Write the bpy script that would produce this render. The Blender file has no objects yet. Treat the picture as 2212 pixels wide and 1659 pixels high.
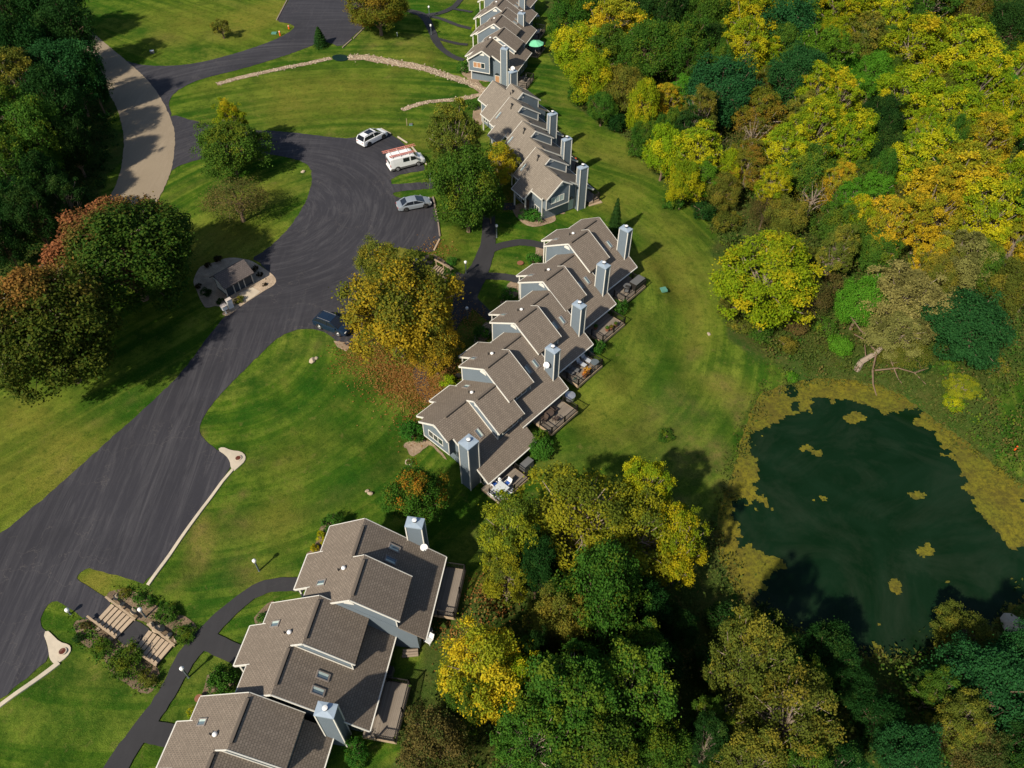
import bpy, math, random
import numpy as np
from mathutils import Vector, Matrix
from mathutils.geometry import delaunay_2d_cdt

random.seed(7)
rng = np.random.default_rng(7)
sc = bpy.context.scene
col = sc.collection

# ------------------------------------------------------------------ camera, sky, sun
CAM_H, PITCH, FOC = 64.0, math.radians(48.0), 1656.1       # FOC: focal length for a 2212 px wide picture
cam_d = bpy.data.cameras.new('camera')
cam = bpy.data.objects.new('camera', cam_d)
col.objects.link(cam)
cam.location = (0, 0, CAM_H)
cam.rotation_euler = (math.pi / 2 - PITCH, 0, 0)
cam_d.sensor_width = 36.0
cam_d.lens = 36.0 * FOC / 2212.0
cam_d.clip_start = 0.5
cam_d.clip_end = 4000
sc.camera = cam

SUN_EL, SUN_AZ = math.radians(41), math.radians(51)         # the light travels towards SUN_AZ (from +x)
world = bpy.data.worlds.new('World')
sc.world = world
world.use_nodes = True
wn = world.node_tree
sky = wn.nodes.new('ShaderNodeTexSky')
sky.sky_type = 'NISHITA'
sky.sun_disc = False
sky.sun_elevation = SUN_EL
sky.sun_rotation = math.radians(90) - (SUN_AZ + math.pi)
bg = wn.nodes['Background']
bg.inputs[1].default_value = 0.085
wn.links.new(sky.outputs[0], bg.inputs[0])
sun_d = bpy.data.lights.new('sun', 'SUN')
sun_d.energy = 4.9
sun_d.angle = math.radians(1.4)
sun_d.color = (1.0, 0.91, 0.76)
sun = bpy.data.objects.new('sun', sun_d)
col.objects.link(sun)
sun.rotation_euler = Vector((math.cos(SUN_AZ) * math.cos(SUN_EL), math.sin(SUN_AZ) * math.cos(SUN_EL), -math.sin(SUN_EL))).to_track_quat('-Z', 'Y').to_euler()
sc.view_settings.view_transform = 'Standard'
sc.view_settings.look = 'None'
sc.view_settings.gamma = 1
sc.view_settings.exposure = 0.38
sc.view_settings.use_curve_mapping = False
sc.cycles.max_bounces = 6
sc.cycles.transparent_max_bounces = 6

# ------------------------------------------------------------------ terrain
CP, SP = math.cos(PITCH), math.sin(PITCH)


def G(x, y, z=0.0):
    """point of the place at height z seen at x, y of the 2212 px wide survey picture"""
    dx = (x - 1106) / FOC
    dy = -(y - 829.5) / FOC
    d = (dx, CP + dy * SP, -SP + dy * CP)
    t = (z - CAM_H) / d[2]
    return Vector((d[0] * t, d[1] * t, z))


POND_Z = -4.6
# (x, y, height) survey points
CTRL_PX = [(0, 1155, 0), (250, 940, 0), (445, 730, 0), (600, 600, 0), (700, 450, 0), (480, 330, 0), (360, 200, 0), (600, 60, 0), (760, 60, 0), (700, 320, 0),
           (800, 320, 0), (880, 350, 0), (880, 480, 0), (940, 500, 0), (860, 540, 0), (700, 700, 0), (560, 850, 0), (440, 950, 0), (320, 1100, 0), (480, 1010, 0), (400, 1140, 0),
           (318, 1255, 0), (200, 1240, 0), (100, 1380, 0), (0, 1500, 0), (-150, 1600, 0), (220, 1320, 0), (560, 960, -.25), (640, 860, -.3), (700, 1000, -.9), (620, 1150, -.8), (480, 1240, -.8),
           (760, 800, -.5), (860, 880, -1.2), (600, 740, -.05), (740, 740, -.1),
           (272, 1360, -.75), (357, 1418, -1.4), (440, 1380, -1.4), (520, 1300, -1.4), (630, 1262, -1.4), (300, 1570, -1.4), (240, 1650, -1.4), (170, 1480, -.7), (60, 1600, -.6),
           (600, 1340, -1.5), (660, 1180, -1.4), (850, 1150, -1.8), (1000, 1290, -.7), (960, 1400, -1.1), (850, 1560, -1.2), (650, 1150, -1.0), (420, 1560, -1.5), (700, 1400, -1.6),
           (900, 560, 0), (915, 590, -.1), (972, 597, -1.1), (1010, 605, -1.2), (1045, 560, -1.2), (1055, 480, -1.15), (1100, 530, -1.3), (1090, 600, -1.4), (1040, 680, -1.5), (1000, 720, -1.4), (930, 850, -1.7),
           (910, 940, -2.3), (1030, 1060, -2.6), (1140, 1040, -2.6), (960, 780, -1.4), (1200, 905, -1.6), (1270, 785, -1.2), (1330, 695, -1.15), (1390, 600, -.85), (1180, 650, -1.6), (1280, 480, -1.5),
           (930, 405, -.1), (1000, 420, -.7), (1065, 447, -1.2), (1100, 450, -1.3), (1240, 455, -1.4), (1300, 430, -1.5), (1050, 300, -1.2), (1030, 240, -1.2), (1130, 170, -1.4), (1200, 300, -1.6), (940, 300, -.4), (980, 200, -.9), (900, 240, -.5),
           (600, 200, -.1), (750, 130, -.6), (850, 140, -.9), (700, 220, -.2), (1020, 160, -1.5), (1000, 80, -1.7), (930, 50, -1.4), (860, 100, -.6), (1150, 60, -1.8), (1010, 0, -1.8), (1160, 0, -1.9), (880, 10, -1.0),
           (1400, 500, -2.1), (1480, 620, -2.6), (1400, 800, -2.7), (1300, 950, -2.8), (1200, 1060, -2.9), (1250, 200, -2.0), (1350, 330, -2.2), (1500, 760, -3.2), (1550, 860, -4.0), (1450, 950, -3.8), (1350, 1050, -3.5), (1100, 1150, -2.7),
           (1150, 1300, -3.2), (1350, 1250, -4.0), (1500, 1000, -4.2), (1480, 1300, -4.3), (1100, 1500, -3.2), (1400, 1550, -4.0), (1650, 1500, -4.1), (1900, 1550, -4.0), (2150, 1500, -3.8), (2100, 1350, -4.0), (1700, 720, -3.9), (1850, 780, -4.0), (2000, 800, -3.9), (2150, 850, -3.6), (2212, 950, -3.6),
           (1600, 500, -3.0), (1800, 500, -3.4), (2000, 500, -3.2), (2150, 600, -3.2), (1500, 200, -2.6), (1800, 200, -2.8), (2100, 200, -2.8), (1400, 50, -2.4), (1700, 0, -2.8), (2100, 0, -3),
           (100, 300, -.6), (0, 100, -.6), (0, 600, -.2), (200, 500, -.3), (150, 850, 0), (0, 1000, 0), (350, 450, 0), (270, 300, 0), (180, 80, 0), (400, 80, 0.2), (540, 30, .1), (500, 480, 0), (600, 420, 0)]
CTRL = np.array([[*G(x, y, z)[:2], z] for x, y, z in CTRL_PX])


def seg_dist(px, py, poly):
    """signed distance to a closed polygon, negative inside; px, py arrays"""
    best = np.full(px.shape, 1e9)
    inside = np.zeros(px.shape, bool)
    n = len(poly)
    for i in range(n):
        x0, y0 = poly[i][:2]
        x1, y1 = poly[(i + 1) % n][:2]
        dx, dy = x1 - x0, y1 - y0
        t = np.clip(((px - x0) * dx + (py - y0) * dy) / (dx * dx + dy * dy + 1e-12), 0, 1)
        best = np.minimum(best, (px - x0 - t * dx) ** 2 + (py - y0 - t * dy) ** 2)
        c = ((y0 > py) != (y1 > py)) & (px < (x1 - x0) * (py - y0) / (y1 - y0 + 1e-12) + x0)
        inside ^= c
    d = np.sqrt(best)
    return np.where(inside, -d, d)


def vnoise(x, y, s, seed=0):
    """smooth value noise of cell size s, arrays in, 0..1 out"""
    x = np.asarray(x, float) / s + 100.3
    y = np.asarray(y, float) / s + 57.1
    xi, yi = np.floor(x).astype(int), np.floor(y).astype(int)
    fx, fy = x - xi, y - yi
    fx, fy = fx * fx * (3 - 2 * fx), fy * fy * (3 - 2 * fy)

    def h(a, b):
        v = np.sin(a * 127.1 + b * 311.7 + seed * 74.7) * 43758.5453
        return v - np.floor(v)
    return (h(xi, yi) * (1 - fx) + h(xi + 1, yi) * fx) * (1 - fy) + (h(xi, yi + 1) * (1 - fx) + h(xi + 1, yi + 1) * fx) * fy


POND_PX = [(1650, 846), (1700, 832), (1760, 818), (1830, 822), (1900, 832), (1960, 862), (2010, 902), (2080, 950), (2130, 990), (2212, 1050), (2300, 1110), (2350, 1200), (2290, 1270),
           (2212, 1300), (2150, 1345), (2060, 1395), (1980, 1425), (1870, 1422), (1780, 1392), (1700, 1352), (1640, 1330), (1590, 1280), (1560, 1220), (1545, 1150), (1560, 1090), (1580, 1030), (1600, 960), (1622, 890)]
POND = [tuple(G(x, y, POND_Z)[:2]) for x, y in POND_PX]


def terrain(x, y):
    x = np.atleast_1d(np.asarray(x, float))
    y = np.atleast_1d(np.asarray(y, float))
    num = np.zeros(x.shape)
    den = np.zeros(x.shape)
    for cx, cy, cz in CTRL:
        w = 1.0 / ((x - cx) ** 2 + (y - cy) ** 2 + 2.5) ** 2.0
        num += w * cz
        den += w
    z = num / den
    near = (x > 5) & (x < 75) & (y > 12) & (y < 80)
    if near.any():
        sd = seg_dist(x[near], y[near], POND)
        zz = z[near]
        t = np.clip(sd / 7.0, 0, 1)
        t = t * t * (3 - 2 * t)
        shore = POND_Z + 0.06 + np.clip(sd, 0, 3) * 0.08
        out = shore + (zz - shore) * t
        ins = POND_Z + np.maximum(sd * 0.25, -1.5) - 0.02
        z[near] = np.where(sd > 0, np.maximum(out, POND_Z + 0.06), ins)
    return z


def tz(x, y):
    return float(terrain(x, y)[0])


def GT(x, y, up=0.0):
    """ground point seen at picture x, y"""
    z = -1.0
    for _ in range(12):
        p = G(x, y, z + up)
        z = 0.4 * z + 0.6 * tz(p.x, p.y)
    p = G(x, y, z + up)
    p.z = tz(p.x, p.y)
    return p


def GTn(pts):
    return [GT(x, y) for x, y in pts]


# ------------------------------------------------------------------ mesh helper
class MB:
    def __init__(self):
        self.v, self.f, self.uv, self.m = [], [], [], []
        self.T = None

    def add(self, vs, fs, uvs=None, mi=0):
        o = len(self.v)
        for p in vs:
            self.v.append(tuple(self.T @ Vector(p)) if self.T is not None else tuple(p))
        for i, f in enumerate(fs):
            self.f.append([o + a for a in f])
            self.uv.append(uvs[i] if uvs else None)
            self.m.append(mi)
        return self

    def box(self, lo, hi, mi=0, top=1.0):
        x0, y0, z0 = lo
        x1, y1, z1 = hi
        cx, cy = (x0 + x1) / 2, (y0 + y1) / 2
        X0, X1, Y0, Y1 = cx + (x0 - cx) * top, cx + (x1 - cx) * top, cy + (y0 - cy) * top, cy + (y1 - cy) * top
        vs = [(x0, y0, z0), (x1, y0, z0), (x1, y1, z0), (x0, y1, z0), (X0, Y0, z1), (X1, Y0, z1), (X1, Y1, z1), (X0, Y1, z1)]
        return self.add(vs, [(3, 2, 1, 0), (4, 5, 6, 7), (0, 1, 5, 4), (1, 2, 6, 5), (2, 3, 7, 6), (3, 0, 4, 7)], mi=mi)

    def beam(self, a, b, w, h, mi=0, up=(0, 0, 1)):
        a, b = Vector(a), Vector(b)
        d = (b - a)
        L = d.length
        if L < 1e-6:
            return self
        d.normalize()
        s = d.cross(Vector(up))
        if s.length < 1e-3:
            s = d.cross(Vector((1, 0, 0)))
        s.normalize()
        u = s.cross(d)
        s, u = s * w / 2, u * h / 2
        vs = [a - s - u, a + s - u, a + s + u, a - s + u, b - s - u, b + s - u, b + s + u, b - s + u]
        return self.add(vs, [(0, 1, 2, 3), (7, 6, 5, 4), (0, 4, 5, 1), (1, 5, 6, 2), (2, 6, 7, 3), (3, 7, 4, 0)], mi=mi)

    def tube(self, a, b, r0, r1=None, n=8, mi=0, cap=True):
        a, b = Vector(a), Vector(b)
        r1 = r0 if r1 is None else r1
        d = (b - a).normalized()
        s = d.cross(Vector((0, 0, 1)))
        if s.length < 1e-3:
            s = Vector((1, 0, 0))
        s.normalize()
        u = d.cross(s)
        vs = []
        for p, r in ((a, r0), (b, r1)):
            for i in range(n):
                t = 2 * math.pi * i / n
                vs.append(p + s * (r * math.cos(t)) + u * (r * math.sin(t)))
        fs = [(i, (i + 1) % n, n + (i + 1) % n, n + i) for i in range(n)]
        if cap:
            fs += [tuple(range(n - 1, -1, -1)), tuple(range(n, 2 * n))]
        return self.add(vs, fs, mi=mi)

    def rings(self, rings, mi=0, cap=True, closed=True):
        n = len(rings[0])
        vs = [p for r in rings for p in r]
        fs = []
        for k in range(len(rings) - 1):
            for i in range(n if closed else n - 1):
                j = (i + 1) % n
                fs.append((k * n + i, k * n + j, (k + 1) * n + j, (k + 1) * n + i))
        if cap:
            fs += [tuple(range(n - 1, -1, -1)), tuple(range((len(rings) - 1) * n, len(rings) * n))]
        return self.add(vs, fs, mi=mi)

    def lathe(self, c, prof, n=12, mi=0):
        """prof: (r, z) pairs about a vertical axis at c"""
        rs = [[(c[0] + r * math.cos(2 * math.pi * i / n), c[1] + r * math.sin(2 * math.pi * i / n), c[2] + z) for i in range(n)] for r, z in prof]
        return self.rings(rs, mi=mi)

    def prism(self, poly, axis_lo, axis_hi, axis='x', mi=0):
        """extrude a (y,z) polygon along x, or an (x,y) polygon along z"""
        n = len(poly)
        if axis == 'x':
            vs = [(axis_lo, p[0], p[1]) for p in poly] + [(axis_hi, p[0], p[1]) for p in poly]
        else:
            vs = [(p[0], p[1], axis_lo) for p in poly] + [(p[0], p[1], axis_hi) for p in poly]
        fs = [tuple(range(n - 1, -1, -1)), tuple(range(n, 2 * n))] + [(i, (i + 1) % n, n + (i + 1) % n, n + i) for i in range(n)]
        return self.add(vs, fs, mi=mi)

    def mesh(self, name, mats, smooth=False):
        me = bpy.data.meshes.new(name)
        me.from_pydata(self.v, [], self.f)
        mats = mats if isinstance(mats, (list, tuple)) else [mats]
        for m in mats:
            me.materials.append(m)
        if any(self.m):
            me.polygons.foreach_set('material_index', self.m)
        if any(u is not None for u in self.uv):
            lay = me.uv_layers.new(name='UVMap')
            k = 0
            for f, u in zip(self.f, self.uv):
                for i in range(len(f)):
                    lay.data[k].uv = u[i] if u else (0, 0)
                    k += 1
        if smooth:
            me.polygons.foreach_set('use_smooth', [True] * len(me.polygons))
        me.update()
        return me

    def build(self, name, mats, parent=None, smooth=False, loc=None, rot=None, bevel=0.0, fix=False):
        me = self.mesh(name, mats, smooth)
        if fix:
            import bmesh
            b = bmesh.new()
            b.from_mesh(me)
            bmesh.ops.recalc_face_normals(b, faces=b.faces)
            b.to_mesh(me)
            b.free()
        o = bpy.data.objects.new(name, me)
        col.objects.link(o)
        if parent:
            o.parent = parent
        if loc is not None:
            o.location = loc
        if rot is not None:
            o.rotation_euler = (0, 0, rot)
        if bevel:
            md = o.modifiers.new('bevel', 'BEVEL')
            md.width = bevel
            md.segments = 2
        return o


def tag(o, label=None, cat=None, group=None, kind=None):
    if label:
        o['label'] = label
    if cat:
        o['category'] = cat
    if group:
        o['group'] = group
    if kind:
        o['kind'] = kind
    return o


def empty(name, loc, rz=0.0, label=None, cat=None, group=None, scale=None):
    o = bpy.data.objects.new(name, None)
    o.empty_display_size = 0.3
    col.objects.link(o)
    o.location = loc
    o.rotation_euler = (0, 0, rz)
    if scale is not None:
        o.scale = scale if hasattr(scale, '__len__') else (scale,) * 3
    return tag(o, label, cat, group)


def copy_tree(o, parent=None):
    c = o.copy()
    col.objects.link(c)
    if parent:
        c.parent = parent
    for ch in list(o.children):
        copy_tree(ch, c)
    return c


# ------------------------------------------------------------------ materials
class NT:
    """small node helper"""

    def __init__(self, name, rough=0.8, spec=0.3):
        self.m = bpy.data.materials.new(name)
        self.m.use_nodes = True
        self.t = self.m.node_tree
        self.b = self.t.nodes['Principled BSDF']
        self.b.inputs['Roughness'].default_value = rough
        self.b.inputs['Specular IOR Level'].default_value = spec
        self._co = None

    def n(self, ty, **kw):
        nd = self.t.nodes.new(ty)
        for k, v in kw.items():
            setattr(nd, k, v)
        return nd

    def L(self, a, b):
        self.t.links.new(a, b)

    def co(self, kind='Object'):
        return self.n('ShaderNodeTexCoord').outputs[kind]

    def pos(self):
        return self.n('ShaderNodeNewGeometry').outputs['Position']

    def mapping(self, v, scale=(1, 1, 1), rot=(0, 0, 0)):
        mp = self.n('ShaderNodeMapping')
        mp.inputs['Scale'].default_value = scale
        mp.inputs['Rotation'].default_value = rot
        self.L(v, mp.inputs['Vector'])
        return mp.outputs[0]

    def noise(self, v, scale, detail=3, rough=0.55, dist=0.0):
        nd = self.n('ShaderNodeTexNoise')
        nd.inputs['Scale'].default_value = scale
        nd.inputs['Detail'].default_value = detail
        nd.inputs['Roughness'].default_value = rough
        nd.inputs['Distortion'].default_value = dist
        self.L(v, nd.inputs['Vector'])
        return nd.outputs['Fac']

    def ramp(self, fac, stops, interp='LINEAR'):
        r = self.n('ShaderNodeValToRGB')
        r.color_ramp.interpolation = interp
        els = r.color_ramp.elements
        while len(els) < len(stops):
            els.new(0.5)
        for e, (p, c) in zip(els, stops):
            e.position = p
            e.color = (c, c, c, 1) if isinstance(c, (int, float)) else (*c, 1)
        self.L(fac, r.inputs[0])
        return r.outputs[0]

    def mix(self, fac, a, b, mode='MIX'):
        nd = self.n('ShaderNodeMix', data_type='RGBA', blend_type=mode)
        for val, i in ((fac, 0), (a, 6), (b, 7)):
            if hasattr(val, 'links'):
                self.L(val, nd.inputs[i])
            elif i == 0:
                nd.inputs[0].default_value = val
            else:
                nd.inputs[i].default_value = (*val, 1) if not isinstance(val, (int, float)) else (val, val, val, 1)
        return nd.outputs[2]

    def math(self, op, a, b=0.5, clamp=False):
        nd = self.n('ShaderNodeMath', operation=op)
        nd.use_clamp = clamp
        for val, i in ((a, 0), (b, 1)):
            if hasattr(val, 'links'):
                self.L(val, nd.inputs[i])
            else:
                nd.inputs[i].default_value = val
        return nd.outputs[0]

    def attr(self, name, out='Color', ty='GEOMETRY'):
        nd = self.n('ShaderNodeAttribute')
        nd.attribute_name = name
        nd.attribute_type = ty
        return nd.outputs[out]

    def color(self, c):
        if hasattr(c, 'links'):
            self.L(c, self.b.inputs['Base Color'])
        else:
            self.b.inputs['Base Color'].default_value = (*c, 1)
        return self

    def bump(self, h, strength=0.4, dist=0.05):
        nd = self.n('ShaderNodeBump')
        nd.inputs['Strength'].default_value = strength
        nd.inputs['Distance'].default_value = dist
        self.L(h, nd.inputs['Height'])
        self.L(nd.outputs[0], self.b.inputs['Normal'])
        return self


M = {}


def plain(name, c, rough=0.7, spec=0.3, metal=0.0, var=0.15, scale=3.0):
    t = NT(name, rough, spec)
    n = t.noise(t.co(), scale, 4)
    t.color(t.mix(n, tuple(a * (1 - var) for a in c), tuple(min(1, a * (1 + var)) for a in c)))
    t.b.inputs['Metallic'].default_value = metal
    M[name] = t.m
    return t.m


plain('white_trim', (.62, .60, .54), .6)
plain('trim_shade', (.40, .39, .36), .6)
plain('flue_metal', (.55, .56, .58), .35, .5, .7)
plain('dark_metal', (.03, .028, .027), .5)
plain('railing_black', (.018, .016, .015), .5)
plain('frame_brown', (.07, .05, .04), .5)
plain('skylight_frame', (.22, .19, .17), .5)
plain('skylight_glass', (.10, .14, .17), .08, .9)
plain('cap_metal', (.33, .40, .47), .45, .5, .2, .12)
plain('white_plastic', (.75, .74, .72), .4, .5)
plain('lamp_grey', (.10, .12, .13), .5)
plain('timber', (.36, .27, .18), .85, .1, 0, .3, 6)
plain('old_timber', (.24, .19, .15), .85, .1, 0, .35, 5)
plain('tread_wood', (.40, .31, .22), .85, .1, 0, .25, 3)
plain('riser_dark', (.06, .045, .035), .9)
plain('concrete', (.45, .38, .29), .85, .2, 0, .22, 1.2)
plain('kerb_cream', (.50, .43, .33), .85, .2, 0, .2, 1.5)
plain('rusty_iron', (.13, .035, .02), .7, .3, .2, .3, 8)
plain('boulder_stone', (.34, .27, .19), .9, .1, 0, .35, 2.0)
plain('pale_stone', (.38, .31, .225), .9, .1, 0, .3, 2.0)
plain('bark', (.16, .11, .075), .9, .1, 0, .4, 3)
plain('pale_bark', (.24, .19, .145), .9, .1, 0, .3, 3)
plain('glass_dark', (.02, .03, .035), .12, .6)
plain('window_glass', (.035, .05, .05), .1, .7)
plain('blind_tan', (.38, .20, .10), .6)
plain('blind_pale', (.42, .50, .46), .6)
plain('tyre_rubber', (.015, .015, .015), .8)
plain('alloy', (.35, .35, .36), .35, .5, .6)
plain('black_alloy', (.03, .03, .03), .4, .5)
plain('car_white', (.72, .73, .74), .25, .5, 0, .03)
plain('car_silver', (.36, .40, .44), .28, .5, .45, .04)
plain('car_navy', (.010, .022, .045), .18, .6, .1, .05)
plain('car_glass', (.012, .015, .022), .08, .7)
plain('red_lens', (.35, .01, .01), .3, .5)
plain('lens_clear', (.6, .6, .6), .2, .6)
plain('ladder_orange', (.58, .22, .17), .5)
plain('plastic_grey', (.12, .12, .12), .6)
plain('orange_plastic', (.75, .12, .02), .5)
plain('cushion_blue', (.015, .07, .30), .8)
plain('table_pale', (.50, .53, .54), .4, .5)
plain('rug_pale', (.38, .40, .42), .9)
plain('yellow_flower', (.72, .35, .01), .7)
plain('umbrella_green', (.16, .52, .30), .7)
plain('fabric_grey', (.10, .10, .10), .9)
plain('kiosk_door', (.028, .040, .055), .6)
plain('white_paint_plank', (.55, .55, .52), .6)
plain('cap_beige', (.48, .42, .38), .7)
plain('terracotta', (.22, .09, .05), .8)
plain('utility_green', (.08, .22, .16), .6)


def siding(name, c, lap=0.2, stain=.12):
    t = NT(name, .65, .25)
    co = t.co()
    sep = t.n('ShaderNodeSeparateXYZ')
    t.L(co, sep.inputs[0])
    f = t.math('FRACT', t.math('MULTIPLY', sep.outputs[2], 1 / lap))
    n = t.noise(co, .8, 4)
    n2 = t.noise(t.mapping(co, (.4, .4, 6)), 1.5, 3)
    base = t.mix(n, tuple(a * (1 - stain) for a in c), tuple(a * (1 + stain) for a in c))
    base = t.mix(t.math('MULTIPLY', n2, .35), base, tuple(a * .75 for a in c))
    line = t.ramp(f, [(0, .55), (.1, 1), (1, 1)])
    t.color(t.mix(1.0, base, line, 'MULTIPLY'))
    t.bump(f, .55, .03)
    M[name] = t.m


siding('siding_blue', (.150, .185, .215))
siding('siding_kiosk', (.045, .065, .085))


def shingles(name, a, b, dark):
    t = NT(name, .9, .15)
    uv = t.co('UV')
    br = t.n('ShaderNodeTexBrick')
    t.L(uv, br.inputs['Vector'])
    br.inputs['Scale'].default_value = 1.0
    br.inputs['Brick Width'].default_value = .30
    br.inputs['Row Height'].default_value = .21
    br.inputs['Mortar Size'].default_value = .030
    br.inputs['Mortar Smooth'].default_value = .4
    br.inputs['Bias'].default_value = 0.0
    br.inputs['Color1'].default_value = (*a, 1)
    br.inputs['Color2'].default_value = (*b, 1)
    br.inputs['Mortar'].default_value = (*dark, 1)
    pos = t.pos()
    n = t.noise(pos, .45, 4, .6)
    n3 = t.noise(t.mapping(uv, (2.2, .18, 1)), 1.0, 4, .65)
    c = t.mix(t.ramp(n, [(.3, 0), (.75, .40)]), br.outputs['Color'], tuple(x * .62 for x in a))
    c = t.mix(t.ramp(n3, [(.45, 0), (.8, .45)]), c, tuple(x * .55 for x in b))
    g = t.noise(uv, 22, 3, .7)
    c = t.mix(t.ramp(g, [(.3, .35), (.7, 0)]), c, tuple(x * .5 for x in a))
    t.color(c)
    t.bump(t.math('ADD', br.outputs['Fac'], t.math('MULTIPLY', g, -.6)), -.5, .035)
    M[name] = t.m


shingles('shingle_brown', (.268, .218, .172), (.203, .164, .130), (.100, .083, .068))
shingles('shingle_grey', (.285, .242, .195), (.215, .183, .148), (.115, .10, .082))
shingles('shingle_kiosk', (.17, .14, .13), (.125, .105, .098), (.065, .055, .05))


def deck_wood():
    t = NT('deck_boards', .85, .15)
    co = t.co()
    sep = t.n('ShaderNodeSeparateXYZ')
    t.L(co, sep.inputs[0])
    f = t.math('FRACT', t.math('MULTIPLY', sep.outputs[1], 1 / .15))
    cell = t.math('FLOOR', t.math('MULTIPLY', sep.outputs[1], 1 / .15))
    wn_ = t.n('ShaderNodeTexWhiteNoise', noise_dimensions='1D')
    t.L(cell, wn_.inputs['W'])
    base = t.mix(wn_.outputs[0], (.20, .165, .13), (.29, .245, .20))
    base = t.mix(t.math('MULTIPLY', t.noise(co, 1.2, 4), .6), base, (.13, .11, .09))
    t.color(t.mix(1.0, base, t.ramp(f, [(0, .2), (.10, 1), (1, 1)]), 'MULTIPLY'))
    M['deck_boards'] = t.m


deck_wood()


def asphalt(name, c, streak=1.0, worn=(.075, .068, .068)):
    t = NT(name, .88, .25)
    p = t.pos()
    n = t.noise(p, .07, 5, .6)
    base = t.mix(n, tuple(a * .80 for a in c), tuple(a * 1.22 for a in c))
    # long pale wheel rubs: straight along the drive, curved round the grass island
    sep = t.n('ShaderNodeSeparateXYZ')
    t.L(p, sep.inputs[0])
    dx = t.math('SUBTRACT', sep.outputs[0], -34.0)
    dy = t.math('SUBTRACT', sep.outputs[1], 90.0)
    rad = t.math('SQRT', t.math('ADD', t.math('MULTIPLY', dx, dx), t.math('MULTIPLY', dy, dy)))
    ang = t.math('ARCTAN2', dy, dx)
    cb = t.n('ShaderNodeCombineXYZ')
    t.L(t.math('MULTIPLY', rad, 1.5), cb.inputs[0])
    t.L(t.math('MULTIPLY', ang, 2.2), cb.inputs[1])
    s0 = t.noise(cb.outputs[0], .9, 6, .75, .9)
    s1 = t.noise(t.mapping(p, (1.7, .09, 1), (0, 0, math.radians(-48))), .8, 6, .75, .9)
    s2 = t.noise(t.mapping(p, (1.5, .12, 1), (0, 0, math.radians(-20))), .8, 6, .75, 1.6)
    curv = t.math('MULTIPLY', t.ramp(t.math('MULTIPLY', sep.outputs[1], .01), [(.66, 0), (.74, 1)]), 1.0)
    area = t.ramp(t.noise(p, .06, 3), [(.35, .25), (.60, 1)])
    base = t.mix(t.math('MULTIPLY', t.math('MULTIPLY', t.ramp(s0, [(.46, 0), (.66, 1)]), curv), .55 * streak), base, worn)
    base = t.mix(t.math('MULTIPLY', t.math('MULTIPLY', t.ramp(s1, [(.46, 0), (.68, 1)]), t.math('SUBTRACT', 1.0, curv)), .60 * streak), base, worn)
    base = t.mix(t.math('MULTIPLY', t.math('MULTIPLY', t.ramp(s2, [(.50, 0), (.70, 1)]), area), .40 * streak), base, worn)
    base = t.mix(t.ramp(t.noise(p, .09, 4, .6), [(.5, 0), (.7, .5)]), base, tuple(a * .6 for a in c))
    # fine cracks
    vo = t.n('ShaderNodeTexVoronoi', feature='DISTANCE_TO_EDGE')
    vo.inputs['Scale'].default_value = .28
    wob = t.n('ShaderNodeVectorMath', operation='ADD')
    nn = t.n('ShaderNodeTexNoise')
    nn.inputs['Scale'].default_value = .9
    nn.inputs['Detail'].default_value = 6
    t.L(p, nn.inputs['Vector'])
    sc_ = t.n('ShaderNodeVectorMath', operation='SCALE')
    sc_.inputs['Scale'].default_value = 3.0
    t.L(nn.outputs['Color'], sc_.inputs[0])
    t.L(p, wob.inputs[0])
    t.L(sc_.outputs[0], wob.inputs[1])
    t.L(wob.outputs[0], vo.inputs['Vector'])
    crack = t.ramp(vo.outputs['Distance'], [(0, 1), (.010, 0)])
    cm = t.ramp(t.noise(p, .10, 2), [(.46, 0), (.56, 1)])
    base = t.mix(t.math('MULTIPLY', t.math('MULTIPLY', crack, cm), .50 * streak), base, (.13, .115, .105))
    g = t.noise(p, 30, 2, .8)
    base = t.mix(t.ramp(g, [(.35, .4), (.65, 0)]), base, tuple(a * .55 for a in c))
    t.color(base)
    t.bump(g, .3, .01)
    M[name] = t.m


asphalt('asphalt', (.033, .032, .039), 1.0, (.090, .086, .092))
asphalt('path_asphalt', (.038, .037, .040), .25, (.07, .068, .072))


def gravel_road():
    t = NT('tan_road', .9, .15)
    p = t.pos()
    n = t.noise(p, .12, 5, .6)
    c = t.mix(n, (.225, .180, .125), (.30, .245, .172))
    s = t.noise(t.mapping(p, (1.4, .12, 1), (0, 0, math.radians(15))), 1.0, 5, .7, .6)
    c = t.mix(t.ramp(s, [(.5, 0), (.7, .35)]), c, (.35, .28, .21))
    g = t.noise(p, 14, 3, .8)
    c = t.mix(t.ramp(g, [(.3, .45), (.6, 0)]), c, (.13, .10, .075))
    t.color(c)
    M['tan_road'] = t.m


gravel_road()


def mulch(name, a, b):
    t = NT(name, .95, .1)
    p = t.pos()
    vo = t.n('ShaderNodeTexVoronoi')
    vo.inputs['Scale'].default_value = 7
    t.L(p, vo.inputs['Vector'])
    c = t.mix(vo.outputs['Color'], a, b)
    c = t.mix(t.ramp(t.noise(p, .7, 4), [(.35, .6), (.65, 0)]), c, tuple(x * .6 for x in a))
    t.color(c)
    t.bump(vo.outputs['Distance'], .6, .05)
    M[name] = t.m


mulch('tan_mulch', (.24, .17, .11), (.40, .30, .21))
mulch('bed_mulch', (.13, .092, .058), (.26, .19, .125))
mulch('pad_gravel', (.34, .255, .18), (.50, .39, .28))


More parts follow.
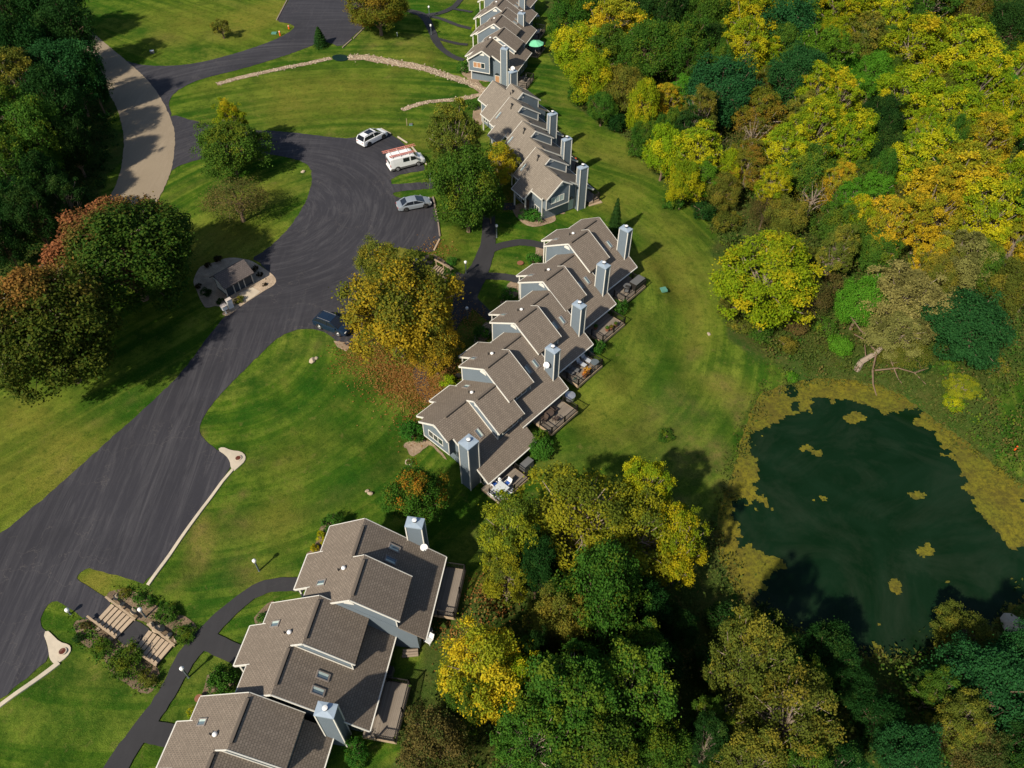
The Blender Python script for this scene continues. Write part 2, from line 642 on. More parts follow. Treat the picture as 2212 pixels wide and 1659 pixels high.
def grass():
    t = NT('lawn_grass', .95, .0)
    p = t.pos()
    A = t.attr('cover')
    sp = t.n('ShaderNodeSeparateColor')
    t.L(A, sp.inputs[0])
    B = t.attr('cover2')
    sp2 = t.n('ShaderNodeSeparateColor')
    t.L(B, sp2.inputs[0])
    n1 = t.noise(p, .045, 4, .55)
    n2 = t.noise(p, .30, 5, .65)
    n3 = t.noise(p, 2.2, 4, .7)
    c = t.mix(t.ramp(n1, [(.35, 0), (.65, 1)]), (.034, .100, .008), (.092, .152, .012))
    # mown stripes
    cb = t.n('ShaderNodeCombineXYZ')
    t.L(t.math('MULTIPLY', sp2.outputs[2], 1.0), cb.inputs[0])
    t.L(t.math('MULTIPLY', n1, 1.2), cb.inputs[1])
    st = t.noise(cb.outputs[0], .85, 3, .55, .15)
    st2 = t.noise(cb.outputs[0], .22, 2, .5)
    mowm = t.ramp(t.noise(p, .035, 2), [(.3, .35), (.6, 1)])
    c = t.mix(t.math('MULTIPLY', t.ramp(st, [(.46, 0), (.56, .9)]), mowm), c, (.165, .220, .026))
    c = t.mix(t.math('MULTIPLY', t.ramp(st, [(.36, .65), (.45, 0)]), mowm), c, (.026, .085, .008))
    c = t.mix(t.ramp(st2, [(.5, 0), (.65, .5)]), c, (.175, .175, .034))
    c = t.mix(t.ramp(n2, [(.42, 0), (.66, .85)]), c, (.016, .062, .006))
    c = t.mix(t.ramp(n2, [(.25, .65), (.42, 0)]), c, (.190, .185, .034))
    # dry
    dry = t.math('MULTIPLY', sp.outputs[1], t.ramp(n2, [(.25, .35), (.55, 1)]), True)
    c = t.mix(dry, c, (.250, .215, .036))
    tanm = t.math('MULTIPLY', sp2.outputs[0], t.ramp(t.noise(p, .9, 5, .7), [(.35, .1), (.6, 1)]), True)
    c = t.mix(tanm, c, (.27, .175, .07))
    # lush
    c = t.mix(t.math('MULTIPLY', sp2.outputs[1], t.ramp(n2, [(.3, .4), (.6, 1)]), True), c, (.016, .080, .006))
    n4 = t.noise(p, .9, 5, .75)
    c = t.mix(t.ramp(n4, [(.52, 0), (.70, .55)]), c, (.012, .050, .005))
    c = t.mix(t.ramp(n4, [(.28, .50), (.42, 0)]), c, (.200, .165, .050))
    # rough ground under woods
    wild = t.ramp(t.math('ADD', sp.outputs[0], t.math('MULTIPLY', t.math('SUBTRACT', n2, .5), .9)), [(.38, 0), (.6, 1)])
    wc = t.mix(t.ramp(n2, [(.35, 0), (.65, 1)]), (.080, .085, .022), (.040, .085, .014))
    wc = t.mix(t.ramp(t.noise(p, .55, 4, .7), [(.5, 0), (.68, .8)]), wc, (.025, .075, .010))
    wc = t.mix(t.math('MULTIPLY', t.ramp(n3, [(.5, 0), (.75, .7)]), t.ramp(n1, [(.4, .1), (.6, 1)])), wc, (.15, .095, .05))
    c = t.mix(wild, c, wc)
    # litter
    lit = t.math('MULTIPLY', sp.outputs[2], t.ramp(t.noise(p, 3.5, 4, .8), [(.40, .15), (.58, 1)]), True)
    c = t.mix(lit, c, t.mix(t.noise(p, 9, 2), (.22, .085, .018), (.30, .17, .05)))
    c = t.mix(t.ramp(n3, [(.28, .5), (.5, 0)]), c, (.020, .050, .006))
    fine = t.noise(p, 11, 3, .8)
    c = t.mix(t.ramp(fine, [(.32, .6), (.55, 0)]), c, (.014, .036, .005))
    c = t.mix(t.ramp(fine, [(.55, 0), (.75, .35)]), c, (.22, .20, .06))
    t.color(c)
    t.bump(t.math('ADD', fine, n3), .7, .12)
    M['lawn_grass'] = t.m


grass()


def water():
    t = NT('pond_water', .06, .22)
    p = t.pos()
    n = t.noise(t.mapping(p, (1, 1, 1)), .10, 5, .6, 1.6)
    c = t.mix(t.ramp(n, [(.42, 0), (.68, 1)]), (.003, .014, .004), (.006, .020, .008))
    film = t.noise(p, .11, 9, .75, 1.2)
    c = t.mix(t.ramp(film, [(.46, 0), (.66, .22)]), c, (.040, .050, .032))
    t.color(c)
    t.L(t.ramp(film, [(.4, .10), (.7, .26)]), t.b.inputs['Roughness'])
    t.b.inputs['IOR'].default_value = 1.33
    t.bump(t.noise(p, 1.2, 3), .04, .03)
    M['pond_water'] = t.m


water()


def algae():
    t = NT('duckweed', .85, .15)
    p = t.pos()
    c = t.mix(t.ramp(t.noise(p, .25, 5, .65), [(.3, 0), (.7, 1)]), (.190, .155, .012), (.125, .130, .012))
    c = t.mix(t.ramp(t.noise(p, 2.5, 4, .8), [(.38, .85), (.60, 0)]), c, (.045, .045, .008))
    c = t.mix(t.ramp(t.noise(p, .22, 5, .8), [(.45, 0), (.62, .6)]), c, (.075, .060, .012))
    t.color(c)
    M['duckweed'] = t.m


algae()


def leafmat(name, a, b, hot=None, amt=.5, transl=.25, side=None):
    """a: usual leaf colour, b: second colour, hot: colour of scattered turning clumps"""
    t = NT(name, .75, .07)
    ti = t.attr('tint')
    sp = t.n('ShaderNodeSeparateColor')
    t.L(ti, sp.inputs[0])
    oi = t.n('ShaderNodeObjectInfo')
    c = t.mix(sp.outputs[0], a, b)
    if hot:
        # clump value + height value decide which clumps have turned
        f = t.math('ADD', t.math('MULTIPLY', sp.outputs[1], .75), t.math('MULTIPLY', sp.outputs[2], .25))
        if side:                                        # the side of the crown that has turned
            dt = t.n('ShaderNodeVectorMath', operation='DOT_PRODUCT')
            t.L(t.co(), dt.inputs[0])
            dt.inputs[1].default_value = [q / 8.0 for q in side[:3]]
            f = t.math('ADD', t.math('MULTIPLY', f, .62), t.math('ADD', t.math('MULTIPLY', dt.outputs['Value'], .50), side[3]))
        c = t.mix(t.ramp(f, [(max(0, 1 - amt - (.25 if side else .12)), 0), (min(1, 1 - amt + (.10 if side else .12)), 1)]), c, hot)
    hs = t.n('ShaderNodeHueSaturation')
    t.L(c, hs.inputs['Color'])
    t.L(t.math('ADD', t.math('MULTIPLY', oi.outputs['Random'], .03), .485), hs.inputs['Hue'])
    t.L(t.math('ADD', t.math('MULTIPLY', t.math('FRACT', t.math('MULTIPLY', oi.outputs['Random'], 7.3)), .3), .85), hs.inputs['Value'])
    t.color(hs.outputs[0])
    tr = t.n('ShaderNodeBsdfTranslucent')
    t.L(hs.outputs[0], tr.inputs['Color'])
    mx = t.n('ShaderNodeMixShader')
    mx.inputs[0].default_value = transl
    t.L(t.b.outputs[0], mx.inputs[1])
    t.L(tr.outputs[0], mx.inputs[2])
    t.L(mx.outputs[0], t.t.nodes['Material Output'].inputs['Surface'])
    M[name] = t.m


leafmat('leaf_green', (.030, .090, .010), (.065, .140, .014), (.12, .16, .012), .25)
leafmat('leaf_dark', (.009, .040, .007), (.019, .062, .010), (.05, .10, .015), .15)
leafmat('leaf_teal', (.012, .058, .014), (.024, .088, .020), None)
leafmat('leaf_bright', (.050, .165, .010), (.095, .215, .014), None)
leafmat('leaf_yellowgreen', (.120, .215, .006), (.220, .280, .008), (.42, .36, .010), .30)
leafmat('leaf_yellow', (.310, .320, .008), (.440, .390, .010), (.14, .22, .008), .45)
leafmat('leaf_gold', (.380, .285, .012), (.480, .340, .014), (.20, .22, .012), .45)
leafmat('leaf_orange', (.230, .140, .014), (.170, .100, .014), (.12, .13, .012), .50)
leafmat('leaf_olive', (.070, .100, .013), (.120, .135, .018), (.20, .175, .02), .3)
leafmat('leaf_cream', (.185, .180, .050), (.250, .235, .065), (.12, .12, .03), .35)
leafmat('leaf_brown', (.095, .080, .022), (.135, .105, .028), (.05, .075, .015), .40)
leafmat('leaf_maple', (.030, .072, .008), (.085, .105, .012), (.27, .150, .030), .10, side=(-.50, .40, .55, -.07))
leafmat('leaf_maple_red', (.022, .064, .007), (.070, .105, .012), (.24, .080, .035), .06, side=(-.95, .6, .45, .0))
leafmat('leaf_orangetip', (.035, .100, .010), (.075, .150, .014), (.34, .13, .014), .22)
leafmat('leaf_limeyellow', (.150, .175, .010), (.270, .255, .012), (.085, .120, .012), .40)
leafmat('leaf_autumn', (.250, .195, .012), (.360, .245, .014), (.10, .12, .014), .42)
leafmat('leaf_shrub', (.030, .110, .012), (.060, .150, .016), None)
leafmat('leaf_redbush', (.035, .018, .012), (.030, .032, .010), None)
leafmat('leaf_blue', (.065, .150, .135), (.10, .19, .17), None)
leafmat('leaf_litter', (.30, .14, .03), (.38, .24, .07), (.20, .08, .02), .4)
leafmat('leaf_flower', (.55, .25, .02), (.7, .33, .02), None)

# ------------------------------------------------------------------ survey crops (all turn into the 2212 px wide picture)
A1 = lambda x, y: (x * .3489, 1080 + y * .3489)
A2 = lambda x, y: (288 + .3489 * x, 1080 + .3489 * y)
A3 = lambda x, y: (849.7 + .2821 * x, 648 + .2821 * y)
A4 = lambda x, y: (1008 + .2604 * x, 432 + .2604 * y)
A5 = lambda x, y: (972 + .2388 * x, 108 + .2388 * y)
A6 = lambda x, y: (720 + .2257 * x, 244.8 + .2257 * y)
A7 = lambda x, y: (403.2 + .2734 * x, 504 + .2734 * y)
A8 = lambda x, y: (864 + .1627 * x, .1627 * y)
B1 = lambda x, y: (.3255 * x, .3255 * y)
B2 = lambda x, y: (720 + .3255 * x, .3255 * y)
B3 = lambda x, y: (1440 + .3489 * x, .3489 * y)
B4 = lambda x, y: (.3472 * x, 504 + .3472 * y)
B5 = lambda x, y: (1440 + .3489 * x, 540 + .3489 * y)
B6 = lambda x, y: (1440 + .3489 * x, 1080 + .3489 * y)
B7 = lambda x, y: (864 + .4141 * x, 972 + .4141 * y)
K = lambda x, y: (403.2 + .09765 * x, 532.8 + .09765 * y)
C6 = lambda x, y: (720 + .1302 * x, 259.2 + .1302 * y)
D1 = lambda x, y: (849.7 + .1302 * x, 849.7 + .1302 * y)
D2 = lambda x, y: (972 + .12044 * x, 921.7 + .12044 * y)
D3 = lambda x, y: (1152 + .13888 * x, 720 + .13888 * y)
D4 = lambda x, y: (1152 + .11718 * x, 561.6 + .11718 * y)


def zs(f, pts):
    return [f(*p) for p in pts]


# ------------------------------------------------------------------ ground
def axis(lo, hi, step, far):
    a = list(np.arange(lo, hi + 1e-6, step))
    s, v = step, a[-1]
    while v < far:
        s *= 1.35
        v += s
        a.append(v)
    s, v = step, a[0]
    pre = []
    while v > -far:
        s *= 1.35
        v -= s
        pre.append(v)
    return np.array(pre[::-1] + a)


WILD_PX = [(1185, -60), (1195, 60), (1210, 150), (1240, 240), (1320, 290), (1380, 350), (1440, 420), (1500, 480), (1545, 540), (1560, 620), (1575, 700), (1610, 745), (1660, 790), (1760, 860), (1660, 960),
           (1580, 1060), (1530, 1130), (1470, 1130), (1380, 1080), (1300, 1070), (1150, 1100), (1060, 1150), (1040, 1260), (980, 1360), (940, 1430), (880, 1560), (840, 1640), (820, 1800), (2900, 1800), (2900, -60)]
WILD = [G(x, y, -3)[:2] for x, y in WILD_PX]
WILD2 = [G(x, y, -.3)[:2] for x, y in [(-700, -40), (60, -40), (150, 20), (165, 75), (222, 160), (256, 240), (266, 300), (258, 385), (220, 470), (120, 560), (0, 620), (-700, 900)]]
DRYB = [(1440, 580, 90, .65), (1380, 720, 90, .55), (1310, 860, 90, .55), (1330, 420, 60, .5), (1260, 300, 50, .45), (1230, 200, 40, .4), (1210, 100, 40, .35), (540, 60, 80, .7), (380, 70, 110, .55), (430, 45, 60, .3), (600, 30, 60, .6), (640, 225, 110, .55), (760, 200, 110, .5), (480, 200, 60, .3), (500, 560, 120, .7), (600, 420, 50, .5), (60, 930, 110, .6), (150, 1010, 110, .65), (20, 1080, 80, .55),
        (1300, 430, 50, .3), (1480, 560, 90, .5), (1420, 480, 70, .45), (1330, 850, 110, .45), (1480, 640, 80, .5), (1500, 700, 60, .6), (1350, 330, 60, .4), (640, 1010, 60, .35), (700, 950, 50, .3), (620, 1130, 60, .5), (440, 1180, 40, .6),
        (860, 375, 25, .6), (1000, 530, 40, .6), (860, 560, 40, .8), (900, 300, 60, .5), (1180, 560, 25, .4), (220, 1255, 50, .8), (900, 130, 50, .5), (1380, 780, 60, .5), (1250, 330, 60, .25), (560, 1240, 40, .4), (940, 1250, 30, .5), (420, 140, 40, .2), (1550, 800, 60, .5)]
TANB = [(1560, 790, 22, .8), (1500, 860, 26, .6), (1530, 930, 30, .7), (1450, 1000, 30, .7), (1390, 1010, 24, .5), (1560, 1000, 22, .8), (1480, 930, 22, .5), (1500, 1050, 26, .7), (1420, 880, 20, .4), (1600, 850, 22, .7), (905, 640, 14, .5), (240, 925, 12, .4), (330, 860, 12, .5), (160, 1012, 12, .4), (645, 712, 10, .7), (500, 820, 8, .5), (720, 300, 10, .4), (860, 160, 14, .4), (610, 345, 10, .5), (560, 1000, 16, .4), (620, 1010, 14, .5), (1240, 250, 14, .3), (740, 1080, 18, .35), (520, 1130, 22, .5), (380, 1230, 16, .5), (330, 1265, 16, .5), (610, 1240, 20, .4), (650, 765, 26, .35), (447, 935, 16, .9), (455, 958, 12, .8), (610, 892, 8, .7), (545, 1070, 8, .8), (415, 640, 8, .0), (1530, 722, 12, 1.0), (525, 1240, 40, .4), (430, 1190, 30, .7), (1100, 455, 6, .3), (300, 1295, 34, .55), (330, 1330, 30, .5), (230, 1350, 26, .5),
        (1500, 960, 60, .45), (1450, 900, 50, .35), (1420, 1060, 40, .5), (640, 350, 8, .8), (2180, 770, 25, .6), (480, 80, 30, .35), (350, 100, 30, .3), (860, 540, 16, .5), (690, 712, 8, .6), (1010, 950, 30, .2), (800, 108, 20, .4), (858, 103, 16, .5), (560, 1140, 20, .5), (1580, 830, 30, .5)]
LUSHB = [(1440, 900, 16, .8), (1500, 800, 26, .8), (1470, 970, 18, .7), (1540, 860, 18, .7), (1400, 960, 22, .7), (1650, 800, 22, .6), (300, 80, 60, .8), (230, 40, 60, .8), (420, 125, 60, .7), (400, 190, 45, .8), (700, 880, 90, .9), (560, 880, 60, .6), (640, 1250, 60, .5), (1150, 480, 60, .8), (1080, 560, 40, .6), (1000, 1080, 60, .7), (900, 1150, 60, .7), (1430, 740, 90, .7), (1480, 860, 60, .6), (300, 1490, 70, .8),
         (160, 1560, 90, .9), (60, 1500, 70, .6), (1300, 700, 50, .3), (900, 280, 40, .6), (560, 350, 60, .5), (640, 470, 50, .8), (400, 360, 40, .7), (1230, 900, 60, .3), (1250, 270, 40, .5), (480, 150, 40, .5), (350, 870, 60, .5), (900, 20, 40, .8), (1180, 90, 30, .6), (2170, 900, 60, .9), (760, 1040, 80, .5)]
LITB = [(880, 820, 55, 1.0), (840, 780, 60, .8), (960, 800, 45, .9), (930, 870, 30, .8), (1010, 690, 40, .45), (770, 760, 40, .5), (900, 730, 60, .6), (980, 740, 40, .6), (930, 540, 25, .3), (1100, 420, 30, .6), (900, 890, 30, .5), (1080, 640, 25, .3), (940, 480, 16, .5), (1060, 1280, 40, .3), (1050, 1450, 60, .3)]


def blobs(x, y, lst):
    out = np.zeros(x.shape)
    for px, py, r, a in lst:
        c = G(px, py, -1)
        e = G(px + r, py, -1)
        R = (e.x - c.x)
        out = np.maximum(out, a * np.exp(-((x - c.x) ** 2 + (y - c.y) ** 2) / (R * R)))
    return out


ax, ay = axis(-108, 108, 1.0, 1400), axis(12, 186, 1.0, 1400)
GX, GY = np.meshgrid(ax, ay)
gx, gy = GX.ravel(), GY.ravel()
gz = terrain(gx, gy)
nx, ny = len(ax), len(ay)
idx = np.arange(nx * ny).reshape(ny, nx)
quads = np.stack([idx[:-1, :-1], idx[:-1, 1:], idx[1:, 1:], idx[1:, :-1]], -1).reshape(-1, 4)
me = bpy.data.meshes.new('ground')
me.from_pydata(np.stack([gx, gy, gz], 1).tolist(), [], quads.tolist())
jx, jy = gx + (vnoise(gx, gy, 5, 3) - .5) * 5, gy + (vnoise(gx, gy, 5, 4) - .5) * 5
wild = np.clip(.5 - seg_dist(jx, jy, WILD) / 5.0, 0, 1)
wild = np.maximum(wild, np.clip(.5 - seg_dist(jx, jy, WILD2) / 3.0, 0, 1))
wild = np.maximum(wild, np.clip(np.maximum(np.abs(gx) - 112, gy - 195) / 6, 0, 1))
lawn_e = seg_dist(jx, jy, [G(x, y, -3.6)[:2] for x, y in [(2120, 800), (2290, 760), (2700, 1100), (2400, 1150), (2212, 1010), (2170, 960)]])
wild *= np.clip(.5 + lawn_e / 3, 0, 1)
cov = np.stack([wild, blobs(jx, jy, DRYB), blobs(jx, jy, LITB), np.ones_like(wild)], 1).astype(np.float32)


def rad_from(px, py):
    c = G(px, py, -1)
    return np.hypot(gx - c.x, gy - c.y)


mow = rad_from(1060, 640)                                         # back lawn: rings round the rows
c_ = G(1185, 500, -1)
front = (gx < G(1000, 900, -1).x) | (gx < c_.x - 12)
mow = np.where(gx * .69 + gy * .72 < G(900, 900, -1).x * .69 + G(900, 900, -1).y * .72, rad_from(500, 760) * 1.0, mow)
lens = (gy > G(700, 300, 0).y - 1) & (gx < G(1040, 200, -1).x)
mow = np.where(lens, rad_from(700, 900) * .9, mow)
isl_ = seg_dist(gx, gy, [tuple(G(x, y, 0)[:2]) for x, y in [(330, 450), (400, 350), (600, 330), (680, 380), (640, 490), (540, 570), (400, 600)]]) < 1
mow = np.where(isl_, rad_from(900, 700) * 1.15, mow)
upl = seg_dist(gx, gy, [tuple(G(x, y, 0)[:2]) for x, y in [(160, -60), (640, -60), (640, 70), (400, 145), (280, 140)]]) < 2
mow = np.where(upl, (gx * .55 + gy * .83), mow)
lft = seg_dist(gx, gy, [tuple(G(x, y, 0)[:2]) for x, y in [(-300, 1400), (-300, 700), (200, 640), (470, 640), (480, 690), (250, 945), (0, 1160)]]) < 1
mow = np.where(lft, (gx * -.72 + gy * .69) * .9, mow)
cov2 = np.stack([blobs(jx, jy, TANB), blobs(jx, jy, LUSHB), mow, np.ones_like(wild)], 1).astype(np.float32)
for nm, dat in (('cover', cov), ('cover2', cov2)):
    at = me.color_attributes.new(nm, 'FLOAT_COLOR', 'POINT')
    at.data.foreach_set('color', dat.ravel())
me.polygons.foreach_set('use_smooth', [True] * len(me.polygons))
me.materials.append(M['lawn_grass'])
ground = bpy.data.objects.new('ground', me)
col.objects.link(ground)
tag(ground, kind='structure')


# ------------------------------------------------------------------ draped sheets
def densify(poly, step):
    out = []
    n = len(poly)
    for i in range(n):
        a, b = Vector(poly[i][:2]), Vector(poly[(i + 1) % n][:2])
        k = max(1, int((b - a).length / step))
        out += [a.lerp(b, j / k) for j in range(k)]
    return out


def smooth_poly(p, it=2):
    for _ in range(it):
        q = []
        n = len(p)
        for i in range(n):
            a, b = Vector(p[i][:2]), Vector(p[(i + 1) % n][:2])
            if (b - a).length < .4:
                q.append(a.lerp(b, .5))
            else:
                q += [a.lerp(b, .25), a.lerp(b, .75)]
        p = q
    return p


def sheet(name, poly, mat, off, step=1.4, smooth=0, rough=0.0, thick=0.0, parent=None, link=True):
    """ground-hugging sheet from a world polygon"""
    if smooth:
        poly = smooth_poly(poly, smooth)
    P = densify(poly, step * .6 if not rough else .5)
    if rough:
        P = [Vector((p.x + (random.random() - .5) * rough, p.y + (random.random() - .5) * rough)) for p in P]
    arr = np.array([(p.x, p.y) for p in P])
    x0, y0 = arr.min(0)
    x1, y1 = arr.max(0)
    X, Y = np.meshgrid(np.arange(x0 + .37, x1, step), np.arange(y0 + .29, y1, step))
    X, Y = X.ravel(), Y.ravel()
    if len(X):
        sd = seg_dist(X, Y, [tuple(p) for p in arr])
        k = sd < -step * .35
        X, Y = X[k], Y[k]
    co = [Vector((a, b)) for a, b in arr] + [Vector((a, b)) for a, b in zip(X, Y)]
    n = len(P)
    v, e, f, *_ = delaunay_2d_cdt(co, [(i, (i + 1) % n) for i in range(n)], [], 1, 1e-5)
    vx = np.array([(p.x, p.y) for p in v])
    z = terrain(vx[:, 0], vx[:, 1]) + off
    verts = [(a, b, c) for (a, b), c in zip(vx, z)]
    faces = [list(q) for q in f]
    if thick:
        # close the rim down into the ground
        cnt = {}
        for q in faces:
            for i in range(len(q)):
                a, b = q[i], q[(i + 1) % len(q)]
                cnt[(a, b)] = 1
        rim = [(a, b) for a, b in cnt if (b, a) not in cnt]
        low = {}
        for a, b in rim:
            for w in (a, b):
                if w not in low:
                    low[w] = len(verts)
                    verts.append((verts[w][0], verts[w][1], verts[w][2] - thick))
            faces.append([b, a, low[a], low[b]])
    me = bpy.data.meshes.new(name)
    me.from_pydata(verts, [], faces)
    me.materials.append(mat)
    me.update()
    if len(me.polygons) and me.polygons[0].normal.z < 0:
        me.flip_normals()
    o = bpy.data.objects.new(name, me)
    col.objects.link(o)
    if parent:
        o.parent = parent
    return o


def strip_poly(line, w):
    """widen a world polyline to a polygon; w a width or list"""
    L_, R_ = [], []
    n = len(line)
    for i, p in enumerate(line):
        p = Vector(p[:2])
        a = Vector(line[max(0, i - 1)][:2])
        b = Vector(line[min(n - 1, i + 1)][:2])
        d = (b - a).normalized()
        nrm = Vector((-d.y, d.x))
        ww = (w[i] if hasattr(w, '__len__') else w) / 2
        L_.append(p + nrm * ww)
        R_.append(p - nrm * ww)
    return L_ + R_[::-1]


def smooth_line(pts, it=2):
    p = [Vector(q[:2]) for q in pts]
    for _ in range(it):
        q = [p[0]]
        for a, b in zip(p[:-1], p[1:]):
            q += [a.lerp(b, .25), a.lerp(b, .75)]
        q.append(p[-1])
        p = q
    return p


# main drive, parking and link to the tan road
DRIVE_PX = ([(-420, 1500), (-180, 1270), (0, 1155), (80, 1090), (160, 1020), (250, 938), (330, 868), (400, 797), (445, 734), (481, 688), (500, 672), (540, 640), (575, 620), (590, 600), (560, 566), (541, 560), (575, 540), (612, 508),
             (642, 470), (664, 430), (675, 388), (672, 364), (655, 350), (620, 339), (575, 333), (520, 331), (460, 338), (400, 352), (366, 370), (356, 385), (350, 330), (352, 262), (373, 248), (400, 256),
             (455, 270), (520, 281), (575, 282), (640, 287), (700, 295), (742, 299), (770, 298), (790, 285), (830, 280), (845, 292), (868, 305), (888, 330), (905, 346), (921, 366), (905, 371)]
            + [(880, 374), (860, 379), (846, 387), (843, 392), (848, 399), (900, 395), (960, 393), (975, 402), (960, 408), (900, 410), (855, 414), (848, 419), (853, 424), (866, 429), (900, 427), (934, 425), (940, 440), (943, 462), (950, 490), (951, 512),
               (945, 530), (936, 546), (905, 543), (880, 538), (855, 534), (842, 545), (850, 562), (880, 564), (896, 562), (930, 571), (938, 578), (928, 592), (914, 592), (890, 600), (850, 640), (800, 690), (765, 735), (748, 752),
               (738, 748), (722, 732), (705, 718), (680, 711), (650, 710), (622, 718), (590, 738), (545, 783), (500, 828), (462, 868), (437, 902), (429, 926), (436, 946), (470, 972), (500, 992), (499, 1010), (455, 1072), (400, 1148), (318, 1264)]
            + [(280, 1250), (244, 1242), (215, 1232), (188, 1228), (172, 1240), (164, 1252), (190, 1268), (228, 1290), (243, 1303), (224, 1325), (207, 1344), (188, 1338), (165, 1326), (142, 1306), (120, 1296), (100, 1310), (87, 1335),
               (92, 1355), (98, 1366), (101, 1391), (108, 1420), (60, 1465), (0, 1512), (-120, 1600), (-400, 1800)])
asph = sheet('road', GTn(DRIVE_PX), M['asphalt'], .035, smooth=1, rough=.16)
tag(asph, kind='structure')
BR_PX = [(352, 262), (340, 240), (322, 190), (268, 128), (290, 138), (320, 142), (370, 143), (420, 138), (480, 124), (540, 106), (590, 88), (622, 72), (636, 60), (634, 55), (622, 50), (597, 47), (605, 30), (625, 0), (650, -40), (820, -40), (800, 20), (789, 55), (760, 83),
         (735, 103), (712, 92), (690, 92), (640, 112), (580, 132), (520, 150), (460, 164), (420, 176), (392, 190), (370, 208), (363, 225), (372, 247), (365, 256)]
tag(sheet('road', GTn(BR_PX), M['asphalt'], .035, smooth=1, rough=.14), kind='structure')
TR_PX = [(60, -60), (110, -20), (163, 36), (208, 78), (245, 108), (277, 135), (312, 165), (348, 210), (374, 267), (379, 300), (374, 358), (358, 402), (332, 451), (295, 510), (225, 600), (120, 720), (0, 830), (-300, 1050), (-300, 880), (-60, 690), (80, 580),
         (180, 500), (232, 440), (260, 378), (268, 325), (267, 283), (254, 234), (228, 192), (210, 155), (180, 108), (150, 80), (90, 30), (20, -60)]
tag(sheet('tan_road', GTn(TR_PX), M['tan_road'], .055, smooth=1, rough=.12), kind='structure')

# footpaths
PATHS = [
    (zs(A5, [(390, 1420), (470, 1418), (590, 1415)]), 1.7),
    ([(930, 401), (985, 402), (1030, 420), (1060, 447)], 1.6),
    (zs(A4, [(200, 30), (185, 150), (185, 330), (160, 440), (110, 570), (60, 650), (10, 740), (-30, 870), (-60, 960)]), [1.7, 1.7, 1.9, 2.2, 2.6, 3.2, 3.0, 2.6, 2.2]),
    (zs(A4, [(160, 440), (260, 385), (420, 352), (530, 358), (650, 385)]), 1.35),
    (zs(A4, [(60, 640), (200, 632), (330, 640), (450, 672)]), 1.35),
    (zs(A4, [(-10, 760), (60, 850), (130, 920), (210, 985)]), 1.5),
    ([(968, 592), (990, 602), (1030, 607)], 1.9),
    ([(1000, 665), (960, 730), (920, 780), (905, 810), (912, 840), (938, 866)], 1.6),
    (zs(A8, [(80, 140), (200, 165), (330, 210), (420, 400), (480, 560), (560, 660), (700, 760), (850, 805)]), [1.2, 1.4, 1.8, 1.5, 1.6, 1.4, 1.3, 1.2]),
    (zs(A8, [(480, 510), (620, 550), (760, 585), (900, 600)]), 1.0),
    (zs(A8, [(380, 215), (560, 255), (700, 320), (950, 385)]), 1.0),
    (zs(A8, [(330, 210), (560, 180), (700, 110), (780, 30), (830, -40)]), 1.2),
    (zs(A8, [(700, 120), (820, 140), (960, 165)]), 1.0),
    ([(660, 1266), (640, 1262), (590, 1264), (548, 1278), (505, 1312), (465, 1350), (432, 1385), (400, 1425), (378, 1470), (348, 1520), (305, 1580), (262, 1640), (230, 1700)], [1.5, 1.4, 1.35, 1.35, 1.4, 1.6, 1.9, 1.8, 1.5, 1.5, 1.7, 2.0, 2.0]),
    ([(450, 1385), (490, 1405), (540, 1425)], 1.7),
    ([(320, 1580), (360, 1590), (420, 1600)], 1.8),
]
for k, (ln, w) in enumerate(PATHS):
    tag(sheet('path', strip_poly(smooth_line(GTn(ln)), w if not hasattr(w, '__len__') else list(np.interp(np.linspace(0, 1, len(smooth_line(GTn(ln)))), np.linspace(0, 1, len(w)), w))), M['path_asphalt'], .06 + .004 * k, step=1.1, rough=.10), kind='structure')
tag(sheet('stair_landing', GTn([(253, 1381), (292, 1341), (305, 1346), (322, 1358), (324, 1364), (294, 1400), (270, 1395)]), M['path_asphalt'], .06, step=.8), kind='structure')

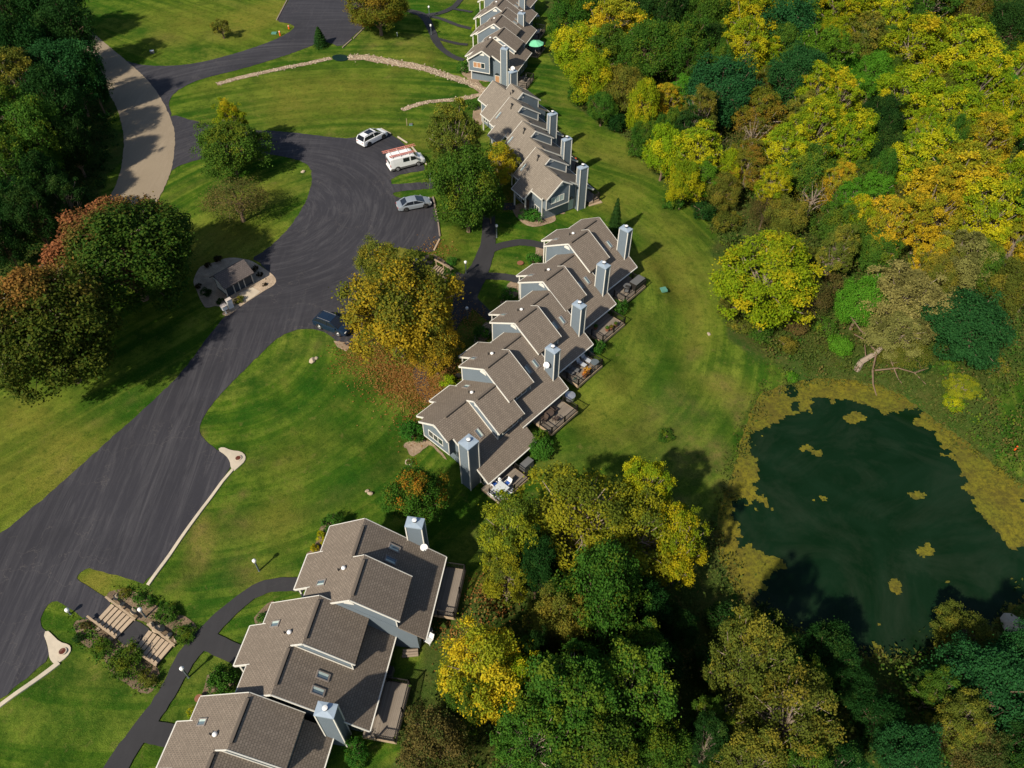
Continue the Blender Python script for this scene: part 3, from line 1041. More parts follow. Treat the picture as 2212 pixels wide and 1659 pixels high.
# mulch and gravel beds, concrete pads
PAD_PX = zs(K, [(165, 700), (250, 520), (330, 430), (520, 380), (700, 320), (900, 250), (1100, 250), (1290, 282), (1400, 300), (1580, 400), (1750, 510), (1900, 620), (1960, 690), (1985, 760), (1960, 820), (1900, 880), (1700, 990), (1520, 1110), (1350, 1220), (1200, 1320),
                (1050, 1440), (900, 1555), (770, 1500), (860, 1420), (700, 1300), (430, 1370), (370, 1290), (280, 1130), (220, 960), (150, 820)])
tag(sheet('gravel_pad', GTn(PAD_PX), M['pad_gravel'], .05, step=.9, smooth=1), kind='structure')
tag(sheet('concrete_apron', GTn(zs(K, [(1150, 1050), (1440, 900), (1640, 1000), (1500, 1110), (1330, 1225), (1230, 1180)])), M['concrete'], .075, step=.9), kind='structure')
BEDS = [zs(A5, [(560, 1430), (580, 1490), (640, 1560), (720, 1600), (800, 1600), (900, 1570), (960, 1545), (955, 1500), (905, 1470), (1010, 1490), (1060, 1470), (870, 1440), (840, 1400), (640, 1380)]),
        zs(D1, [(160, 850), (170, 890), (230, 930), (290, 1050), (360, 1040), (470, 960), (560, 880), (620, 860), (760, 990), (880, 1120), (900, 1100), (720, 900), (560, 770), (400, 800), (250, 800)]),
        zs(A8, [(800, 940), (840, 1010), (900, 1040), (1000, 1060), (1180, 1100), (1200, 1050), (1090, 985), (950, 960), (880, 900), (830, 880)]),
        zs(A1, [(455, 760), (470, 830), (520, 900), (620, 940), (740, 900), (720, 865), (640, 800), (560, 740), (500, 740)]),
        zs(A1, [(690, 560), (650, 600), (720, 640), (830, 730), (930, 770), (1070, 900), (1180, 870), (1240, 790), (1120, 700), (960, 660), (900, 600), (780, 550)]),
        zs(A1, [(620, 960), (700, 1080), (800, 1150), (900, 1210), (950, 1190), (985, 1100), (980, 1030), (940, 1010), (850, 900), (740, 890)]),
        zs(A4, [(560, 370), (580, 400), (560, 520), (600, 540), (640, 480), (640, 380)]), zs(A4, [(370, 650), (260, 860), (330, 850), (440, 780), (430, 680)]), zs(A4, [(150, 1010), (40, 1180), (120, 1190), (210, 1120), (200, 1030)]),
        zs(A2, [(1170, 140), (1120, 300), (1060, 345), (1110, 345), (1160, 330), (1200, 170)]), zs(A2, [(850, 620), (750, 720), (750, 780), (860, 780), (900, 640)]), zs(A2, [(470, 1050), (430, 1200), (340, 1340), (400, 1360), (450, 1200), (620, 1170), (640, 1080)]),
        [(1010, 150), (1008, 175), (1035, 200), (1045, 185)], [(1023, 232), (1020, 262), (1045, 275), (1040, 230)],
        zs(A6, [(850, 1400), (880, 1360), (960, 1350), (1020, 1380), (1100, 1440), (1160, 1500), (1200, 1540), (1190, 1570), (1130, 1550), (1120, 1490), (960, 1400), (940, 1450), (860, 1420)])]
for b in BEDS:
    tag(sheet('mulch_bed', GTn(b), M['bed_mulch' if b[0][0] < 700 else 'tan_mulch'], .055, step=.8, smooth=1, rough=.12), kind='structure')
edge_trail = [zs(A7, [(1160, 850), (1190, 900), (1260, 935), (1290, 900), (1240, 870), (1270, 855), (1290, 870)])]
for b in edge_trail:
    tag(sheet('bare_soil', GTn(b), M['tan_mulch'], .05, step=.7), kind='structure')

# concrete kerbs with drain aprons
ap1 = GTn([(470, 972), (481, 966), (500, 974), (521, 976), (531, 985), (530, 997), (516, 1010), (505, 1019), (499, 1012), (497, 997), (488, 984)])
o = sheet('drain_apron', ap1, M['kerb_cream'], .10, step=.5, smooth=1, thick=.18)
tag(o, kind='structure')
k1 = GTn([(503, 1015), (480, 1042), (440, 1096), (390, 1165), (320, 1264)])
o = sheet('kerb', strip_poly(k1, .30), M['kerb_cream'], .13, step=1.2, thick=.2)
tag(o, kind='structure')
ap2 = GTn([(94, 1368), (103, 1362), (112, 1370), (130, 1388), (150, 1393), (155, 1402), (152, 1412), (136, 1428), (118, 1436), (108, 1424), (106, 1408), (103, 1392)])
o = sheet('drain_apron', ap2, M['kerb_cream'], .10, step=.5, smooth=1, thick=.18)
tag(o, kind='structure')
k2 = GTn([(128, 1432), (60, 1482), (-4, 1528), (-120, 1615)])
o = sheet('kerb', strip_poly(k2, .34), M['kerb_cream'], .13, step=1.2, thick=.2)
tag(o, kind='structure')


def drain(px, py, r, label, off=.0):
    p = GT(px, py)
    e = empty('drain_grate', (p.x, p.y, p.z + off), 0, label, 'drain')
    b = MB()
    n = 20
    ring = lambda rad, z: [(rad * math.cos(2 * math.pi * i / n), rad * math.sin(2 * math.pi * i / n), z) for i in range(n)]
    b.rings([ring(r * 1.35, 0), ring(r * 1.35, .05), ring(r * 1.02, .05), ring(r * 1.02, .0)], cap=False)
    b.build('collar', M['concrete'], e)
    b = MB()
    b.lathe((0, 0, -.02), [(r * 1.02, 0), (r * 1.02, .02)], 16)
    b.build('shaft', M['dark_metal'], e)
    for i in range(6):
        yy = (i - 2.5) * r * .34
        hx = math.sqrt(max(.01, r * r - yy * yy))
        b = MB()
        b.box((-hx, yy - r * .09, .02), (hx, yy + r * .09, .06))
        b.build('bar', M['rusty_iron'], e)
    b = MB()
    b.rings([ring(r, .0), ring(r, .065), ring(r * .88, .065), ring(r * .88, 0)], cap=False)
    b.build('ring', M['rusty_iron'], e)
    return e


drain(515, 991, .26, 'round rusty drain grate in the cream kerb apron below the middle row\'s lawn', .10)
drain(136, 1408, .27, 'round rusty drain grate in the kerb apron at the lower left', .10)
drain(883, 999, .30, 'rusty round lawn drain near the tan mulch patch at the middle row\'s near end', .05)


# ------------------------------------------------------------------ pond
pd = MB()
pp = [(p[0], p[1]) for p in POND]
c0 = np.mean(np.array(pp), 0)
big = [(c0[0] + (x - c0[0]) * 1.06, c0[1] + (y - c0[1]) * 1.06) for x, y in pp]
pd.add([(x, y, POND_Z) for x, y in big], [list(range(len(big)))])
po = pd.build('pond_water', M['pond_water'], fix=False)
if po.data.polygons[0].normal.z < 0:
    po.data.flip_normals()
tag(po, kind='structure')
OPEN_PX = [(1690, 908), (1715, 888), (1755, 874), (1800, 866), (1830, 858), (1862, 872), (1905, 892), (1950, 905), (1975, 928), (2005, 950), (2030, 990), (2060, 1000), (2085, 1025), (2110, 1065), (2100, 1100), (2140, 1130), (2190, 1170), (2230, 1200), (2260, 1240), (2212, 1290),
           (2150, 1340), (2060, 1392), (1980, 1420), (1870, 1418), (1780, 1390), (1700, 1350), (1655, 1310), (1640, 1270), (1665, 1215), (1600, 1190), (1588, 1150), (1592, 1130), (1640, 1110), (1655, 1060), (1645, 1030), (1688, 1000), (1660, 960), (1662, 940)]
OPEN = [tuple(G(x, y, POND_Z)[:2]) for x, y in OPEN_PX]
st = .21
X, Y = np.meshgrid(np.arange(8, 70, st), np.arange(24, 70, st))
sp_, so_ = seg_dist(X.ravel(), Y.ravel(), POND), seg_dist(X.ravel(), Y.ravel(), OPEN)
xr, yr = X.ravel(), Y.ravel()
nz = vnoise(xr, yr, 3.2, 1) * .45 + vnoise(xr, yr, 1.3, 2) * .33 + vnoise(xr, yr, .55, 5) * .22
nz = (nz - .5) * 2
keep = (sp_ < .5) & (so_ + nz * 3.4 > .35) & (nz > -.50 + .45 * np.exp(-np.maximum(so_, 0) / 1.4))
isl = np.zeros(xr.shape, bool)
for px, py, r in [(1982, 1068, .9), (2018, 1190, 1.2), (1775, 1075, .6), (1757, 1080, .7), (1840, 908, .9), (1745, 968, .7), (1760, 978, .6), (1935, 1262, .5), (1935, 1275, .4), (1670, 1222, .8), (1900, 1350, .3), (2045, 1255, .4), (2005, 1180, .6), (1720, 1072, .3), (1855, 900, .7)]:
    c = G(px, py, POND_Z)
    isl |= (np.hypot((xr - c.x) * .7, yr - c.y) + nz * r * 1.1 < r * .62)
keep |= isl & (nz > -.6)
keep = keep.reshape(X.shape)
nyy, nxx = X.shape
jit = (rng.random((2, nyy + 1, nxx + 1)) - .5) * st * .7
VX, VY = np.meshgrid(8 - st / 2 + st * np.arange(nxx + 1), 24 - st / 2 + st * np.arange(nyy + 1))
VX, VY = VX + jit[0], VY + jit[1]
kk = np.argwhere(keep)
vid = lambda a, b: a * (nxx + 1) + b
fq = np.stack([vid(kk[:, 0], kk[:, 1]), vid(kk[:, 0], kk[:, 1] + 1), vid(kk[:, 0] + 1, kk[:, 1] + 1), vid(kk[:, 0] + 1, kk[:, 1])], 1)
used, inv = np.unique(fq.ravel(), return_inverse=True)
vv = np.stack([VX.ravel()[used], VY.ravel()[used], np.full(len(used), POND_Z + .02)], 1)
me = bpy.data.meshes.new('duckweed')
me.from_pydata(vv.tolist(), [], inv.reshape(-1, 4).tolist())
me.materials.append(M['duckweed'])
o = bpy.data.objects.new('duckweed', me)
col.objects.link(o)
tag(o, kind='stuff')
# culvert pool at the head of the stone creek
cp = GTn([(716, 124), (722, 119), (740, 118), (754, 122), (752, 130), (738, 134), (722, 131)])
tag(sheet('creek_pool', cp, M['pond_water'], .07, step=.5, smooth=1), kind='structure')


# ------------------------------------------------------------------ stones
def rock_mesh(name, seed, mat, sub=2, flat=.7):
    import bmesh
    b = bmesh.new()
    bmesh.ops.create_icosphere(b, subdivisions=sub, radius=1)
    r = random.Random(seed)
    o = [Vector((r.uniform(-1, 1), r.uniform(-1, 1), r.uniform(-1, 1))).normalized() for _ in range(7)]
    cut = [r.uniform(.55, .95) for _ in o]
    for v in b.verts:
        for n, c in zip(o, cut):
            d = v.co.dot(n)
            if d > c:
                v.co -= n * (d - c)
        v.co *= 1 + r.uniform(-.07, .07)
        v.co.z *= flat
    me = bpy.data.meshes.new(name)
    b.to_mesh(me)
    b.free()
    me.materials.append(mat)
    return me


ROCKS = [rock_mesh('boulder', s, M['boulder_stone']) for s in range(4)] + [rock_mesh('boulder', s + 10, M['pale_stone']) for s in range(3)]


def boulder(px, py, size, k, label, group=None, up=0):
    p = GT(px, py)
    o = bpy.data.objects.new('boulder', ROCKS[k])
    col.objects.link(o)
    o.location = (p.x, p.y, p.z + size * .25 + up)
    o.scale = (size, size * .75, size * .75)
    o.rotation_euler = (0, 0, random.uniform(0, 6))
    return tag(o, label, 'boulder', group)


boulder(675, 780, .50, 4, 'cracked pale boulder on the lawn below the dark SUV')
boulder(684, 774, .30, 5, 'smaller pale stone against the cracked boulder below the dark SUV')
boulder(655, 372, .40, 6, 'white stone at the right tip of the grass island')
boulder(800, 1066, .34, 0, 'brown rock in the lawn left of the small green maple')
boulder(793, 1061, .24, 1, 'small flat rock beside the brown rock left of the small maple')
boulder(1531, 722, .35, 5, 'white stone at the edge of the back lawn by the rough bank')
boulder(*A1(725, 605), .38, 0, 'boulder at the upper end of the upper timber stair')
boulder(*A1(755, 650), .30, 1, 'small boulder beside the upper timber stair, under the lamp')
boulder(*A1(830, 690), .42, 2, 'grey boulder under the stair lamp beside the upper flight')
boulder(*A1(985, 800), .62, 3, 'largest grey boulder beside the lower timber stair')
boulder(*A1(1045, 845), .45, 1, 'squarish grey boulder beside the bottom of the lower timber stair')
boulder(*A1(1095, 860), .30, 6, 'tan boulder nearest the path beside the lower timber stair')
boulder(*A1(940, 775), .34, 0, 'small boulder at the top of the lower timber stair')
boulder(*K(1735, 730), .22, 1, 'small rock on the gravel pad right of the mail kiosk')
boulder(*K(1700, 740), .16, 0, 'tiny rock on the gravel pad right of the mail kiosk')
boulder(*B6(1660, 1220), 1.1, 0, 'large dark rock in the shade at the pond\'s lower right bank')
boulder(*B6(2150, 800), 1.6, 4, 'broad tan rock slab beside the pond at the right edge')
boulder(*A1(690, 860), .30, 2, 'low rock left of the upper timber stair')
boulder(*A1(610, 800), .26, 3, 'half buried rock left of the upper stair top')
boulder(1686, 868, .35, 4, 'pale rock on the pond\'s far left shore')
boulder(1632, 1002, .30, 5, 'grey rock on the pond\'s left shore')

# the stone creek: a bed of loose stones
CREEK = [([(468, 182), (500, 173), (545, 162), (590, 152), (640, 142), (690, 131), (716, 126)], 1.2), ([(752, 124), (790, 124), (840, 133), (890, 142), (940, 155), (985, 170), (1020, 182), (1042, 194), (1050, 206)], 2.1),
         ([(868, 238), (885, 232), (905, 224), (945, 218), (985, 215), (1012, 211), (1040, 204)], 1.1)]
bmv, bmf = [], []
base = rock_mesh('stone', 99, M['pale_stone'], 1)
bv = np.array([v.co[:] for v in base.vertices])
bf = np.array([p.vertices[:] for p in base.polygons])
big_stones = []
for ln, w in CREEK:
    pl = smooth_line(GTn(ln))
    o = sheet('creek_bed', strip_poly(pl, w), M['tan_mulch'], .045, step=1.0, rough=.35)
    tag(o, kind='structure')
    for a, b in zip(pl[:-1], pl[1:]):
        L_ = (b - a).length
        nrm = Vector((-(b - a).y, (b - a).x)).normalized()
        for _ in range(int(L_ * w * 14)):
            p = a.lerp(b, random.random()) + nrm * (random.gauss(0, .26) * w)
            s = random.uniform(.07, .19)
            z = tz(p.x, p.y)
            if s > .182 and len(big_stones) < 120:
                big_stones.append((p.x, p.y, z, s * 1.25))
                continue
            t = random.uniform(0, 6.28)
            c, s_ = math.cos(t), math.sin(t)
            q = bv * (s, s * .8, s * .7)
            q = np.stack([q[:, 0] * c - q[:, 1] * s_ + p.x, q[:, 0] * s_ + q[:, 1] * c + p.y, q[:, 2] + z + s * .35], 1)
            bmf.append(bf + len(bmv) * len(bv))
            bmv.append(q)
me = bpy.data.meshes.new('creek_stones')
me.from_pydata(np.concatenate(bmv).tolist(), [], np.concatenate(bmf).tolist())
me.materials.append(M['pale_stone'])
o = bpy.data.objects.new('creek_stones', me)
col.objects.link(o)
tag(o, kind='stuff')
for x, y, z, s in big_stones:
    o = bpy.data.objects.new('creek_stone', base)
    col.objects.link(o)
    o.location = (x, y, z + s * .4)
    o.scale = (s, s * .8, s * .7)
    o.rotation_euler = (0, 0, random.uniform(0, 6))
    tag(o, 'larger pale stone lying among the tan rubble of the creek bed', 'stone', 'larger stones of the creek bed')
ROWS = {
    2: {'oh': 0.407, 'a': 0.452, 'zf': 3.337, 'vr': 4.201, 'zr': 6.192, 'vb': 10.835, 'zb': 1.772, 'wL': 3.475, 'wP': 3.632, 'vp': 5.378, 'vpe': 8.999, 'cu': -0.339, 'cv': 8.108, 'cw': 0.87, 'cd': 1.304, 'cz': 6.933, 'vf': 1.46, 'pu0': 2.222, 'pu1': 5.365, 'x0': -10.174, 'y0': 52.54, 'th': 47.224, 'vb1': 10.973, 'vf1': 0.457, 'cu1': -1.464, 'u2': 6.616, 'v2': -1.56, 'z2': 1.207, 'u3': 13.755, 'v3': -3.769, 'z3': 1.44, 'u4': 21.111, 'v4': -6.078, 'z4': 1.482, 'u5': 28.213, 'v5': -8.199, 'z5': 1.804},
    1: {'x0': -23.226, 'y0': 15.196, 'th': 80.697, 'u1': 14.587, 'v1': 2.417, 'z1': 0.589, 'u2': 7.198, 'v2': -0.286, 'z2': 0.039, 'u3': -0.956, 'v3': -3.106, 'z3': -0.478, 'oh': 0.403, 'a': 0.594, 'zf': 3.429, 'vr': 4.343, 'zr': 6.454, 'vb': 11.33, 'zb': 1.757, 'wL': 3.566, 'wP': 3.91, 'vp': 5.585, 'vpe': 9.406, 'cu': -1.272, 'cv': 8.003, 'cw': 0.966, 'cd': 1.454, 'cz': 6.26, 'vf': 0.749, 'pu0': 2.22, 'pu1': 5.686},
    3: {'x0': 4.574, 'y0': 90.433, 'th': 123.249, 'u2': 6.917, 'v2': 0.011, 'z2': -0.048, 'u3': 13.841, 'v3': 2.359, 'z3': 0.02, 'u4': 20.758, 'v4': 4.804, 'z4': 0.01, 'z1': -0.096, 'v1': -2.38, 'u1': -0.147, 'oh': 0.396, 'a': -0.27, 'zf': 3.016, 'vr': 4.363, 'zr': 6.333, 'vb': 10.565, 'zb': 2.327, 'wL': 3.416, 'wP': 3.333, 'vp': 5.35, 'vpe': 8.722, 'cu': -0.819, 'cv': 7.587, 'cw': 0.724, 'cd': 1.275, 'cz': 6.71, 'vf': 1.46, 'pu0': 2.222, 'pu1': 5.365},
    4: {'cu1': -.95, 'cv1': 7.95, 'cz1': 6.95, 'x0': -7.728, 'y0': 134.098, 'th': 69.952, 'u2': 7.315, 'v2': -3.116, 'z2': 0.119, 'u3': 14.664, 'v3': -5.51, 'z3': -0.025, 'z1': 0.066, 'v1': -0.947, 'u1': -1.342, 'oh': 0.48, 'a': 0.052, 'zf': 3.136, 'vr': 4.555, 'zr': 6.258, 'vb': 10.527, 'zb': 2.922, 'wL': 4.023, 'wP': 3.975, 'vp': 5.23, 'vpe': 8.986, 'cu': 0.63, 'cv': 7.453, 'cw': 0.863, 'cd': 1.145, 'cz': 6.181, 'vf': 1.608, 'pu0': 2.222, 'pu1': 6.472},
}

# ------------------------------------------------------------------ townhouses
ROWGZ = {1: -1.0, 2: -2.6, 3: -1.3, 4: -1.8}
HOUSES = {}


class Unit:
    def __init__(s, row, k, mir, label, end=False, roof='shingle_brown', skies=True, group=None, uvz=None, porch=True, tv=0):
        d = ROWS[row]
        s.d, s.mir, s.row, s.k = d, mir, row, k
        th = math.radians(d['th'])
        u0, v0, z0 = d.get('u%d' % k, 0), d.get('v%d' % k, 0), d.get('z%d' % k, 0)
        if uvz:
            u0, v0, z0 = uvz
        s.tot = d['wL'] + d['wP']
        c, sn = math.cos(th), math.sin(th)
        s.base = ROWGZ[row] + z0
        s.e = empty('townhouse', (d['x0'] + u0 * c + v0 * sn, d['y0'] + u0 * sn - v0 * c, s.base), th, label, 'townhouse', group)
        s.mr = (d['zr'] - d['zb']) / (d['vb'] - d['vr'])
        s.mf = (d['zr'] - d['zf']) / (d['vr'] + d['a'])
        s.zp = d['zr'] + s.mf * (d['vp'] - d['vr'])
        s.roofm = M[roof]
        s.end = end
        s.vb = d.get('vb%d' % k, d['vb'])
        s.make(skies, porch)
        HOUSES[(row, k)] = s

    def X(s, u):
        return s.tot - u if s.mir else u

    def P(s, u, v, z):
        return (s.X(u), -v, z)

    def W(s, u, v, z):
        return s.e.matrix_world_calc @ Vector(s.P(u, v, z))

    def zf(s, v):                       # shared front plane
        return s.d['zr'] - s.mf * (s.d['vr'] - v)

    def zl(s, v):                       # lower rear plane
        return s.d['zr'] - s.mr * (v - s.d['vr'])

    def zu(s, v):                       # upper rear plane
        return s.zp - s.mr * (v - s.d['vp'])

    def slab(s, mb, u0, u1, a, b, t=.15):
        """roof slab between (v,z) points a and b"""
        L_ = math.hypot(b[0] - a[0], b[1] - a[1])
        q = [s.P(u0, a[0], a[1]), s.P(u1, a[0], a[1]), s.P(u1, b[0], b[1]), s.P(u0, b[0], b[1])]
        lo = [(x, y, z - t) for x, y, z in q]
        o = 37.0 if b[0] < a[0] else 0
        uv = [(u0 + o, 0), (u1 + o, 0), (u1 + o, -L_), (u0 + o, -L_)]
        z4 = [(u0, .1)] * 4
        mb.add(q + lo, [(0, 1, 2, 3), (7, 6, 5, 4), (0, 4, 5, 1), (1, 5, 6, 2), (2, 6, 7, 3), (3, 7, 4, 0)], [uv] + [z4] * 5)

    def bx(s, mb, u0, u1, v0, v1, z0, z1, **k):
        x0, x1 = sorted((s.X(u0), s.X(u1)))
        mb.box((x0, -max(v0, v1), z0), (x1, -min(v0, v1), z1), **k)

    def part(s, name, mb, mat, parent=None, **k):
        return mb.build(name, M[mat] if isinstance(mat, str) else mat, parent or s.e, fix=True, **k)

    def pr(s, mb, poly, u0, u1):
        x0, x1 = sorted((s.X(u0), s.X(u1)))
        mb.prism([(-v, z) for v, z in poly], x0, x1)

    def trim_line(s, name, pts, w=.09, h=.16, mat='white_trim'):
        b = MB()
        for a, c in zip(pts[:-1], pts[1:]):
            b.beam(s.P(*a), s.P(*c), w, h)
        return s.part(name, b, mat)

    def slope_box(s, mb, u, v, zfun, wu, lv, h, sgn=1, lift=0.0):
        """box lying on a roof plane centred at u, v"""
        a, c = v - lv / 2, v + lv / 2
        za, zc = zfun(a) + lift, zfun(c) + lift
        q = [s.P(u - wu / 2, a, za), s.P(u + wu / 2, a, za), s.P(u + wu / 2, c, zc), s.P(u - wu / 2, c, zc)]
        sl = (zc - za) / lv
        n = Vector((0, sl, 1)).normalized() * h       # local y = -v
        n = Vector((0, sl * 1.0, 1)).normalized() * h
        n.y = -n.y * -1
        hi = [tuple(Vector(p) + n) for p in q]
        mb.add(q + hi, [(3, 2, 1, 0), (4, 5, 6, 7), (0, 1, 5, 4), (1, 2, 6, 5), (2, 3, 7, 6), (3, 0, 4, 7)])

    def skylight(s, u, v, zfun, wu=.62, lv=.95):
        b = MB()
        w = .09
        for du, dv, a, c in ((0, -(lv - w) / 2, wu, w), (0, (lv - w) / 2, wu, w), (-(wu - w) / 2, 0, w, lv - 2 * w), ((wu - w) / 2, 0, w, lv - 2 * w)):
            s.slope_box(b, u + du, v + dv, zfun, a, c, .10)
        fr = s.part('skylight', b, 'skylight_frame')
        g = MB()
        s.slope_box(g, u, v, zfun, wu - 2 * w, lv - 2 * w, .03, lift=.03)
        s.part('pane', g, 'skylight_glass', fr)
        g = MB()
        s.slope_box(g, u + .14, v, zfun, .16, lv - 2 * w - .02, .04, lift=.05)
        s.part('shaft_wall', g, 'blind_pale', fr)

    def half_round(s, u, v, z, r=.46, side=-1, name='gable_vent'):
        """half disc on a wall facing -u (side=-1) or +u"""
        b = MB()
        n = 10
        pts = [(v + r * math.cos(math.pi * i / n), z + r * math.sin(math.pi * i / n)) for i in range(n + 1)]
        s.pr(b, pts, u, u + side * .05)
        return s.part(name, b, 'white_trim')

    def window_v(s, u, v0, v1, z0, z1, side=-1, glass='window_glass', lights=1, frame='white_trim'):
        """window on a wall of constant u"""
        b = MB()
        w = .08
        f = u + side * .05
        s.bx(b, u, f, v0, v1, z0, z0 + w)
        s.bx(b, u, f, v0, v1, z1 - w, z1)
        for i in range(lights + 1):
            vv = v0 + (v1 - v0 - w) * i / lights
            s.bx(b, u, f, vv, vv + w, z0 + w + .002, z1 - w - .002)
        fr = s.part('window', b, frame)
        for i in range(lights):
            g = MB()
            a = v0 + (v1 - v0 - w) * i / lights + w
            c = v0 + (v1 - v0 - w) * (i + 1) / lights
            s.bx(g, u, u + side * .02, a + .003, c - .003, z0 + w, z1 - w)
            s.part('pane', g, glass if isinstance(glass, str) else glass[i], fr)
        return fr

    def window_u(s, v, u0, u1, z0, z1, side=1, lights=1, glass='window_glass', name='window'):
        b = MB()
        w = .08
        f = v + side * .05
        s.bx(b, u0, u1, v, f, z0, z0 + w)
        s.bx(b, u0, u1, v, f, z1 - w, z1)
        for i in range(lights + 1):
            uu = u0 + (u1 - u0 - w) * i / lights
            s.bx(b, uu, uu + w, v, f, z0 + w + .002, z1 - w - .002)
        fr = s.part(name, b, 'white_trim')
        for i in range(lights):
            g = MB()
            a = u0 + (u1 - u0 - w) * i / lights + w
            c = u0 + (u1 - u0 - w) * (i + 1) / lights
            s.bx(g, a + .003, c - .003, v, v + side * .02, z0 + w, z1 - w)
            s.part('pane', g, glass, fr)
        return fr

    def make(s, skies, porch):
        d = s.d
        wL, tot, oh = d['wL'], s.tot, d['oh']
        vr, zr, vp, zp, vpe = d['vr'], d['zr'], d['vp'], s.zp, d['vpe']
        vf, vb, a = d.get('vf%d' % s.k, d['vf']), s.vb, -d['a']
        oL = 0.02
        # walls
        b = MB()
        wf, wr = vf + .35, vb - .75
        s.pr(b, [(wf, -2.2), (wf, s.zf(wf) - .17), (vr, zr - .17), (wr, s.zl(wr) - .17), (wr, -2.2)], oL, tot - .02)
        s.part('wall', b, 'siding_blue')
        b = MB()
        pe = vpe - .35
        s.pr(b, [(wf + .02, s.zf(wf) - 2.2), (wf + .02, s.zf(wf) - .17), (vp, zp - .17), (pe, s.zu(pe) - .17), (pe, s.zl(pe) - .6)], wL + .04, tot - .05)
        s.part('upper_wall', b, 'siding_blue')
        # lower roof
        b = MB()
        s.slab(b, -oh, wL, (vr, zr), (vf, s.zf(vf)))
        s.slab(b, -oh, wL, (vr, zr), (vpe - .3, s.zl(vpe - .3)))
        s.slab(b, -oh, tot + .02, (vpe - .3, s.zl(vpe - .3)), (vb, s.zl(vb)))
        if s.end:
            s.slab(b, -1.15, -oh, (vr, zr), (1.7, s.zf(1.7)))
            s.slab(b, -1.15, -oh, (vr, zr), (6.05, s.zl(6.05)))
        s.part('lower_roof', b, s.roofm)
        # upper roof, raised behind the ridge
        b = MB()
        s.slab(b, wL, tot + .06, (vp, zp), (vf, s.zf(vf)))
        s.slab(b, wL - .10, wL, (vp, zp), (vr + .1, s.zf(vr + .1)))
        s.slab(b, wL - .10, tot + .06, (vp, zp), (vpe, s.zu(vpe)))
        s.part('upper_roof', b, s.roofm)
        # ridge vents
        for (u0, u1, vv, zz) in ((.35, wL - .35, vr + .06, zr), (wL + .35, tot - .35, vp + .06, zp)):
            b = MB()
            b.beam(s.P(u0, vv, zz + .02), s.P(u1, vv, zz + .02), .24, .09)
            s.part('ridge_vent', b, s.roofm)
            b = MB()
            b.beam(s.P(u0, vv + .15, zz - .06), s.P(u1, vv + .15, zz - .06), .05, .05)
            s.part('ridge_gap', b, 'dark_metal')
        # porch
        u0, u1 = d['pu0'], d['pu1']
        b = MB()
        s.slab(b, u0, u1, (vf - .002, s.zf(vf - .002)), (a, s.zf(a)))
        s.part('porch_roof', b, s.roofm)
        for uu in (u0, u1):
            s.trim_line('fascia', [(uu, vf + .3, s.zf(vf + .3) - .11), (uu, a, s.zf(a) - .11)], .07, .2)
        s.trim_line('gutter', [(u0, a - .04, s.zf(a) - .08), (u1, a - .04, s.zf(a) - .08)], .12, .12)
        for uu in (u0 + .2, u1 - .2):
            b = MB()
            s.bx(b, uu - .08, uu + .08, a + .3, a + .46, -1.5, s.zf(a + .38) - .15)
            s.part('porch_post', b, 'white_trim')
        b = MB()
        s.bx(b, u0 + .9, u0 + 1.85, vf + .34, vf + .30, -.5, 1.65)
        s.part('door', b, 'frame_brown')
        s.window_u(vf + .35, u0 + 2.0, u1 - .3, .3, 1.6, -1, 1)
        s.window_u(vf + .35, tot - 1.3, tot - .4, .6, 1.9, -1, 1)
        s.window_u(vf + .35, .6, 1.8, .6, 1.9, -1, 2)
        # eaves
        for x0, x1 in ((-oh, u0), (u1, tot)):
            s.trim_line('fascia', [(x0, vf - .03, s.zf(vf) - .09), (x1, vf - .03, s.zf(vf) - .09)], .07, .17)
        s.trim_line('gutter', [(-oh, vb + .05, s.zl(vb) - .07), (tot, vb + .05, s.zl(vb) - .07)], .11, .11)
        # rake boards
        if s.end:
            s.trim_line('rake_board', [(-oh - .03, vf, s.zf(vf) - .1), (-oh - .03, 1.7, s.zf(1.7) - .1)], .07, .2)
            s.trim_line('rake_board', [(-1.18, 1.7, s.zf(1.7) - .1), (-1.18, vr, zr - .1), (-1.18, 6.05, s.zl(6.05) - .1)], .07, .2)
            s.trim_line('rake_board', [(-oh - .03, 6.1, s.zl(6.1) - .1), (-oh - .03, vb, s.zl(vb) - .1)], .07, .2)
        else:
            s.trim_line('rake_board', [(-oh - .03, vf, s.zf(vf) - .1), (-oh - .03, vr, zr - .1), (-oh - .03, vb, s.zl(vb) - .1)], .07, .18)
        s.trim_line('rake_board', [(wL - .13, vr + .15, s.zf(vr + .15) - .07), (wL - .13, vp, zp - .07), (wL - .13, vpe, s.zu(vpe) - .07)], .06, .17)
        s.trim_line('rake_board', [(tot + .09, vf, s.zf(vf) - .09), (tot + .09, vp, zp - .09), (tot + .09, vpe, s.zu(vpe) - .09)], .06, .18)
        s.trim_line('flashing_board', [(wL - .02, vr + .15, s.zl(vr + .15) + .07), (wL - .02, pe, s.zl(pe) + .07)], .05, .13)
        for uu in (wL + .02, tot - .04):
            b = MB()
            s.bx(b, uu - .05, uu + .05, pe - .06, pe + .03, s.zl(pe) + .02, s.zu(pe) - .18)
            s.part('corner_board', b, 'white_trim')
        for uu in ((0.02, tot - .02)):
            b = MB()
            s.bx(b, uu - .05, uu + .05, wf - .03, wf + .1, -2.0, s.zf(wf) - .18)
            s.part('corner_board', b, 'white_trim')
        # half round vents and clerestory
        s.half_round(wL + .04, vp + .35, zp - .78, .40, -1)
        s.half_round(tot - .05, vp - .25, zp - .98, .45, 1)
        s.window_u(pe, wL + .7, tot - .6, s.zl(pe) + .22, s.zu(pe) - .3, 1, 3, 'glass_dark', 'clerestory')
        # rear glass
        s.window_u(wr, 1.6, 3.4, -.15, 1.95, 1, 2, 'glass_dark', 'patio_door')
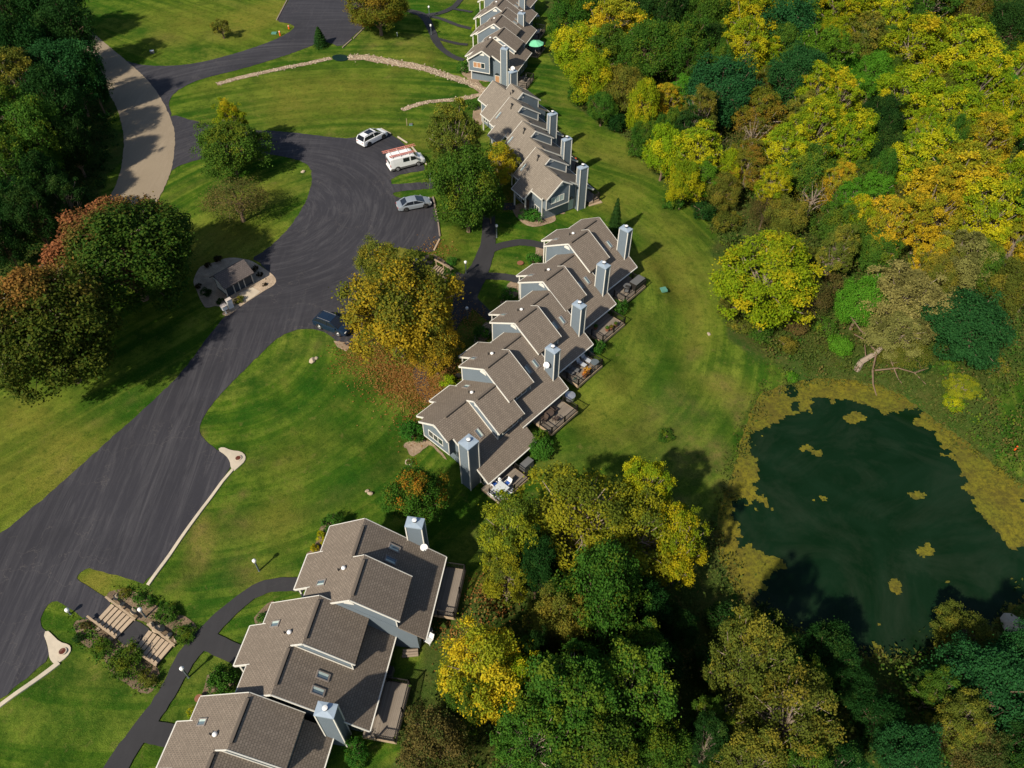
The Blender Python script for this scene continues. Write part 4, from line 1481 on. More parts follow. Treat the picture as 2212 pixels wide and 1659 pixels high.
        s.window_u(wr, 4.6, 5.8, .6, 1.8, 1, 2, 'glass_dark')
        # chimney
        cu, cv, cw, cd, cz = d.get('cu%d' % s.k, d['cu']), d.get('cv%d' % s.k, d['cv']), d['cw'], d['cd'], d.get('cz%d' % s.k, d['cz'])
        cu1 = max(cu + cw, -.05) if s.end and cu < -.5 else cu + cw
        b = MB()
        s.bx(b, cu, cu1, cv, cv + cd, -2.2, cz - .05)
        ch = s.part('chimney', b, 'siding_blue')
        b = MB()
        x0, x1 = sorted((s.X(cu - .06), s.X(cu1 + .06)))
        b.box((x0, -(cv + cd + .06), cz - .05), (x1, -(cv - .06), cz + .09))
        b.add([(x0, -(cv + cd + .06), cz + .09), (x1, -(cv + cd + .06), cz + .09), (x1, -(cv - .06), cz + .09), (x0, -(cv - .06), cz + .09), ((x0 + x1) / 2, -(cv + cd / 2), cz + .20)], [(0, 1, 4), (1, 2, 4), (2, 3, 4), (3, 0, 4)])
        cap = s.part('chimney_cap', b, 'cap_metal', ch)
        b = MB()
        cc = ((x0 + x1) / 2, -(cv + cd / 2), cz + .1)
        b.lathe(cc, [(.13, 0), (.13, .22), (.19, .24), (.19, .36), (.19, .37)], 14)
        s.part('flue', b, 'flue_metal', ch)
        b = MB()
        b.lathe(cc, [(.197, .21), (.197, .34)], 14)
        s.part('flue_band', b, 'dark_metal', ch)
        b = MB()
        b.lathe(cc, [(.21, .37), (.21, .40), (.06, .44)], 14)
        s.part('flue_top', b, 'white_plastic', ch)
        for uu in (cu, cu1):
            for v_ in (cv, cv + cd):
                b = MB()
                s.bx(b, uu - .055, uu + .055, v_ - .055, v_ + .055, -2.0, cz - .06)
                s.part('corner_board', b, 'white_trim', ch)
        # roof furniture
        if skies:
            s.skylight(1.0, 7.15, s.zl)
            s.skylight(2.2, 7.15, s.zl)
        if s.row in (3,):
            s.skylight(6.1, 2.8, s.zf, .5, 1.1)
            uv_, ud_ = (5.1, 5.0 - .45), (4.9, 4.25)
            for (uu, vv), h in ((uv_, .42), (ud_, .30)):
                b = MB()
                b.tube(s.P(uu, vv, s.zf(vv) - .05), s.P(uu, vv, s.zf(vv) + h), .09 if h > .4 else .06)
                b.tube(s.P(uu, vv, s.zf(vv) + h), s.P(uu, vv, s.zf(vv) + h + .1), .15 if h > .4 else .06)
                s.part('vent_pipe', b, 'dark_metal')
        else:
            s.skylight(5.5, 2.1, s.zf, .6, .85)
            b = MB()
            p = s.P(4.5, 3.95, s.zf(3.95))
            b.lathe(p, [(.11, -.1), (.11, .18), (.2, .2), (.19, .28), (.10, .34), (.02, .36)], 14)
            s.part('mushroom_vent', b, 'white_plastic', smooth=True)
            b = MB()
            b.tube(s.P(4.55, 3.45, s.zf(3.45) - .05), s.P(4.55, 3.45, s.zf(3.45) + .32), .07)
            s.part('vent_pipe', b, 'dark_metal')
        if s.end:
            # projecting bay with its windows
            b = MB()
            z0 = 2.2
            s.pr(b, [(1.95, z0), (1.95, s.zf(1.95) - .17), (vr, zr - .17), (5.8, s.zl(5.8) - .17), (5.8, z0)], -.85, -.01)
            s.part('bay', b, 'siding_blue')
            for v_ in (1.95, 5.8):
                b = MB()
                zt = s.zf(v_) if v_ < 3 else s.zl(v_)
                s.bx(b, -.89, -.79, v_ - .05, v_ + .05, z0 - .02, zt - .2)
                s.part('corner_board', b, 'white_trim')
            s.trim_line('bay_skirt', [(-.84, 1.95, z0 + .04), (-.84, 5.8, z0 + .04)], .08, .12)
            s.half_round(-.85, vr - .1, zr - 1.0, .45, -1)
            gl = 'blind_tan' if s.row == 4 else ('blind_pale' if s.row == 3 else 'window_glass')
            s.window_v(-.85, 2.75, 4.95, 2.95, 3.95, -1, [gl, gl, 'glass_dark' if s.row == 4 else gl], 3)
            b = MB()
            n = 10
            s.pr(b, [(6.9 + .42 * math.cos(math.pi * i / n), 1.75 + .42 * math.sin(math.pi * i / n)) for i in range(n + 1)], 0, -.05)
            s.part('arched_light', b, 'glass_dark')
            s.window_v(.02, 6.45, 7.35, .05, 1.7, -1, 'blind_tan' if s.row == 4 else 'blind_pale', 1)
            if s.row == 2:
                s.window_v(.02, vb - 1.75, vb - 1.0, -.05, 1.5, -1, 'window_glass', 1)


G1, G2, G3, G4 = 'townhouses of the nearest row', 'townhouses of the middle row', 'townhouses of the third row', 'townhouses of the farthest row'
Unit(2, 1, False, 'end townhouse with the tall chimney and bay window, nearest in the middle row', end=True, group=G2)
Unit(2, 2, True, 'second townhouse of the middle row, its chimney carrying a satellite dish', group=G2)
Unit(2, 3, True, 'central townhouse of the middle row, beside the deck with orange potted flowers', group=G2)
Unit(2, 4, True, 'fourth townhouse of the middle row, beside the deck with black covered furniture', group=G2)
Unit(2, 5, True, 'far end townhouse of the middle row next to the narrow dark conifer', group=G2)
Unit(1, 1, True, 'far townhouse of the nearest row, with a small dish at its chimney foot', group=G1)
Unit(1, 2, False, 'middle townhouse of the nearest row with weathered shingles around two skylights', group=G1)
Unit(1, 3, False, 'grey brown roofed townhouse cut by the bottom edge of the photo', group=G1, skies=False)
Unit(3, 1, False, 'blue end townhouse with pale bay window behind the big green tree', end=True, roof='shingle_grey', skies=False, group=G3)
Unit(3, 2, False, 'second townhouse from the near end of the third row, orange item on its deck', roof='shingle_grey', skies=False, group=G3)
Unit(3, 3, False, 'third townhouse from the near end of the third row', roof='shingle_grey', skies=False, group=G3)
Unit(3, 4, True, 'far end townhouse of the third row touching the stone creek', roof='shingle_grey', skies=False, group=G3)
Unit(4, 1, False, 'blue end townhouse with tan blinds in its bay window beside the creek', end=True, skies=False, group=G4)
Unit(4, 2, True, 'second townhouse of the farthest row, beside the green umbrella', group=G4)
Unit(4, 3, True, 'third townhouse of the farthest row', group=G4)
d4 = ROWS[4]
Unit(4, 5, True, 'farthest townhouse, cut by the top edge of the photo', group=G4, uvz=(2 * d4['u3'] - d4['u2'] + .3, 2 * d4['v3'] - d4['v2'] + .2, 0))


def hw(row, k, u, v, z):
    """world point from unit coordinates"""
    s = HOUSES[(row, k)]
    th = s.e.rotation_euler.z
    x, y, z = s.P(u, v, z)
    return Vector((s.e.location.x + x * math.cos(th) - y * math.sin(th), s.e.location.y + x * math.sin(th) + y * math.cos(th), s.e.location.z + z))


# ------------------------------------------------------------------ decks behind the houses
def railing(e, name, pts, h=.95, mat='railing_black'):
    """posts, rails and balusters along local points"""
    for a, c in zip(pts[:-1], pts[1:]):
        a, c = Vector(a), Vector(c)
        L_ = (c - a).length
        d = (c - a) / L_
        b = MB()
        up = Vector((0, 0, 1))
        b.beam(a + up * h, c + up * h, .07, .06)
        b.beam(a + up * .12, c + up * .12, .05, .05)
        n = int(L_ / .14)
        for i in range(1, n):
            p = a + d * (L_ * i / n)
            b.beam(p + up * .12, p + up * h, .025, .025, up=(1, 0, 0))
        b.build(name, M[mat], e)
        for p in (a, c):
            b = MB()
            b.box((p.x - .06, p.y - .06, p.z - .3), (p.x + .06, p.y + .06, p.z + h + .12))
            b.build('post', M[mat], e)


def deck(row, k, label, u0=.5, u1=4.8, v1=13.0, h=.4, rails=True, mat='railing_black', group='rear decks of the townhouses', gap=True):
    s = HOUSES[(row, k)]
    v0 = s.vb - .76
    e = empty('deck', hw(row, k, (u0 + u1) / 2, (v0 + v1) / 2, 0), s.e.rotation_euler.z, label, 'deck', group)
    w, l = (u1 - u0) / 2, (v1 - v0) / 2
    b = MB()
    b.box((-w, -l, h - .05), (w, l, h))
    b.build('boards', M['deck_boards'], e)
    b = MB()
    for x0, x1, y0, y1 in ((-w - .06, w + .06, -l - .08, -l), (-w - .06, -w, -l, l), (w, w + .06, -l, l)):
        b.box((x0, y0, h - .34), (x1, y1, h + .03))
    b.build('rim_beam', M['timber'], e)
    if rails:
        sx = -1 if s.mir else 1
        z = h
        pts = [(-w, l * .15, z), (-w, -l, z)]
        railing(e, 'railing', pts, mat=mat)
        railing(e, 'railing', [(-w, -l, z), (w * (.0), -l, z), (w, -l, z)] if gap is True else [(-w + .4, -l, z), (w, -l, z)], mat=mat)
        railing(e, 'railing', [(w, -l, z), (w, l * .4, z)], mat=mat)
    s.deck = (e, w, l, h)
    return e


deck(2, 1, 'deck with the pale table and blue cushions at the near end of the middle row', u0=-.7, u1=3.5, v1=12.9)
deck(2, 2, 'tan deck with dark dining chairs, second from the near end of the middle row')
deck(2, 3, 'deck crowded with grey loungers and a round dark table')
deck(2, 4, 'deck with orange flowers in pots along its railing')
deck(2, 5, 'deck with black covered furniture at the far end of the middle row')
deck(1, 1, 'wide grey deck with a bench behind the nearest row', u0=-.1, u1=4.6, v1=13.1)
deck(1, 2, 'grey deck at the bottom, behind the house with two skylights', u0=-.5, u1=4.1, v1=13.3)
deck(3, 1, 'small dark deck behind the end house with the pale bay window', u0=-.6, u1=3.2, v1=11.6)
deck(3, 2, 'shaded deck behind the second house of the third row', u0=.2, u1=3.0, v1=12.0)
deck(3, 3, 'shaded deck behind the third house of the third row', u0=.2, u1=3.0, v1=12.0)
deck(4, 1, 'railed deck behind the end house with tan blinds', u0=-.4, u1=3.5, v1=12.5)
deck(4, 2, 'deck with the green umbrella in the farthest row', v1=12.6)
deck(4, 3, 'deck with white chairs in the farthest row', v1=12.6)

# ------------------------------------------------------------------ vegetation
def leaf_quads(c, n, size, tint, elong=1.35):
    """c: (N,3) centres, n: (N,3) normals, size: (N,), tint: (N,3)"""
    N = len(c)
    n = n / (np.linalg.norm(n, axis=1, keepdims=True) + 1e-9)
    r = rng.normal(size=(N, 3))
    a = np.cross(n, r)
    a /= (np.linalg.norm(a, axis=1, keepdims=True) + 1e-9)
    b = np.cross(n, a)
    sa = a * (size * elong / 2)[:, None]
    sb = b * (size / 2)[:, None]
    v = np.stack([c - sa, c - sb * .9 + n * (size * .12)[:, None], c + sa, c + sb * .9 + n * (size * .12)[:, None]], 1).reshape(-1, 3)
    return v, np.repeat(tint, 4, axis=0)


def mesh_from_quads(name, v, t, mat):
    N = len(v) // 4
    me = bpy.data.meshes.new(name)
    me.vertices.add(len(v))
    me.vertices.foreach_set('co', v.astype(np.float32).ravel())
    me.loops.add(len(v))
    me.loops.foreach_set('vertex_index', np.arange(len(v), dtype=np.int32))
    me.polygons.add(N)
    me.polygons.foreach_set('loop_start', np.arange(0, len(v), 4, dtype=np.int32))
    me.polygons.foreach_set('loop_total', np.full(N, 4, dtype=np.int32))
    me.update(calc_edges=True)
    at = me.color_attributes.new('tint', 'FLOAT_COLOR', 'POINT')
    at.data.foreach_set('color', np.concatenate([t, np.ones((len(t), 1))], 1).astype(np.float32).ravel())
    me.materials.append(mat)
    return me


def crown(kind, seed, R, H, z0, nleaf, leaf, nl=11, gap=.0, lob=.42, clump=.13, egg=0.0, drop=0.0):
    """foliage of nominal radius R between z0 and H; also returns the limbs"""
    r = np.random.default_rng(seed)
    cz, rz = (z0 + H) / 2, (H - z0) / 2
    L = []
    for i in range(nl):
        ph = i * 2.39996 + r.uniform(-.4, .4)
        ct = 1 - 1.65 * (i + .5) / nl + r.uniform(-.1, .1)
        ct = max(-.75, min(1, ct))
        st_ = math.sqrt(1 - ct * ct)
        taper = 1 - egg * max(0, ct)
        k = r.uniform(.45, .80) if kind in ('lacy', 'airy') else r.uniform(.48, .74)
        L.append((np.array([math.cos(ph) * st_ * R * k * taper, math.sin(ph) * st_ * R * k * taper, cz + ct * rz * r.uniform(.55, .72)]), lob * R * r.uniform(.75, 1.15) * (.9 if taper < .8 else 1)))
    if kind in ('lacy', 'airy', 'broad', 'young', 'bigbush', 'maple'):
        # small outlying sprays that break up the outline
        for i in range(int(nl * {'broad': 1.2, 'maple': 1.6}.get(kind, 1.5))):
            ph, ct = r.uniform(0, 6.283), r.uniform(-.55, .98)
            st_ = math.sqrt(1 - ct * ct)
            k = r.uniform(.78, 1.08) if kind != 'maple' else r.uniform(.70, .92) * (1 - .25 * max(0, ct))
            L.append((np.array([math.cos(ph) * st_ * R * k, math.sin(ph) * st_ * R * k, cz + ct * rz * k * .92]), R * r.uniform(.12, .22)))
    C, Nn, G_ = [], [], []
    ncl = max(30, int(nleaf / 42))
    w = np.array([l[1] ** 2 for l in L])
    w /= w.sum()
    pick = r.choice(len(L), ncl, p=w)
    for i in pick:
        c, rl = L[i]
        d = r.normal(size=3)
        out = (c - np.array([0, 0, cz])) / R
        d += out * 1.1
        d[2] += .25
        d /= np.linalg.norm(d)
        p = c + d * rl * np.array([1, 1, .85 * rz / R if rz < R else .95]) * r.uniform(.72, 1.05)
        if gap and r.random() < gap * (.5 + .5 * math.sin(p[0] * 1.7 / R * 3 + seed) * math.cos(p[1] * 2.1 / R * 3)):
            continue
        C.append(p)
        Nn.append(d)
        G_.append(.55 * (0.5 + .5 * math.sin(i * 12.9898 + seed)) + .45 * r.random())
    C, Nn, G_ = np.array(C), np.array(Nn), np.array(G_)
    per = max(8, nleaf // len(C))
    cc = np.repeat(C, per, 0)
    nn = np.repeat(Nn, per, 0)
    gg = np.repeat(G_, per)
    rc = clump * R
    off = r.normal(size=cc.shape)
    off -= nn * (off * nn).sum(1, keepdims=True) * .45
    if kind in ('lacy', 'airy'):
        off[:, 2] *= .45
        nn = nn * .5 + np.array([0, 0, .9])
    pos = cc + off * rc * r.uniform(.55, 1.05, (len(cc), 1))
    pos[:, 2] -= drop * np.abs(off[:, 0]) * rc
    nrm = nn * .9 + r.normal(size=nn.shape) * .75 + np.array([0, 0, .35])
    hgt = np.clip((pos[:, 2] - z0) / (H - z0), 0, 1)
    tint = np.stack([r.random(len(pos)), np.clip(gg + r.normal(size=len(pos)) * .05, 0, 1), hgt], 1)
    sz = leaf * r.uniform(.65, 1.25, len(pos))
    v, t = leaf_quads(pos, nrm, sz, tint)
    # limbs
    b = MB()
    tr = R * .05 + .04
    th_ = z0 + (H - z0) * .42
    bend = Vector((r.uniform(-.05, .05) * R, r.uniform(-.05, .05) * R, th_))
    b.tube((0, 0, -.4), (bend.x * .4, bend.y * .4, z0 * .8 + .1), tr * 1.35, tr, 7)
    b.tube((bend.x * .4, bend.y * .4, z0 * .8 + .1), bend, tr, tr * .7, 6)
    for c, rl in L:
        s0 = Vector((bend.x * .4, bend.y * .4, z0 * .8 + .1)).lerp(bend, r.uniform(.0, 1))
        mid = s0.lerp(Vector(c), .5) + Vector((0, 0, .06 * R))
        b.tube(s0, mid, tr * .5, tr * .32, 5, cap=False)
        b.tube(mid, c, tr * .32, tr * .14, 4, cap=False)
        if rl < .23 * R:
            continue
        for _ in range(2 if kind != 'airy' else 5):
            d = Vector(r.normal(size=3)).normalized()
            b.tube(Vector(c), Vector(c) + d * rl * .85, tr * .14, tr * .05, 3, cap=False)
    return v, t, b


KINDS = {}


def kind(name, n, R, H, z0, nleaf, leaf, bark='bark', **k):
    lst = []
    for i in range(n):
        v, t, b = crown(name, 11 + i * 17 + len(name), R, H, z0, nleaf, leaf, **k)
        lst.append((mesh_from_quads('crown', v, t, M['leaf_green']), b.mesh('trunk', M[bark])))
    KINDS[name] = (lst, R, H)


kind('broad', 4, 5.0, 11.0, 1.0, 27000, .20, nl=20, gap=.35, lob=.36, clump=.11)
kind('airy', 4, 5.0, 12.0, 1.8, 15000, .21, bark='pale_bark', nl=20, gap=.6, lob=.33, clump=.12)
kind('lacy', 4, 5.0, 12.0, 1.0, 25000, .21, nl=24, gap=.6, lob=.33, clump=.10, bark='pale_bark')
kind('maple', 2, 7.5, 16.0, .6, 44000, .24, nl=30, gap=.15, lob=.32, egg=.30, clump=.075)
kind('young', 3, 2.2, 5.0, .9, 3600, .17, nl=9, gap=.2)
kind('bush', 4, 1.0, 1.5, .05, 1500, .12, nl=7, lob=.5, clump=.2)
kind('bigbush', 3, 2.4, 3.2, .1, 4200, .20, nl=9, lob=.46, clump=.16, gap=.2)
kind('sparse', 2, 3.5, 7.0, 1.4, 9000, .13, nl=14, gap=.2, lob=.42, clump=.2)
kind('bare', 2, 3.5, 8.0, 2.0, 900, .18, bark='pale_bark', nl=16, gap=.3, lob=.45, clump=.2)


def conifer_mesh(R, H, n):
    r = np.random.default_rng(5)
    z = r.random(n) ** .8
    rad = R * (1 - z) ** .8 * r.uniform(.55, 1.02, n)
    a = r.uniform(0, 2 * np.pi, n)
    tier = np.sin(z * 60) * .08 * R
    pos = np.stack([np.cos(a) * (rad + tier), np.sin(a) * (rad + tier), .3 + z * (H - .3)], 1)
    nrm = np.stack([np.cos(a), np.sin(a), np.full(n, .8)], 1) + r.normal(size=(n, 3)) * .4
    v, t = leaf_quads(pos, nrm, r.uniform(.10, .22, n), np.stack([r.random(n), r.random(n), z], 1), 2.0)
    b = MB()
    b.tube((0, 0, -.3), (0, 0, H * .9), .1 * R + .04, .02, 6)
    return mesh_from_quads('crown', v, t, M['leaf_dark']), b.mesh('trunk', M['bark'])


KINDS['conifer'] = ([conifer_mesh(1.6, 6.5, 4200)], 1.6, 6.5)


def depth_of(p):
    return p.y * CP - (p.z - CAM_H) * SP


def plant(cx, cy, r, h, kd, mat, label, cat='tree', group=None, name=None, var=None, base=None, rot=None, sq=1.0):
    """crown centre seen at cx, cy with radius r in survey pixels; h the height in metres"""
    lst, R0, H0 = KINDS[kd]
    p = GT(cx, cy, h * .55)
    if base:
        p = GT(*base)
    rr = r * depth_of(p) / FOC
    s = rr / R0
    nm = name or {'tree': 'tree', 'shrub': 'shrub', 'conifer': 'conifer'}[cat]
    e = empty(nm, (p.x, p.y, p.z - .05), random.uniform(0, 6.28) if rot is None else rot, label, cat, group, (s * random.uniform(.88, 1.12), s * sq * random.uniform(.88, 1.12), h / H0))
    if kd in ('lacy', 'airy', 'broad'):
        e.rotation_euler[0], e.rotation_euler[1] = random.uniform(-.08, .08), random.uniform(-.08, .08)
    cm, tm = lst[(random.randrange(len(lst)) if var is None else var) % len(lst)]
    c = bpy.data.objects.new('foliage' if cat == 'shrub' else 'crown', cm)
    t = bpy.data.objects.new('stem' if cat == 'shrub' else 'trunk', tm)
    for o in (c, t):
        col.objects.link(o)
        o.parent = e
    c.material_slots[0].link = 'OBJECT'
    c.material_slots[0].material = M['leaf_' + mat]
    return e


GW, GB, GL, GP = 'trees of the autumn wood on the right', 'trees of the lower wood beside the pond', 'trees of the dark wood at the left edge', 'trees around the pond'
TREES = [
    # lawn and roadside trees
    (262, 540, 146, 14, 'maple', 'maple_red', 'large maple beside the mail kiosk, red leaves only on its upper left', None),
    (92, 700, 142, 16, 'maple', 'maple', 'large maple with an orange top at the left edge, above the road', None),
    (856, 672, 118, 13, 'broad', 'autumn', 'broad golden green tree hiding the front of the dark blue SUV', None),
    (940, 750, 50, 8, 'broad', 'autumn', 'thinner yellowish tree joined to the lower right of the golden tree', None),
    (818, 566, 42, 7.5, 'broad', 'olive', 'grey green tree top rising behind the golden tree by the stairs', None),
    (1007, 405, 64, 13, 'broad', 'green', 'big dark green tree between the silver sedan and the blue end house', None),
    (985, 300, 52, 13, 'lacy', 'olive', 'olive upper tree above the big dark green one, left of the third row', None),
    (1078, 356, 34, 8, 'lacy', 'gold', 'small golden tree against the porch of the third row', None),
    (1060, 440, 32, 6, 'broad', 'green', 'low green tree under the small golden one by the third row', None),
    (494, 318, 74, 8.0, 'broad', 'green', 'green tree on the grass island beside the tan road', None),
    (496, 262, 30, 9.0, 'lacy', 'yellowgreen', 'yellow green top directly above the island\'s green tree', None),
    (512, 435, 62, 6.0, 'sparse', 'brown', 'thin brownish tree in the middle of the grass island', None),
    (898, 1070, 62, 7.5, 'broad', 'orangetip', 'small green maple with orange tips between the two nearest rows', None),
    (816, 18, 68, 9, 'broad', 'orange', 'orange and green tree beside the upper car park at the top edge', None),
    (478, 60, 19, 3.6, 'young', 'olive', 'young tree alone on the top left lawn', None),
    # wood on the right, top to bottom
    (1236, 30, 46, 11, 'broad', 'green', 'green tree at the wood\'s top left corner', GW),
    (1322, 62, 60, 12, 'lacy', 'gold', 'golden tree at the top of the wood, nearest the farthest row', GW),
    (1250, 110, 52, 10, 'broad', 'yellowgreen', 'yellow green tree on the wood\'s edge beside the green umbrella', GW),
    (1420, 30, 60, 13, 'broad', 'dark', 'dark green tree at the top edge, right of the golden one', GW),
    (1398, 112, 56, 12, 'broad', 'green', 'mid green tree in the top left of the wood', GW),
    (1285, 170, 50, 10, 'broad', 'yellowgreen', 'yellowish tree on the wood\'s edge beside the third row\'s far end', GW),
    (1470, 110, 54, 13, 'broad', 'green', 'green tree left of the tall golden tree near the top', GW),
    (1515, 30, 50, 13, 'broad', 'green', 'green tree at the top edge left of the tall golden tree', GW),
    (1352, 195, 48, 8, 'broad', 'olive', 'olive tree on the wood\'s edge right of the third row', GW),
    (1628, 45, 52, 15, 'lacy', 'yellow', 'tall golden tree with visible trunk near the top of the wood', GW),
    (1600, 108, 44, 13, 'lacy', 'yellow', 'lower left half of the tall golden pair near the top', GW),
    (1560, 195, 74, 12, 'broad', 'teal', 'large blue green tree in the upper left of the wood', GW),
    (1700, 60, 62, 14, 'broad', 'teal', 'dark blue green tree right of the tall golden tree', GW),
    (1716, 165, 52, 12, 'broad', 'teal', 'smaller blue green tree below the dark one', GW),
    (1440, 225, 34, 8, 'lacy', 'gold', 'small golden brown tree at the wood\'s left edge', GW),
    (1300, 232, 32, 6, 'broad', 'green', 'low green tree in the wood\'s lower left fringe', GW),
    (1400, 285, 34, 6, 'broad', 'green', 'low green tree on the mown grass edge above the back lawn', GW),
    (1772, 130, 58, 13, 'lacy', 'bright', 'bright green tree in the upper middle of the wood', GW),
    (1760, 200, 40, 11, 'lacy', 'yellowgreen', 'lime tree just below the bright green one', GW),
    (1830, 18, 62, 13, 'lacy', 'yellowgreen', 'yellow green tree at the top edge, middle of the wood', GW),
    (1862, 90, 48, 12, 'lacy', 'olive', 'olive tree under the top middle lime tree', GW),
    (1925, 45, 36, 12, 'lacy', 'yellow', 'slim yellow tree near the top edge', GW),
    (2000, 22, 62, 13, 'lacy', 'green', 'olive green tree at the top edge of the wood', GW),
    (2090, 40, 48, 12, 'broad', 'olive', 'dull olive tree near the top right corner', GW),
    (2185, 60, 52, 12, 'broad', 'dark', 'dark tree in the top right corner', GW),
    (1985, 115, 66, 14, 'lacy', 'yellowgreen', 'left part of the big lime yellow canopy', GW),
    (2072, 118, 74, 15, 'lacy', 'yellow', 'brightest yellow tree of the big upper right canopy', GW),
    (2110, 195, 62, 13, 'lacy', 'yellowgreen', 'lime tree at the right of the big canopy', GW),
    (1962, 215, 56, 12, 'lacy', 'yellowgreen', 'yellow green tree below the left of the big canopy', GW),
    (2045, 260, 58, 12, 'lacy', 'yellow', 'yellow tree below the big canopy', GW),
    (2180, 170, 40, 11, 'lacy', 'yellowgreen', 'yellow green tree at the right edge beside the big canopy', GW),
    (1642, 252, 52, 10, 'lacy', 'orange', 'rusty orange tree in the middle left of the wood', GW),
    (1628, 292, 40, 8, 'bare', 'brown', 'bare branched brown tree under the rusty orange one', GW),
    (1815, 212, 42, 11, 'lacy', 'yellowgreen', 'small lime tree in the centre of the wood', GW),
    (1762, 285, 58, 12, 'lacy', 'yellow', 'yellow tree left of the wood\'s centre', GW),
    (1842, 300, 50, 12, 'lacy', 'yellowgreen', 'lime yellow tree in the centre of the wood', GW),
    (1905, 260, 40, 9, 'broad', 'dark', 'dark tree in the gap at the wood\'s centre', GW),
    (1915, 330, 44, 9, 'broad', 'dark', 'dark green tree below the wood\'s central gap', GW),
    (2118, 310, 56, 11, 'lacy', 'gold', 'golden brown tree near the right edge of the wood', GW),
    (2195, 250, 44, 11, 'lacy', 'yellow', 'yellow tree at the right edge, upper half', GW),
    (1498, 335, 50, 10, 'lacy', 'yellow', 'yellow tree standing proud of the wood\'s left edge', GW),
    (1478, 395, 40, 8, 'broad', 'yellow', 'low golden tree at the tip of the wood\'s left edge', GW),
    (1552, 330, 34, 7, 'bare', 'brown', 'bare purple grey tree between two golden ones', GW),
    (1612, 362, 42, 9, 'lacy', 'orange', 'orange brown tree right of the bare grey one', GW),
    (1688, 335, 46, 11, 'lacy', 'yellow', 'golden tree in the lower left of the wood', GW),
    (1664, 408, 30, 9, 'lacy', 'yellow', 'small golden tree hanging over the scrub', GW),
    (1740, 372, 56, 9, 'broad', 'green', 'dark green tree behind the bare brown one', GW),
    (1560, 410, 38, 6, 'broad', 'olive', 'dull low tree at the wood\'s left foot', GW),
    (1756, 432, 40, 8, 'bare', 'orange', 'half bare tree with orange leaves near the wood\'s lower edge', GW),
    (1818, 400, 34, 9, 'lacy', 'gold', 'golden tree left of the bright green bush like tree', GW),
    (1888, 425, 44, 8, 'lacy', 'bright', 'vivid green tree low in the wood', GW),
    (1945, 420, 34, 6, 'sparse', 'olive', 'grey olive tree right of the vivid green one', GW),
    (1990, 350, 60, 12, 'lacy', 'yellow', 'yellow tree above the great golden canopy', GW),
    (2068, 395, 76, 13, 'lacy', 'gold', 'great golden tree at the right of the wood', GW),
    (2008, 462, 62, 12, 'lacy', 'gold', 'golden tree at the lower edge of the great canopy', GW),
    (1920, 492, 52, 10, 'lacy', 'gold', 'golden tree at the left tip of the great canopy', GW),
    (2125, 470, 66, 12, 'lacy', 'yellow', 'yellow tree at the right of the great canopy', GW),
    (2195, 400, 48, 11, 'lacy', 'yellowgreen', 'yellow green tree at the right edge, middle', GW),
    (2200, 520, 44, 10, 'lacy', 'gold', 'golden tree at the right edge above the pond', GW),
    (1825, 490, 50, 8, 'broad', 'green', 'dark green tree above the willow', GW),
    (1895, 545, 40, 7, 'broad', 'green', 'green tree between the willow and the golden canopy', GW),
    (1700, 470, 44, 6, 'broad', 'olive', 'dull olive tree above the lime yellow round tree', GW),
    (1650, 460, 36, 5, 'sparse', 'brown', 'brown scrubby tree above the lime yellow round tree', GW),
    (1652, 608, 104, 11, 'lacy', 'yellowgreen', 'big round lime yellow tree at the corner of the back lawn', GP),
    (1752, 655, 44, 6, 'sparse', 'brown', 'brown twiggy tree right of the round lime yellow tree', GP),
    (1862, 655, 52, 8, 'broad', 'bright', 'green tree just left of the leaning willow', GP),
    (1950, 645, 80, 10, 'lacy', 'cream', 'pale cream green willow crown leaning over the pond\'s far shore', GP),
    (1940, 712, 60, 6.5, 'lacy', 'cream', 'lower grey green part of the willow above its bare limbs', GP),
    (1968, 765, 42, 3.6, 'sparse', 'olive', 'thin olive foliage hanging among the willow\'s bare limbs', GP),
    (1925, 770, 30, 3.0, 'sparse', 'olive', 'thin foliage at the foot of the willow trunk', GP),
    (2085, 565, 54, 10, 'lacy', 'cream', 'cream coloured tree right of the willow', GP),
    (2098, 705, 82, 9, 'broad', 'teal', 'large blue green tree behind the pond', GP),
    (2010, 560, 34, 9, 'lacy', 'gold', 'golden sprig tree beside the cream coloured tree', GP),
    (2180, 620, 48, 8, 'broad', 'olive', 'olive tree at the right edge above the pond', GP),
    (2080, 836, 34, 2.2, 'lacy', 'limeyellow', 'low yellowish tree on the pond\'s far right bank', GP),
    # lower wood
    (1108, 1165, 74, 11, 'lacy', 'limeyellow', 'yellow tree covering the corner of the deck with the pale table', GB),
    (1095, 1250, 50, 8, 'lacy', 'limeyellow', 'lower dull yellow tree beside the grey bench deck', GB),
    (1240, 1115, 98, 12, 'airy', 'limeyellow', 'wide open yellow tree with pale limbs below the back lawn', GB),
    (1360, 1165, 84, 11, 'airy', 'limeyellow', 'yellow brown open tree in the middle of the lower wood', GB),
    (1395, 1066, 50, 10.5, 'lacy', 'yellow', 'tall thin yellow tree reaching up towards the pond meadow', GB),
    (1475, 1185, 58, 12, 'lacy', 'yellow', 'bright yellow tree leaning towards the pond', GB),
    (1290, 1285, 86, 13, 'broad', 'green', 'green tree with yellow flecks in the heart of the lower wood', GB),
    (1195, 1350, 60, 10, 'broad', 'olive', 'grey green tree left of the heart of the lower wood', GB),
    (1380, 1300, 52, 8, 'broad', 'dark', 'dark tree between the lower wood and the pond', GB),
    (1460, 1350, 40, 6, 'broad', 'dark', 'small dark tree on the shaded bank left of the pond', GB),
    (1046, 1440, 84, 13, 'lacy', 'gold', 'golden tree beside the green strip behind the nearest row', GB),
    (1120, 1500, 50, 11, 'lacy', 'yellowgreen', 'yellow green tree under the golden one', GB),
    (945, 1595, 66, 8, 'broad', 'brown', 'brown and orange tree at the bottom behind the lowest deck', GB),
